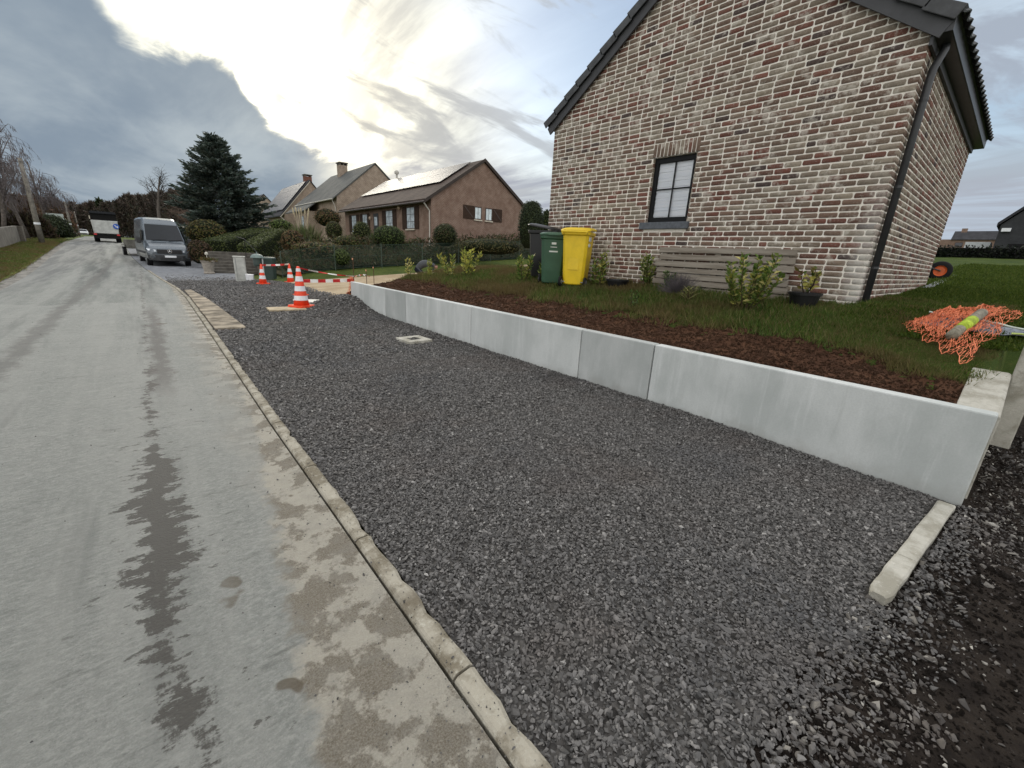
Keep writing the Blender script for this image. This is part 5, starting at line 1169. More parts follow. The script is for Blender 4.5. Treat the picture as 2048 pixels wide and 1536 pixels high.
shrub_px('olive rounded shrub at the foot of the dome shaped shrub', 697, 488, 66, 30, 28, G2+BR[:1], n=1200)
shrub_px('brownish rounded shrub at the left end of the bungalow', 668, 462, 36, 36, 34, BR[2:]+G2, n=800)
shrub_px('light green ball shrub close behind the wire fence', 683, 515, 34, 32, 24.3, G1+[(.07, .09, .03)], n=800)
shrub_px('spreading rust brown bush beyond the ball shrubs', 655, 436, 56, 34, 40, BR, n=900, L=.16)
shrub_px('rust brown bare bush right of the stepped hedges', 586, 484, 48, 44, 29, BR, n=900, L=.15)
shrub_px('very dark egg shaped yew towering beside the bungalow gable', 1062, 452, 58, 92, 25, DK, n=2200, sq=.8)
shrub_px('dark shrub squeezed between the yew and the brick house', 1092, 452, 26, 60, 26, DK+G1, n=700)
shrub_px('dark low shrubs along the foot of the bungalow gable', 980, 494, 150, 30, 26, [(.03, .035, .014), (.05, .05, .022), (.06, .05, .02)], n=1800)
shrub_px('olive green bush behind the parked van', 415, 470, 76, 56, 38, [(.075, .065, .018), (.05, .055, .016), (.06, .04, .014)], n=1500, L=.17)
shrub_px('dark brown bush beside the van and the steps', 400, 505, 46, 46, 31, [(.035, .02, .012), (.05, .035, .015)], n=900, L=.15)
shrub_px('low green bush under the solar panel house', 562, 452, 46, 24, 42, [(.05, .075, .02), (.07, .09, .025)], n=700, L=.16)
shrub_px('flat tangle of garden plants above the garden wall', 640, 497, 110, 24, 26.5, BR+G2+[(.12, .10, .06)], n=1500, L=.14)
# pampas grass
pg = at_d(607, 470, 37); t = thing('pampas_grass', 'tall pale green pampas grass with cream plumes', 'grass clump', (pg.x, pg.y, float(Zg(pg.x, pg.y))))
n = 700; D = np.c_[RNG.normal(0, .45, (n, 2)), np.ones(n)]; V, F = leaf_quads(np.c_[RNG.normal(0, .25, (n, 2)), np.zeros(n)], D, RNG.uniform(1.2, 2.6, n), .05, None, .1); o = add_obj('blades', np_mesh('blades', V, F, face_cols(n, [(.10, .13, .05), (.16, .17, .08), (.12, .12, .07)])), LEAF, t); o['kind'] = 'stuff'
for k in range(9): a = RNG.uniform(0, 6.28); part('plume', plain('cream_plume', (.42, .36, .24), .9), t, lambda m: m.tube([(.2*math.cos(a), .2*math.sin(a), 1.5), (.45*math.cos(a), .45*math.sin(a), 2.7), (.55*math.cos(a), .55*math.sin(a), 3.1+.1*k % .4), (.6*math.cos(a), .6*math.sin(a), 3.5)], [.008, .012, .055, .006], 6))
# --- two clipped hedges that step up the slope
def hedge(label, a, b, w, cols):
    a, b = Vector(a), Vector(b); za, zb = float(Zg(a.x, a.y))-.1, float(Zg(b.x, b.y))-.1; t = thing('clipped_hedge', label, 'hedge', (a.x, a.y, za)); d = Vector((b.x-a.x, b.y-a.y, 0)); L_ = d.length; d.normalize(); s = Vector((-d.y, d.x, 0)); n = 16; rings = []
    for k in range(n+1):
        u = k/n; top = a.z+(b.z-a.z)*u-za; bot = zb*u+za*(1-u)-za; c = d*(L_*u); ww = w/2*(1 if 0 < k < n else .93); rings.append([c+s*ww+Vector((0, 0, bot)), c+s*ww+Vector((0, 0, top-.14)), c+s*(ww-.12)+Vector((0, 0, top-.03)), c-s*(ww-.12)+Vector((0, 0, top-.03)), c-s*ww+Vector((0, 0, top-.14)), c-s*ww+Vector((0, 0, bot))])
    MB().loft(rings).build('branches', CORE, t)
    m_ = 5200; u = RNG.random(m_); f = RNG.random(m_); P = np.zeros((m_, 3)); N = np.zeros((m_, 3)); topz = (a.z+(b.z-a.z)*u)-za; botz = (zb-za)*u; sd_ = np.where(RNG.random(m_) < .5, 1, -1); istop = f < .42; isend = f > .92
    off = np.where(istop, RNG.uniform(-1, 1, m_)*w/2, sd_*w/2); hz = np.where(istop, topz, botz+(topz-botz)*RNG.random(m_)**.8); uu = np.where(isend, 0.0, u*L_); off = np.where(isend, RNG.uniform(-1, 1, m_)*w/2, off); hz = np.where(isend, (a.z-za)*RNG.random(m_), hz)
    P[:] = np.outer(uu, np.array(d))+np.outer(off, np.array(s)); P[:, 2] = hz; N[:] = np.outer(np.where(istop | isend, 0, sd_), np.array(s)); N[:, 2] = istop; N -= np.outer(isend, np.array(d)); P += RNG.normal(0, .035, P.shape)
    V, F, c_ = leafy_skin(P, N, .10*RNG.uniform(.6, 1.3, m_), .06, cols); o = add_obj('foliage', np_mesh('foliage', V, F, c_), LEAF, t); o['kind'] = 'stuff'
HG = [(.038, .052, .015), (.050, .064, .018), (.062, .072, .022)]
hedge('long clipped green hedge sloping up beside the spruce', at_d(425, 481, 33), at_d(524, 457, 42), 1.35, HG); hedge('second clipped green hedge in front, sloping up beside the steps', at_d(494, 491, 29.5), at_d(556, 458, 38), .95, HG)

# ================================================================== HOUSES ACROSS THE GARDEN
def mat_brickwall(name, c1, c2, mort, sc=1.0, bh=.065):
    m = NT(name); tr = m.n('ShaderNodeSeparateXYZ'); m.l(m.co, tr.inputs[0]); cm = m.n('ShaderNodeCombineXYZ'); m.l(m.math('ADD', tr.outputs[0], tr.outputs[1]), cm.inputs[0]); m.l(tr.outputs[2], cm.inputs[1])
    b = m.n('ShaderNodeTexBrick'); m.l(cm.outputs[0], b.inputs['Vector']); b.inputs['Color1'].default_value = (*c1, 1); b.inputs['Color2'].default_value = (*c2, 1); b.inputs['Mortar'].default_value = (*mort, 1); b.inputs['Scale'].default_value = 1.0
    b.inputs['Brick Width'].default_value = .22; b.inputs['Row Height'].default_value = bh; b.inputs['Mortar Size'].default_value = bh*.16; b.inputs['Bias'].default_value = 0.0
    n = m.noise(1.6, 6, .7); n2 = m.noise(9, 4, .7); c = m.mix(m.mapr(n, .35, .65, 0, .6), b.outputs[0], tuple(x*.7 for x in c1)); c = m.mix(m.mapr(n2, .55, .7, 0, .4), c, tuple(min(1, x*1.6) for x in c2)); m.bump(b.outputs['Fac'], -.4, .01); return m.done(c, .92)
BRK_B = mat_brickwall('bungalow_brick', (.180, .108, .080), (.225, .140, .106), (.31, .255, .21), 1.0, .085); BRK_C = mat_brickwall('buff_brick', (.25, .185, .14), (.32, .245, .185), (.44, .38, .31), 1.0, .11); BRK_D = mat_brickwall('buff_brick_pale', (.30, .235, .18), (.25, .19, .145), (.44, .38, .31), 1.0, .11)
def mat_tiles(name, c1, c2, row=.34, colw=.30):
    m = NT(name); x, y, z = m.xyz(); cm = m.n('ShaderNodeCombineXYZ'); m.l(y, cm.inputs[0]); m.l(z, cm.inputs[1]); b = m.n('ShaderNodeTexBrick'); m.l(cm.outputs[0], b.inputs['Vector']); b.inputs['Color1'].default_value = (*c1, 1); b.inputs['Color2'].default_value = (*c2, 1); b.inputs['Mortar'].default_value = (*[v*.45 for v in c1], 1); b.inputs['Scale'].default_value = 1
    b.inputs['Brick Width'].default_value = colw; b.inputs['Row Height'].default_value = row*.55; b.inputs['Mortar Size'].default_value = .018; c = m.mix(m.mapr(m.noise(.8, 5, .6), .35, .7, 0, .4), b.outputs[0], tuple(v*1.5 for v in c2)); m.bump(b.outputs['Fac'], -.6, .02); return m.done(c, .8)
T_BR = mat_tiles('brown_roof_tiles', (.060, .045, .038), (.080, .060, .050)); T_SL = mat_tiles('slate_roof', (.085, .088, .085), (.105, .108, .103), .25, .25); T_DK = mat_tiles('dark_roof', (.035, .036, .040), (.05, .05, .055))
SHUT = plain('brown_shutter', (.045, .028, .020), .7, .2, 8); FRM = plain('dark_brown_frame', (.05, .032, .025), .6); SILL = plain('pale_sill', (.50, .46, .38), .8); WINL = plain('curtained_glass', (.42, .47, .50), .15, .35, 2.5, spec=.6); ZW = plain('pale_gutter', (.45, .43, .38), .6)
def house_ridge_y(t, X0, X1, Y0, Y1, zb, ze, za, wallm, roofm, ov=.35, th=.16, oy=.12):
    """ridge along Y: facade X0 faces the road, gable Y0 faces us"""
    XM = (X0+X1)/2; L = Vector(t.location)
    part('wall', wallm, t, lambda m: m.extrude([(X0, zb), (X1, zb), (X1, ze), (XM, za-.02), (X0, ze)], 'y', Y0, Y1), world=True)
    sl_ = (za-ze)/(XM-X0); rs = []
    for s in (-1, 1):
        xe = XM+s*(XM-X0+ov); zz = ze-ov*sl_+.03
        rs.append(part('roof', roofm, t, lambda m: m.extrude([(XM, za+.03), (xe, zz), (xe, zz+th), (XM, za+.03+th)], 'y', Y0-oy, Y1+oy), world=True))
    return rs, sl_, XM
bX0, bX1, bY0, bY1 = 17.16, 26.8, 30.0, 48.2; bE, bA = 5.50, 8.62
bun = thing('bungalow', 'brown brick bungalow with shutters, brown roof and solar panels', 'house', (bX0, bY0, 1.0))
(br_f, br_b), bs, bXM = house_ridge_y(bun, bX0, bX1, bY0, bY1, .2, bE, bA, BRK_B, T_BR, .55, .18, .15)
def wpart(t, name, mat, fn, par=None, bev=0):
    mm = MB(); fn(mm); o = mm.build(name, mat, t, world=True, bevel=bev)
    if par is not None: o.parent = par
    return o
def facade_window(t, X, ya, yb, za, zb, shutters=True, bars=2, sill=True):
    w = wpart(t, 'window', FRM, lambda m: [m.box((X-.03, ya, za), (X+.02, ya+.06, zb)), m.box((X-.03, yb-.06, za), (X+.02, yb, zb)), m.box((X-.03, ya+.06, zb-.06), (X+.02, yb-.06, zb)), m.box((X-.03, ya+.06, za), (X+.02, yb-.06, za+.06))]); wpart(t, 'pane', WINL, lambda m: m.box((X-.012, ya+.06, za+.06), (X+.01, yb-.06, zb-.06)), w)
    for k in range(1, bars+1): zz = za+(zb-za)*k/(bars+1); wpart(t, 'glazing_bar', FRM, lambda m: m.box((X-.026, ya+.06, zz-.015), (X-.013, yb-.06, zz+.015)), w)
    wpart(t, 'glazing_bar', FRM, lambda m: m.box((X-.03, (ya+yb)/2-.015, za+.06), (X-.0265, (ya+yb)/2+.015, zb-.06)), w)
    if sill: wpart(t, 'window_sill', SILL, lambda m: m.box((X-.12, ya-.08, za-.10), (X+.02, yb+.08, za-.005)), w)
    if shutters:
        sw = (yb-ya)*.5
        for y_a, y_b in ((ya-sw-.03, ya-.03), (yb+.03, yb+sw+.03)): wpart(t, 'shutter', SHUT, lambda m: [m.box((X-.05, y_a, za-.02), (X-.004, y_b, zb+.02))]+[m.box((X-.06, y_a+.04, zz), (X-.051, y_b-.04, zz+.05)) for zz in (za+.2, zb-.25)])
facade_window(bun, bX0, 32.6, 34.0, 3.30, 4.98); facade_window(bun, bX0, 36.6, 38.0, 3.30, 4.90); facade_window(bun, bX0, 42.2, 43.4, 3.15, 4.80); facade_window(bun, bX0, 45.0, 46.3, 3.15, 4.80)
dr = wpart(bun, 'door', plain('dark_door', (.022, .018, .016), .5), lambda m: m.box((bX0-.04, 39.6, 1.95), (bX0+.02, 40.7, 4.75))); wpart(bun, 'pane', WINL, lambda m: m.box((bX0-.05, 39.85, 3.7), (bX0-.041, 40.45, 4.45)), dr); wpart(bun, 'handle', ZW, lambda m: m.box((bX0-.09, 39.68, 3.0), (bX0-.041, 39.74, 3.2)), dr)
ga = wpart(bun, 'garage_door', plain('garage_brown', (.045, .028, .026), .6, .2, 2), lambda m: m.box((bX0-.02, 31.3, .3), (bX0+.03, 34.1, 2.25))); 
for k in range(6): wpart(bun, 'panel', plain('garage_brown'if False else 'garage_panel', (.05, .032, .03), .6), lambda m: m.box((bX0-.034, 31.35+.455*k, .32), (bX0-.021, 31.35+.455*k+.43, 2.2)), ga)
wl_ = wpart(bun, 'wall_lamp', plain('lamp_pale', (.55, .42, .32), .5), lambda m: m.lathe([(.04, 0), (.14, .1), (.14, .28), (.05, .34)], 10, Matrix.Translation((bX0-.14, 35.1, 4.85)))); wpart(bun, 'wall_lamp', plain('lamp_pale'), lambda m: m.lathe([(.03, 0), (.10, .1), (.10, .25), (.04, .3)], 10, Matrix.Translation((bX0-.16, 41.2, 4.2))))
facY = bY0
for xa, xb, sx0, sx1 in ((21.15, 21.85, 20.05, 21.1), (22.25, 22.95, 23.0, 24.0)):
    w = wpart(bun, 'window', FRM, lambda m: [m.box((xa, facY-.03, 4.30), (xa+.06, facY+.02, 5.28)), m.box((xb-.06, facY-.03, 4.30), (xb, facY+.02, 5.28)), m.box((xa+.06, facY-.03, 5.21), (xb-.06, facY+.02, 5.28)), m.box((xa+.06, facY-.03, 4.30), (xb-.06, facY+.02, 4.37))]); wpart(bun, 'pane', plain('bright_glass', (.60, .68, .70), .15, .2, 3), lambda m: m.box((xa+.06, facY-.012, 4.37), (xb-.06, facY+.01, 5.21)), w); wpart(bun, 'glazing_bar', FRM, lambda m: m.box(((xa+xb)/2-.012, facY-.025, 4.37), ((xa+xb)/2+.012, facY-.013, 5.21)), w); wpart(bun, 'window_sill', SILL, lambda m: m.box((xa-.05, facY-.1, 4.2), (xb+.05, facY+.02, 4.295)), w)
    s_ = wpart(bun, 'shutter', SHUT, lambda m: m.box((sx0, facY-.05, 4.28), (sx1, facY-.004, 5.3))); wpart(bun, 'brace', FRM, lambda m: m.bar((sx0+.1, facY-.058, 5.2), (sx1-.1, facY-.058, 4.4), .08, .012, (0, 1, 0)), s_)
gt = wpart(bun, 'gutter', plain('brown_gutter', (.06, .045, .04), .5), lambda m: m.tube([(bX0-.60, bY0-.12, bE-.36), (bX0-.60, bY1+.1, bE-.36)], .075, 8)); dpn = wpart(bun, 'downpipe', ZW, lambda m: m.tube([(bX0-.58, bY0+.05, bE-.42), (bX0-.30, bY0+.10, bE-.72), (bX0-.07, bY0+.12, bE-.95), (bX0-.07, bY0+.12, .6)], .05, 8))
wpart(bun, 'corner_coping', plain('verge_brown', (.055, .045, .04), .7), lambda m: m.extrude([(bXM, bA+.02), (bX0-.6, bE-.43), (bX0-.6, bE-.18), (bXM, bA+.27)], 'y', bY0-.19, bY0-.152)); wpart(bun, 'corner_coping', plain('verge_brown'), lambda m: m.extrude([(bXM, bA+.02), (bX1+.6, bE-.43), (bX1+.6, bE-.18), (bXM, bA+.27)], 'y', bY0-.19, bY0-.152))
wpart(bun, 'ridge_vent', ZW, lambda m: m.lathe([(.10, 0), (.10, .55), (.22, .57), (.24, .78), (.08, .95)], 12, Matrix.Translation((bXM, 45.6, bA+.15))))
m = NT('solar_panel'); SOLAR = m.done(m.mix(m.mapr(m.noise(1.5, 3, .5), .3, .7), (.05, .05, .06), (.095, .085, .085)), .42, 0, .35)
ALU = plain('panel_frame', (.5, .51, .52), .4)
def solar(t, X0, XM, ze, za, th, ys_, u0, u1, rows, par=None):
    d = Vector((XM-X0, 0, za-ze)); Lr = d.length; d.normalize(); nr = Vector((-d.z, 0, d.x)); base = Vector((X0, 0, ze+.03))+nr*(th*.95+.08)
    for a, b in zip(ys_[:-1], ys_[1:]):
        for r_i in range(rows):
            ua, ub = u0+(u1-u0)*r_i/rows, u0+(u1-u0)*(r_i+1)/rows; pa_, pb_ = base+d*(Lr*ua+.01), base+d*(Lr*ub-.01)
            o = wpart(t, 'solar_panel', SOLAR, lambda m: m.loft([[pa_+Vector((0, a+.01, 0)), pb_+Vector((0, a+.01, 0)), pb_+Vector((0, b-.01, 0)), pa_+Vector((0, b-.01, 0))], [p+nr*.035 for p in (pa_+Vector((0, a+.01, 0)), pb_+Vector((0, a+.01, 0)), pb_+Vector((0, b-.01, 0)), pa_+Vector((0, b-.01, 0)))]]), par)
solar(bun, bX0, bXM, bE, bA, .18, list(np.linspace(31.4, 47.6, 17)), .36, .97, 2)
# slate-roofed house beyond
h2 = thing('slate_roof_house', 'buff brick house with a steep grey slate roof behind the bungalow', 'house', (19.2, 54, 1.5)); a2 = on_y(750, 326, 54)
h2X0, h2E, h2A = 18.4, 7.3, a2.z-.15; h2X1 = 2*a2.x-h2X0
house_ridge_y(h2, h2X0, h2X1, 54, 70, .8, h2E, h2A, BRK_C, T_SL, .5, .16, .1)
ch = at_d(686, 345, math.hypot(a2.x, 62)); wpart(h2, 'chimney', BRK_C, lambda m: [m.box((a2.x-.9, 63.5, h2A-1.5), (a2.x+.1, 64.7, h2A+.9))]); wpart(h2, 'chimney_cap', STONEW, lambda m: [m.box((a2.x-1.0, 63.4, h2A+1.15), (a2.x+.2, 64.8, h2A+1.28))]+[m.box((a2.x-.9+.45*k, 63.5, h2A+.9), (a2.x-.75+.45*k, 64.7, h2A+1.149)) for k in range(3)])
wpart(h2, 'gutter', ZW, lambda m: m.tube([(h2X0-.55, 53.95, h2E-.35), (h2X0-.55, 70, h2E-.35)], .08, 8)); wpart(h2, 'downpipe', ZW, lambda m: m.tube([(h2X0-.5, 54.2, h2E-.4), (h2X0-.1, 54.3, h2E-1.3), (h2X0-.08, 54.3, 1.2)], .05, 8))
wpart(h2, 'porch_wall', BRK_D, lambda m: m.box((h2X0-1.6, 61, .8), (h2X0-.01, 66, 5.9)), None); wpart(h2, 'porch_roof', T_SL, lambda m: m.extrude([(h2X0-1.9, 5.75), (h2X0-.02, 7.1), (h2X0-.02, 7.25), (h2X0-1.9, 5.9)], 'y', 60.7, 70))
facade_window(h2, h2X0, 56.0, 57.2, 3.6, 5.4, False); facade_window(h2, h2X0-1.6, 62.2, 63.4, 3.5, 5.3, False)
# house with solar panels further on
a3 = on_y(619, 359, 74); h3 = thing('solar_panel_house', 'buff brick house whose whole roof slope carries pale solar panels', 'house', (16.5, 74, 1.8)); h3X0 = on_y(562, 420, 74).x+.4; h3E = 6.3; h3A = a3.z-.2; h3X1 = 2*a3.x-h3X0
house_ridge_y(h3, h3X0, h3X1, 74, 90, 1.0, h3E, h3A, BRK_C, T_DK, .6, .16, .15); solar(h3, h3X0, a3.x, h3E, h3A, .16, list(np.linspace(74.6, 89.5, 10)), .03, .96, 4)
wpart(h3, 'chimney', plain('red_chimney', (.16, .075, .055), .9), lambda m: [m.box((a3.x-.3, 75.2, h3A-.8), (a3.x+.7, 76.3, h3A+.75))]); wpart(h3, 'chimney_cap', STONEW, lambda m: m.box((a3.x-.4, 75.1, h3A+.95), (a3.x+.8, 76.4, h3A+1.05))); wpart(h3, 'flue', STONEW, lambda m: [m.box((a3.x-.3, 75.2, h3A+.75), (a3.x-.15, 76.3, h3A+.949)), m.box((a3.x+.55, 75.2, h3A+.75), (a3.x+.7, 76.3, h3A+.949))])
wpart(h3, 'verge_board', SILL, lambda m: m.extrude([(a3.x, h3A-.18), (h3X0-.6, h3E-.82), (h3X0-.6, h3E-.68), (a3.x, h3A-.02)], 'y', 73.8, 73.84)); wpart(h3, 'downpipe', ZW, lambda m: m.tube([(h3X0-.6, 73.9, h3E-.7), (h3X0-.05, 73.93, h3E-1.2), (h3X0-.05, 73.93, 1.5)], .07, 8))
w = wpart(h3, 'window', SILL, lambda m: m.box((a3.x-1.5, 73.93, 5.5), (a3.x-.6, 73.99, 7.3))); wpart(h3, 'pane', plain('dark_pane', (.05, .05, .06), .2), lambda m: m.box((a3.x-1.35, 73.91, 5.65), (a3.x-.75, 73.929, 7.15)), w)
a4 = on_y(527, 387, 112); h4 = thing('gabled_house', 'small pale gabled house peeping out behind the spruce', 'house', (a4.x-3, 112, 2)); house_ridge_y(h4, a4.x-3.5, a4.x+3.5, 112, 124, 1.2, a4.z-4.0, a4.z-.3, BRK_D, T_DK, .5, .2, .2)
w = wpart(h4, 'window', SILL, lambda m: m.box((a4.x-.5, 111.93, a4.z-4.6), (a4.x+.5, 111.99, a4.z-3.2))); wpart(h4, 'pane', plain('dark_pane'), lambda m: m.box((a4.x-.4, 111.9, a4.z-4.5), (a4.x+.4, 111.929, a4.z-3.3)), w)
# --- houses beyond the lawn on the right
e = on_x(1898, 476, 200); f_ = on_x(1992, 462, 200); fr_h = thing('distant_house', 'distant brick house with dark roof and chimney above the black hedge', 'house', (200, f_.y, 10)); zE = on_x(1940, 479, 200).z; zR = on_x(1940, 462, 200).z
part('wall', BRK_B, fr_h, lambda m: m.extrude([(f_.y-1.5, 8.5), (e.y+3, 8.5), (e.y+3, zE), (f_.y-1.5, zE)], 'x', 200, 207), world=True); part('roof', T_DK, fr_h, lambda m: m.extrude([(199.4, zE-.15), (203.5, zR), (207.6, zE-.15), (207.6, zE), (203.5, zR+.2), (199.4, zE)], 'y', f_.y-1.8, e.y-.6), world=True)
part('chimney', BRK_B, fr_h, lambda m: m.box((202.9, (e.y+f_.y)/2+1.5, zR-.6), (204.1, (e.y+f_.y)/2+2.8, zR+1.0)), world=True)
for ya, yb in ((e.y-3.6, e.y-1.8), (e.y-6.6, e.y-4.8), (e.y-8.6, e.y-7.9)):
    w = wpart(fr_h, 'window', FRM, lambda m: m.box((199.93, ya, zE-2.2), (199.99, yb, zE-.9))); wpart(fr_h, 'pane', plain('dark_pane'), lambda m: m.box((199.9, ya+.1, zE-2.1), (199.929, yb-.1, zE-1.0)), w)
SLW = mat_brickwall('slate_grey_brick', (.045, .047, .050), (.060, .062, .065), (.040, .042, .044)); g0 = on_x(2002, 450, 62); g1 = on_x(2048, 421, 62)
sg = thing('dark_house', 'dark slate grey house gable at the edge of the lawn', 'house', (62, g0.y, 4)); sl_ = (g1.z-g0.z)/(g0.y-g1.y); ym = g0.y-6.0
part('wall', SLW, sg, lambda m: m.extrude([(g0.y, 3.4), (g0.y, g0.z), (ym, g0.z+6*sl_), (g0.y-12, g0.z), (g0.y-12, 3.4)], 'x', 62, 72), world=True); part('roof', T_DK, sg, lambda m: [m.extrude([(g0.y+.25, g0.z-.1), (ym, g0.z+6*sl_+.08), (ym, g0.z+6*sl_+.38), (g0.y+.25, g0.z+.2)], 'x', 61.8, 72.2), m.extrude([(g0.y-12.25, g0.z-.1), (ym, g0.z+6*sl_+.08), (ym, g0.z+6*sl_+.38), (g0.y-12.25, g0.z+.2)], 'x', 61.8, 72.2)], world=True)
lamp = on_x(2006, 460, 61.95); wpart(sg, 'wall_lamp', REFL, lambda m: m.box((61.7, lamp.y-.5, lamp.z-.15), (61.99, lamp.y+.1, lamp.z+.15))); an = wpart(sg, 'annex', plain('black_cladding', (.010, .010, .011), .7), lambda m: m.box((57, g0.y-14, 2.5), (61.99, g0.y-1.0, 4.62)))
wc = thing('white_shed', 'low pale shed beside the dark slate house', 'shed', (66, g0.y+3, 4)); q0, q1 = on_x(1932, 497, 66), on_x(1982, 484, 66); part('wall', plain('pale_shed', (.52, .54, .56), .6), wc, lambda m: [m.box((66, q1.y+.0, 3.5), (70, q1.y+1.8, q1.z))], world=True); part('roof', plain('pale_shed'), wc, lambda m: m.box((65.8, q1.y+1.81, q0.z-.15), (70.2, q0.y, q0.z)), world=True)
# black hedge at the end of the lawn
bh = thing('dark_hedge', 'long low blackish hedge closing off the far end of the lawn', 'hedge', (31, -14, float(Zg(31, -14)))); hA, hB = -20, 6.5
part('branches', plain('black_core', (.006, .007, .006), .95), bh, lambda m: m.box((31, hA, 1.8), (32, hB, 3.02)), world=True)
n = 9000; P = np.c_[RNG.uniform(30.9, 32.1, n), RNG.uniform(hA, hB, n), RNG.uniform(2.3, 3.1, n)]; P[:, 0] = np.where(P[:, 2] < 3.0, 30.97, P[:, 0]); V, F = leaf_quads(P-np.array(bh.location), rand_dirs(n, .2), .14, .07); o = add_obj('foliage', np_mesh('foliage', V, F, face_cols(n, [(.008, .012, .008), (.014, .018, .010), (.010, .010, .010)])), LEAF, bh); o['kind'] = 'stuff'

# ================================================================== TREES
BARK = plain('grey_bark', (.11, .095, .085), .95, .35, 6, bump=.6)
def spruce(label, base, h, rad, seed):
    rg = np.random.default_rng(seed); t = thing('spruce_tree', label, 'tree', base); part('trunk', plain('dark_bark', (.045, .032, .024), .95), t, lambda m: m.tube([(0, 0, -.2), (0, 0, h*.5), (0, 0, h*.97)], [.22, .12, .015], 8))
    P, D, Q0, Q1 = [], [], [], []
    z = .35
    while z < h*.985:
        fr = 1-z/h; rr = rad*(fr**.78)*rg.uniform(.88, 1.1)+.10; nb = int(8+12*fr)
        for k in range(nb):
            a = rg.uniform(0, 6.28); L = rr*rg.uniform(.72, 1.12); up = .55-.75*fr+rg.normal(0, .08); d = np.array([math.cos(a), math.sin(a), up]); d /= np.linalg.norm(d); p0 = np.array([0, 0, z+rg.uniform(-.15, .15)]); Q0.append(p0); Q1.append(p0+d*L*.95)
            ns = int(5+L*9); side = np.array([-math.sin(a), math.cos(a), 0])
            for s in np.linspace(.22, 1.02, ns):
                c = p0+d*L*s+np.array([0, 0, .10*L*s*s]); sp = (1.05-s)*.34*L+.06
                for q in (-1, 0, 1):
                    P.append(c+side*q*sp*rg.uniform(.3, 1)+rg.normal(0, .05, 3)); D.append(d*(.9)+side*q*.8+np.array([0, 0, .05+rg.normal(0, .2)]))
        z += .20+.14*fr
    P, D = np.array(P), np.array(D); n = len(P); V, F = leaf_quads(P, D, RNG.uniform(.22, .48, n), RNG.uniform(.09, .17, n)); outer = np.linalg.norm(P[:, :2], axis=1)
    o = add_obj('crown', np_mesh('crown', V, F, face_cols(n, [(.030, .044, .036), (.040, .056, .046), (.056, .072, .062), (.040, .048, .032), (.078, .090, .080)], 2, .3)), LEAF, t); o['kind'] = 'stuff'
    V, F = sticks(np.array(Q0), np.array(Q1), np.full(len(Q0), .025), np.full(len(Q0), .006)); o = add_obj('branches', np_mesh('branches', V, F), plain('dark_bark'), t); o['kind'] = 'stuff'
sb_ = at_d(457, 500, 45); zt = at_d(440, 277, 45).z
spruce('big dark blue green spruce behind the clipped hedges', (sb_.x, sb_.y, float(Zg(sb_.x, sb_.y))), zt-float(Zg(sb_.x, sb_.y)), 4.3, 3)
def bare_tree(name, label, base, h, seed, droop=0.0, spread=.5, cols=(.10, .085, .078), lev=4, r0=.16, trunk_h=.32, nbr=9, twig=.9, group=None):
    rg = np.random.default_rng(seed); t = thing(name, label, 'tree', base, 0, group); segs_ = []
    def grow(p, d, L, r, l):
        n = 4; pts_ = [p]
        for k in range(n):
            d = d+rg.normal(0, .10, 3)+np.array([0, 0, (.06 if l < 2 else -.10*droop*l)]); d = d/np.linalg.norm(d); q = pts_[-1]+d*L/n; segs_.append((pts_[-1], q, r*(1-.17*k), r*(1-.17*(k+1)), l)); pts_.append(q)
        if l >= lev: return
        for k in range((nbr if l < 2 else max(4, nbr-3-l)) if l > 0 else nbr+5):
            s = rg.uniform(.25 if l else trunk_h, 1.0); i = min(n-1, int(s*n)); p2 = pts_[i]+(pts_[i+1]-pts_[i])*(s*n-i); a = rg.uniform(0, 6.28); ax = np.array([math.cos(a), math.sin(a), 0]); d2 = d*(1-spread)+ax*spread+np.array([0, 0, .18-(.30*droop*(l+1)) if l else .35]); d2 /= np.linalg.norm(d2); grow(p2, d2, L*(rg.uniform(.42, .62) if l else rg.uniform(.35, .5)*(1.15-s*.5))*twig, r*.42*(1.1-.5*s), l+1)
    grow(np.array([0, 0, -.1]), np.array([rg.normal(0, .04), rg.normal(0, .04), 1.0]), h*.92, r0, 0)
    tm = MB(); tr = [s for s in segs_ if s[4] == 0]; tm.tube([tr[0][0]]+[s[1] for s in tr], [tr[0][2]]+[s[3] for s in tr], 8); tm.build('trunk', BARK, t, smooth=True)
    rest = [s for s in segs_ if s[4] > 0]; V, F = sticks(np.array([s[0] for s in rest]), np.array([s[1] for s in rest]), np.maximum(.008, np.array([s[2] for s in rest])), np.maximum(.006, np.array([s[3] for s in rest]))); o = add_obj('crown', np_mesh('crown', V, F), plain('twigs_'+name, cols, .95, .25, .8), t); o['kind'] = 'stuff'; return len(rest)
for k, (px, py, D, top, sd_, lb) in enumerate(((8, 478, 57, 240, 4, 'tallest bare drooping birch, leftmost above the low concrete wall'), (58, 476, 62, 275, 9, 'bare drooping birch right behind the leaning utility pole'), (98, 474, 74, 312, 12, 'smaller bare drooping birch right of the utility pole'), (-30, 478, 60, 250, 15, 'bare birch at the left beyond the low concrete wall'))):
    p = at_d(px, py, D); zt = at_d(px, top, D).z; z0 = float(Zg(p.x, p.y)); bare_tree('birch_tree', lb, (p.x, p.y, z0), zt-z0, sd_, .85, .55, (.150, .130, .130), 4, .17, .25, 10)
p = at_d(322, 470, 150); z0 = float(Zg(p.x, p.y)); bare_tree('oak_tree', 'lone bare tree standing up above the distant wood', (p.x, p.y, z0), at_d(322, 349, 150).z-z0, 31, .0, .62, (.060, .052, .046), 3, .5, .45, 8)
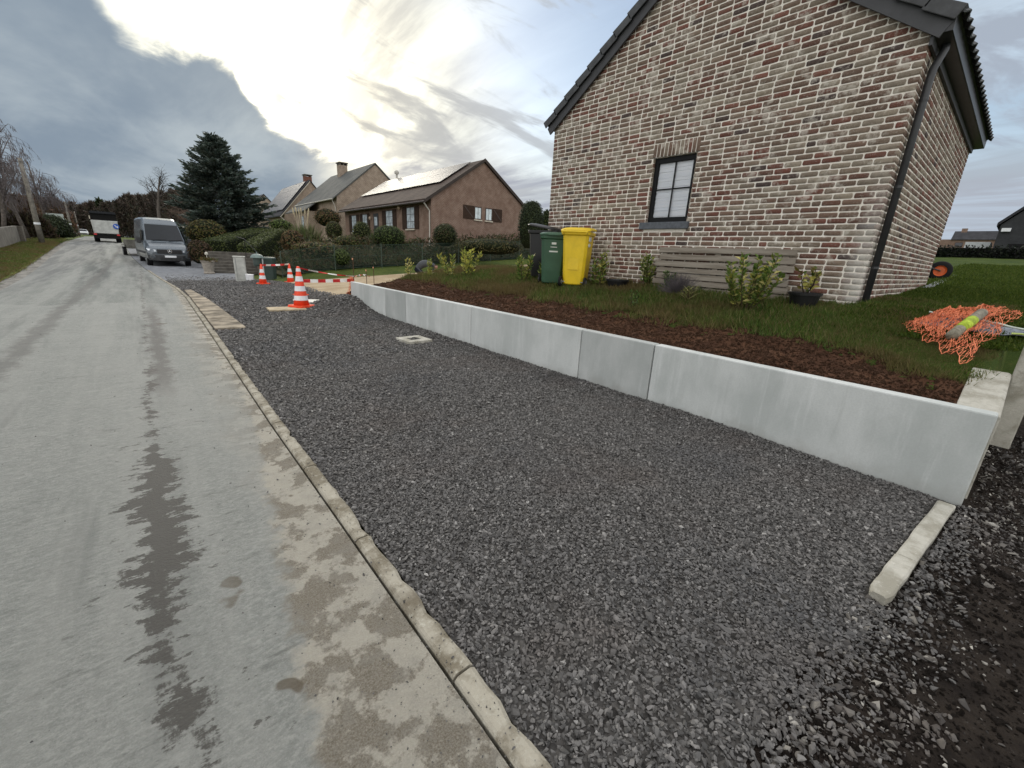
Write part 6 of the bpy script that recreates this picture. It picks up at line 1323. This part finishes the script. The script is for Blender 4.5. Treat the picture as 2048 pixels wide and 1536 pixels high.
p = at_d(377, 470, 140); z0 = float(Zg(p.x, p.y)); bare_tree('beech_tree', 'brown bare round headed tree left of the spruce', (p.x, p.y, z0), at_d(377, 372, 140).z-z0, 27, .0, .75, (.15, .105, .085), 3, .45, .25, 10)
# distant wood and bare hedgerows: nobody could count them
def wood(name, label, spots, cols, n_each, size, asp=.35):
    VV, FF, CC = [], [], []
    for (px, top, D, w, hj) in spots:
        p = at_d(px, 470, D); z0 = float(Zg(p.x, p.y))-.3; zt = at_d(px, top, D).z; s = ppm(at_d(px, top, D)); rw = w/2/s*1.0; h = zt-z0
        n = n_each; a = RNG.uniform(0, 6.28, n); rr = rw*np.sqrt(RNG.random(n)); z = z0+h*RNG.random(n)**.75; prof = np.clip(1.15-((z-z0)/h)**2.2, .05, 1); P = np.c_[p.x+np.cos(a)*rr*prof, p.y+np.sin(a)*rr*prof, z]; V, F = leaf_quads(P, rand_dirs(n, 1.0), size*RNG.uniform(.5, 1.4, n), size*asp*RNG.uniform(.5, 1.2, n), None, .05); VV.append((V, F)); CC.append(face_cols(n, cols, 2, .3)*np.repeat(RNG.uniform(.75, 1.2), 2*n)[:, None])
    V, F = merge(VV); o = add_obj(name, np_mesh(name, V, F, np.concatenate(CC)), LEAF); tag(o, label, 'woodland', None, 'stuff')
rw_ = random.Random(4); sp_ = []
for px in range(140, 420, 9): 
    top = float(interp(px, [140, 200, 230, 250, 270, 300, 330, 380, 420], [413, 410, 408, 402, 392, 391, 388, 383, 392])); sp_.append((px, top+rw_.uniform(-3, 5), rw_.uniform(168, 200), 26, 0))
wood('distant_wood', 'distant dark brown leafless wood closing the end of the road', sp_, [(.050, .042, .034), (.065, .052, .040), (.042, .042, .030), (.055, .040, .034)], 1100, 1.15, .30)
sp_ = [(px, float(interp(px, [-60, 0, 60, 110, 140, 190], [388, 390, 396, 402, 408, 418]))+rw_.uniform(-4, 6), rw_.uniform(78, 100)+px*.15, 30, 0) for px in range(-60, 142, 9)]
wood('bare_hedgerow', 'reddish brown leafless hedgerow on the far side of the road', sp_, [(.075, .040, .030), (.095, .055, .035), (.06, .042, .028), (.085, .06, .03)], 1000, .62, .25)
sp_ = [(px, float(interp(px, [-40, 0, 60, 110], [425, 428, 436, 446]))+rw_.uniform(-3, 3), 66, 34, 0) for px in range(-60, 100, 10)]
wood('dark_undergrowth', 'dark bramble undergrowth behind the low concrete wall', sp_, [(.040, .026, .020), (.03, .024, .018), (.045, .04, .022)], 700, .6, .3)
sp_ = [(px, 446+rw_.uniform(-3, 4), 112, 24, 0) for px in range(95, 140, 6)]
wood('roadside_scrub', 'olive brown scrub at the bend of the road', sp_, [(.055, .045, .022), (.045, .045, .022), (.07, .05, .03)], 420, .8, .3)
p = at_d(112, 480, 72); ball_shrub('dark evergreen bush behind the roadside sign', (p.x, p.y, at_d(112, 466, 72).z), 1.9, 1.9, 1.9, DK, n=1200, L=.28, z0=float(Zg(p.x, p.y)))
p = at_d(215, 455, 120)
t = thing('conifer', 'small dark conifer on the skyline above the road', 'tree', (at_d(213, 470, 180).x, at_d(213, 470, 180).y, 1.3)); part('trunk', plain('dark_bark'), t, lambda m: m.tube([(0, 0, 0), (0, 0, 8)], [.3, .1], 6)); n = 900; zz = RNG.random(n); hh = at_d(213, 402, 180).z-1.3; aa = RNG.uniform(0, 6.28, n); V, F = leaf_quads(np.c_[np.cos(aa)*(1-zz)*3.4, np.sin(aa)*(1-zz)*3.4, zz*hh], rand_dirs(n, .2), 1.3, .5); o = add_obj('crown', np_mesh('crown', V, F, face_cols(n, DK)), LEAF, t); o['kind'] = 'stuff'

# ================================================================== FAR SIDE OF THE ROAD
WLL = plain('old_wall_render', (.16, .15, .135), .95, .25, 2.0, bump=.5)
wa, wb_ = Vector((-6.3, 27.5, 0)), Vector((-7.6, 55.0, 0)); lw = thing('concrete_wall', 'low grey concrete wall on the far side of the road', 'wall', (wa.x, wa.y, float(Zg(wa.x, wa.y))))
nseg = 11
for k in range(nseg):
    a, b = wa.lerp(wb_, k/nseg), wa.lerp(wb_, (k+1)/nseg-.001); za, zb2 = float(Zg(a.x, a.y)), float(Zg(b.x, b.y)); hh = 1.32
    part('panel', WLL, lw, lambda m: m.loft([[(a.x, a.y, za-.3), (a.x-.2, a.y, za-.3), (a.x-.2, a.y, za+hh), (a.x, a.y, za+hh)], [(b.x, b.y, zb2-.3), (b.x-.2, b.y, zb2-.3), (b.x-.2, b.y, zb2+hh), (b.x, b.y, zb2+hh)]]), world=True, bevel=.01)
part('end_pier', STONEW, lw, lambda m: m.box((wb_.x-.35, wb_.y+.02, .2), (wb_.x+.25, wb_.y+.7, 2.0)), world=True, bevel=.03)
POLEW = plain('pole_wood', (.20, .185, .16), .95, .3, 4)
def upole(label, px, D, top, r, grp=None):
    p = at_d(px, 488, D); z0 = float(Zg(p.x, p.y)); zt = at_d(px, top, D).z; t = thing('utility_pole', label, 'pole', (p.x, p.y, z0)); h = zt-z0; part('shaft', POLEW, t, lambda m: m.tube([(0, 0, -.3), (0, 0, h*.5), (0, 0, h)], [r, r*.85, r*.68], 10), smooth=True); part('band', REFL, t, lambda m: m.lathe([(r*1.02, 1.55), (r*1.01, 1.72)], 10)); part('insulator', plain('insulator', (.12, .12, .12)), t, lambda m: m.box((-.04, -.25, h-.3), (.04, .25, h-.22))); return t
upole('thick weathered utility pole rising from the grass verge', 85, 56, 322, .20); upole('thinner utility pole further on by the roadside sign', 150, 84, 405, .14); upole('farthest thin utility pole before the bend', 164, 104, 424, .11)
p = at_d(120, 472, 80); z0 = float(Zg(p.x, p.y)); t = thing('road_sign', 'pale rectangular roadside board on two thin legs', 'sign', (p.x, p.y, z0), R(10)); part('board', plain('board_pale', (.42, .46, .44), .6, .15, 2), t, lambda m: m.box((-.75, -.03, 1.5), (.75, .0, 2.75)))
for sx in (-.6, .6): part('leg', plain('galvanised'), t, lambda m: m.tube([(sx, .03, -.1), (sx, .03, 2.7)], .035, 7))
# verge: grass with a stony lay-by
V, F = grid_mesh('verge', np.linspace(0, 1, 12), np.arange(6, 70, .8), lambda X, Y: zr(Y)+0*X); X_ = road_left(V[:, 1])-.35-V[:, 0]*6.0; V[:, 2] = Zg(X_, V[:, 1])+.02+.06*(fbm(X_*2, V[:, 1]*2, 61)-.5); V[:, 0] = X_; ground_obj('verge', V, F[:, ::-1], mat_grass('verge_grass', (.06, .08, .018), (.095, .11, .025), (.14, .12, .05), 1.0))
n = 15000; Y = 16+RNG.random(n)**1.2*54; X = road_left(Y)-.5-RNG.random(n)*4.6; s0 = RNG.uniform(.8, 1.8, n); scatter('verge_tufts', np.stack([X, Y, Zg(X, Y)+.0], 1), np.stack([np.zeros(n), np.zeros(n), RNG.uniform(0, 6.3, n)], 1), np.stack([s0*1.6, s0*1.6, s0*.9], 1), tufts, 'tufty grass on the verge below the low concrete wall', 'grass')
m = NT('stony_edge'); n_ = m.noise(2.5, 6, .7); n2 = m.noise(30, 4, .7); c = m.mix(m.mapr(n_, .4, .6), (.14, .135, .125), (.30, .285, .255)); c = m.mix(m.mapr(n2, .4, .7, 0, .5), c, (.07, .068, .062)); m.bump(n2, .6, .02); STNY = m.done(c, .95)
V, F = grid_mesh('road_shoulder', np.linspace(0, 1, 5), np.arange(-4, 90, .8), lambda X, Y: zr(Y)+.002+0*X); jit = .25*(fbm(V[:, 1]*.8, V[:, 0]*3, 71)-.5); V[:, 0] = road_left(V[:, 1])+.06-V[:, 0]*(.55+jit); V[:, 2] += .0; ground_obj('road_shoulder', V, F[:, ::-1], STNY)
V, F = grid_mesh('lay_by', np.linspace(0, 1, 6), np.arange(12, 23.6, .6), lambda X, Y: zr(Y)+.03+0*X); V[:, 0] = road_left(V[:, 1])-.5-V[:, 0]*5; V[:, 2] = Zg(V[:, 0], V[:, 1])+.06; ground_obj('lay_by', V, F[:, ::-1], plain('layby_tar', (.085, .088, .095), .9, .25, 2, bump=.3))
wlm = thing('road_marking', None, None, (0, 0, 0)); wlm['kind'] = 'structure'
y_ = 61.0; xa, xb = float(road_left(y_))+1.5, float(road_left(y_))+2.75; part('stop_line', plain('white_paint', (.72, .72, .70), .8), wlm, lambda m: m.box((xa, y_-.25, float(zr(y_))+.045), (xb, y_+.5, float(zr(y_))+.05)))

# ================================================================== VEHICLES
def wheel(t, x, y, r, w, name='wheel'):
    M = Matrix.Translation((x, y, r)) @ Matrix.Rotation(R(90), 4, 'Y'); mm = MB(); mm.lathe([(r*.6, -w/2), (r*.95, -w/2), (r, -w*.35), (r, w*.35), (r*.95, w/2), (r*.6, w/2)], 20, M); wo_ = mm.build(name, RUBBER, t); mm = MB(); mm.lathe([(.02, -w/2-.012), (r*.58, -w/2-.006), (r*.58, w/2+.006), (.02, w/2+.012)], 16, M, cap=False); o = mm.build('rim', plain('rim_grey', (.20, .21, .22), .4, metal=.6), t); o.parent = wo_; return wo_
def carpaint(name, col, rough=.25):
    if name in MATS: return MATS[name]
    m = NT(name); m.setv(m.b.inputs['Coat Weight'], .6); m.setv(m.b.inputs['Coat Roughness'], .06); n = m.noise(6, 4, .6); x, y, z = m.xyz(); c = m.mix(m.math('MULTIPLY', m.mapr(z, .95, .3), m.mapr(n, .3, .7, .2, .7)), col, (.14, .13, .115)); return m.done(c, m.mapr(n, .3, .7, rough, rough+.15), .35)
VANP = carpaint('van_grey_metallic', (.085, .105, .125)); DKG = plain('windscreen_glass', (.012, .015, .019), .10, .1, 3, spec=.25)
van = thing('van', 'grey metallic high roof panel van parked facing the camera', 'van', (1.22, 31.6, float(zr(31.6))), R(4.0))
# stations: y, zbottom, ztop, half width bottom, half width top
ST = [(-.02, .50, .80, .80, .74), (.06, .36, .98, .92, .84), (.22, .34, 1.10, .985, .88), (.55, .33, 1.22, 1.0, .90), (.88, .33, 1.32, 1.0, .90), (1.30, .33, 1.80, 1.0, .86), (1.78, .33, 2.34, 1.0, .80), (2.05, .33, 2.56, 1.0, .78), (2.45, .33, 2.66, 1.0, .80), (4.5, .33, 2.72, 1.0, .82), (6.7, .33, 2.70, 1.0, .82), (6.85, .40, 2.62, .98, .80)]
rings = []
for (y, zb2, zt, wb2, wt2) in ST:
    hgt = zt-zb2; belt = min(zb2+hgt*.55, 1.25)
    half = [(wb2*.90, zb2), (wb2, zb2+.10), (wb2, belt*.6+zb2*.4), (wb2*.995, belt), (wb2+(wt2-wb2)*.55, belt+(zt-belt)*.55), (wt2, zt-min(.12, hgt*.18)), (wt2-.06, zt-.03), (wt2-.20, zt)]
    rings.append([(x, y, z) for x, z in half]+[(0, y, zt+.012)]+[(-x, y, z) for x, z in reversed(half)])
MB().loft(rings).build('body', VANP, van, smooth=False, bevel=.02)
def wsh(m):
    P_ = []
    for (y, z, w) in ((.93, 1.40, .855), (1.30, 1.81, .81), (1.70, 2.27, .745)):
        P_.append([Vector((w*s, y-.022+.06*abs(s)**3, z+.012)) for s in (-1, -.6, 0, .6, 1)])
    m.loft([[p for p in P_[0]], [p for p in P_[1]], [p for p in P_[2]]], closed=False, cap=False)
part('windscreen', DKG, van, wsh, smooth=True)
part('grille', plain('grille_black', (.012, .012, .013), .4), van, lambda m: [m.box((-.56, -.045, .70), (.56, .03, .93))]+[m.box((-.54, -.055, .735+.055*k), (.54, -.046, .76+.055*k)) for k in range(3)], bevel=.008)
part('bumper', plain('bumper_grey', (.028, .030, .032), .6), van, lambda m: m.loft([[(-.95, .10, .33), (-.5, -.06, .30), (.5, -.06, .30), (.95, .10, .33), (.95, .3, .33), (-.95, .3, .33)], [(-.98, .06, .62), (-.6, -.05, .62), (.6, -.05, .62), (.98, .06, .62), (.98, .3, .62), (-.98, .3, .62)]]), bevel=.02)
part('air_intake', plain('grille_black'), van, lambda m: m.box((-.45, -.075, .36), (.45, -.045, .50)))
HL = plain('headlight_clear', (.62, .66, .70), .15, .25, 10, spec=.8)
for s in (-1, 1):
    part('headlight', HL, van, lambda m: m.loft([[(s*.60, -.005, .80), (s*.93, .12, .86), (s*.965, .22, .97), (s*.62, .015, .90)], [(s*.60, -.035, .80), (s*.95, .085, .86), (s*.985, .19, .97), (s*.62, -.02, .90)]]))
    mi = part('mirror', plain('mirror_black', (.02, .02, .022), .5), van, lambda m: m.box((s*1.06, 1.12, 1.22) if s > 0 else (-1.26, 1.12, 1.22), (s*1.26, 1.28, 1.55) if s > 0 else (-1.06, 1.28, 1.55)), bevel=.03); part('mirror_arm', plain('mirror_black'), van, lambda m: m.bar((s*.97, 1.2, 1.32), (s*1.08, 1.2, 1.34), .05))
    part('side_window', DKG, van, lambda m: m.loft([[(s*1.003, 1.22, 1.38), (s*1.003, 2.35, 1.36), (s*.955, 2.35, 1.95), (s*.955, 1.72, 1.95)], [(s*.99, 1.22, 1.38), (s*.99, 2.35, 1.36), (s*.94, 2.35, 1.95), (s*.94, 1.72, 1.95)]]))
    part('trim_strip', plain('bumper_grey'), van, lambda m: m.box((min(s*1.0, s*1.018), .9, .66), (max(s*1.0, s*1.018), 6.6, .78)))
    wheel(van, s*.88, .98, .345, .24); wheel(van, s*.88, 5.2, .345, .24)
for wy in (-1,): part('wiper', BLK, van, lambda m: [m.bar((-.65, .90, 1.405), (.05, .97, 1.47), .02), m.bar((.15, .90, 1.405), (.75, .97, 1.46), .02)])
em = MB(); M = Matrix.Translation((0, -.062, .845)) @ Matrix.Rotation(R(90), 4, 'X')
for k in range(24):
    a0, a1 = 2*math.pi*k/24, 2*math.pi*(k+1)/24; em.add([M @ Vector((.105*math.cos(a), .105*math.sin(a), zz)) if o_ else M @ Vector((.085*math.cos(a), .085*math.sin(a), zz)) for zz in (0, .02) for a, o_ in ((a0, 1), (a1, 1), (a1, 0), (a0, 0))], [(0, 1, 2, 3), (4, 7, 6, 5), (0, 4, 5, 1), (2, 6, 7, 3)])
for k in range(3):
    a = math.pi/2+2*math.pi*k/3; em.add([M @ Vector(p) for p in ((.092*math.cos(a), .092*math.sin(a), .01), (.02*math.cos(a+1.05), .02*math.sin(a+1.05), .01), (0, 0, .022), (.02*math.cos(a-1.05), .02*math.sin(a-1.05), .01))], [(0, 1, 2), (0, 2, 3), (0, 3, 1)])
em.build('star_emblem', plain('chrome', (.72, .73, .74), .15, .05, metal=1), van)
part('number_plate', REFL, van, lambda m: m.box((-.26, -.088, .50), (.26, -.076, .61))); part('roof_badge', plain('badge_dark', (.03, .035, .05), .5), van, lambda m: m.lathe([(.05, 0), (.05, .02)], 8, Matrix.Translation((0, 2.02, 2.52)) @ Matrix.Rotation(R(60), 4, 'X')))
# trailer standing behind the van, one side showing past it
tr_ = thing('trailer', 'dirty grey low sided trailer standing behind the van', 'trailer', (.30, 42.0, float(zr(42))), R(3.5)); part('bed', plain('trailer_grey', (.13, .125, .11), .8, .4, 3), tr_, lambda m: [m.box((-1.0, 0, .55), (1.0, 4.2, .64)), m.box((-1.02, 0, .64), (-.98, 4.2, 1.15)), m.box((.98, 0, .64), (1.02, 4.2, 1.15)), m.box((-.98, 0, .64), (.98, .04, 1.15)), m.box((-.98, 4.16, .64), (.98, 4.2, 1.15))], bevel=.01); part('drawbar', BLK, tr_, lambda m: m.bar((0, -1.4, .5), (0, 0, .55), .1))
part('mudguard', plain('trailer_grey'), tr_, lambda m: [m.box((-1.22, 1.4, .74), (-1.025, 3.0, .78)), m.box((1.025, 1.4, .74), (1.22, 3.0, .78))])
for s in (-1, 1): wheel(tr_, s*1.12, 1.85, .32, .2); wheel(tr_, s*1.12, 2.6, .32, .2)
# tipper lorry seen from behind
ty_ = 66.0; lo = thing('lorry', 'white tipper lorry seen from behind on the crest of the road', 'lorry', (-2.6, ty_, float(zr(ty_))), R(2.2)); lo.scale = (.88, .88, .92); WHP = plain('dirty_white_paint', (.50, .51, .49), .6, .15, 2); BKP = plain('lorry_black', (.012, .012, .012), .7)
part('chassis', BKP, lo, lambda m: [m.box((-1.2, .1, .45), (1.2, 6.8, .95)), m.box((-1.22, -.05, .45), (1.22, .08, .80))]); part('tipper_body', WHP, lo, lambda m: [m.loft([[(-1.15, .2, 1.0), (1.15, .2, 1.0), (1.22, .2, 2.5), (-1.22, .2, 2.5)], [(-1.15, 5.2, 1.0), (1.15, 5.2, 1.0), (1.22, 5.2, 2.5), (-1.22, 5.2, 2.5)]])], bevel=.03)
part('tailgate', WHP, lo, lambda m: [m.box((-1.08, .06, 1.05), (1.08, .19, 2.42))]+[m.box((-1.06+.7*k, .03, 1.06), (-1.02+.7*k, .059, 2.4)) for k in range(4)], bevel=.01); part('upper_body', BKP, lo, lambda m: m.box((-1.18, .3, 2.51), (1.18, 5.4, 3.25))); part('canopy', plain('canopy_grey', (.03, .032, .036), .8), lo, lambda m: m.loft([[(-1.25, .1, 3.25), (1.25, .1, 3.25), (1.1, .1, 3.5), (-1.1, .1, 3.5)], [(-1.25, 5.4, 3.25), (1.25, 5.4, 3.25), (1.1, 5.4, 3.5), (-1.1, 5.4, 3.5)]]))
part('cab', WHP, lo, lambda m: m.box((-1.2, 5.5, .9), (1.2, 7.4, 3.0)), bevel=.1); ar = part('arrow_sign', plain('sign_blue', (.02, .10, .45), .4), lo, lambda m: m.lathe([(.30, 0), (.30, .03)], 20, Matrix.Translation((1.0, .02, 1.9)) @ Matrix.Rotation(R(90), 4, 'X')))
mm = MB(); mm.bar((.86, -.02, 2.03), (1.12, -.02, 1.77), .08, .01, (0, 1, 0)); mm.bar((1.13, -.022, 1.97), (1.13, -.022, 1.72), .07, .01, (0, 1, 0)); mm.bar((.88, -.024, 1.75), (1.15, -.024, 1.75), .07, .01, (0, 0, 1)); o = mm.build('arrow', REFL, lo); o.parent = ar
RED = plain('tail_red', (.55, .03, .03), .4)
for s in (-1, 1): part('tail_light', RED, lo, lambda m: m.box((s*1.05-.14, -.09, .84), (s*1.05+.14, -.04, 1.0))); wheel(lo, s*1.0, 1.2, .5, .5); wheel(lo, s*1.0, 2.5, .5, .5)
part('side_marker', plain('pale_sill'), lo, lambda m: m.box((-1.30, .15, 2.6), (-1.2, .25, 2.95)))
p = at_d(168, 470, 150); cz = float(zr(p.y)); wc_ = thing('car', 'small white car far up the road', 'car', (p.x, p.y, cz), R(4)); WCP = carpaint('white_paint_car', (.75, .77, .78)); prof = [(0, .35), (0, .75), (.25, .85), (.9, .92), (1.5, 1.4), (2.6, 1.48), (3.5, 1.3), (4.1, .95), (4.2, .4)]
rg_ = [[(x*w, y, max(.3, z*(.3 if q == 0 else 1))) for x, w, q in ((-1, .82, 0), (-1, .86 if z < 1.0 else .86, 1), (1, .86, 1), (1, .82, 0))] for y, z in prof]
part('body', WCP, wc_, lambda m: m.loft([[(-.86, y, .3), (-.88, y, min(z, .85)), (-.66 if z > 1 else -.82, y, z), (.66 if z > 1 else .82, y, z), (.88, y, min(z, .85)), (.86, y, .3)] for y, z in prof]), bevel=.05); part('windscreen', DKG, wc_, lambda m: m.loft([[(-.72, .93, .98), (.72, .93, .98)], [(-.62, 1.44, 1.39), (.62, 1.44, 1.39)]], closed=False, cap=False)); part('grille', BKP, wc_, lambda m: m.box((-.6, -.03, .38), (.6, .0, .55)))
for s in (-1, 1): wheel(wc_, s*.76, .8, .31, .2); wheel(wc_, s*.76, 3.4, .31, .2); part('headlight', HL, wc_, lambda m: m.box((s*.66-.14, -.03, .64), (s*.66+.14, .02, .76)))
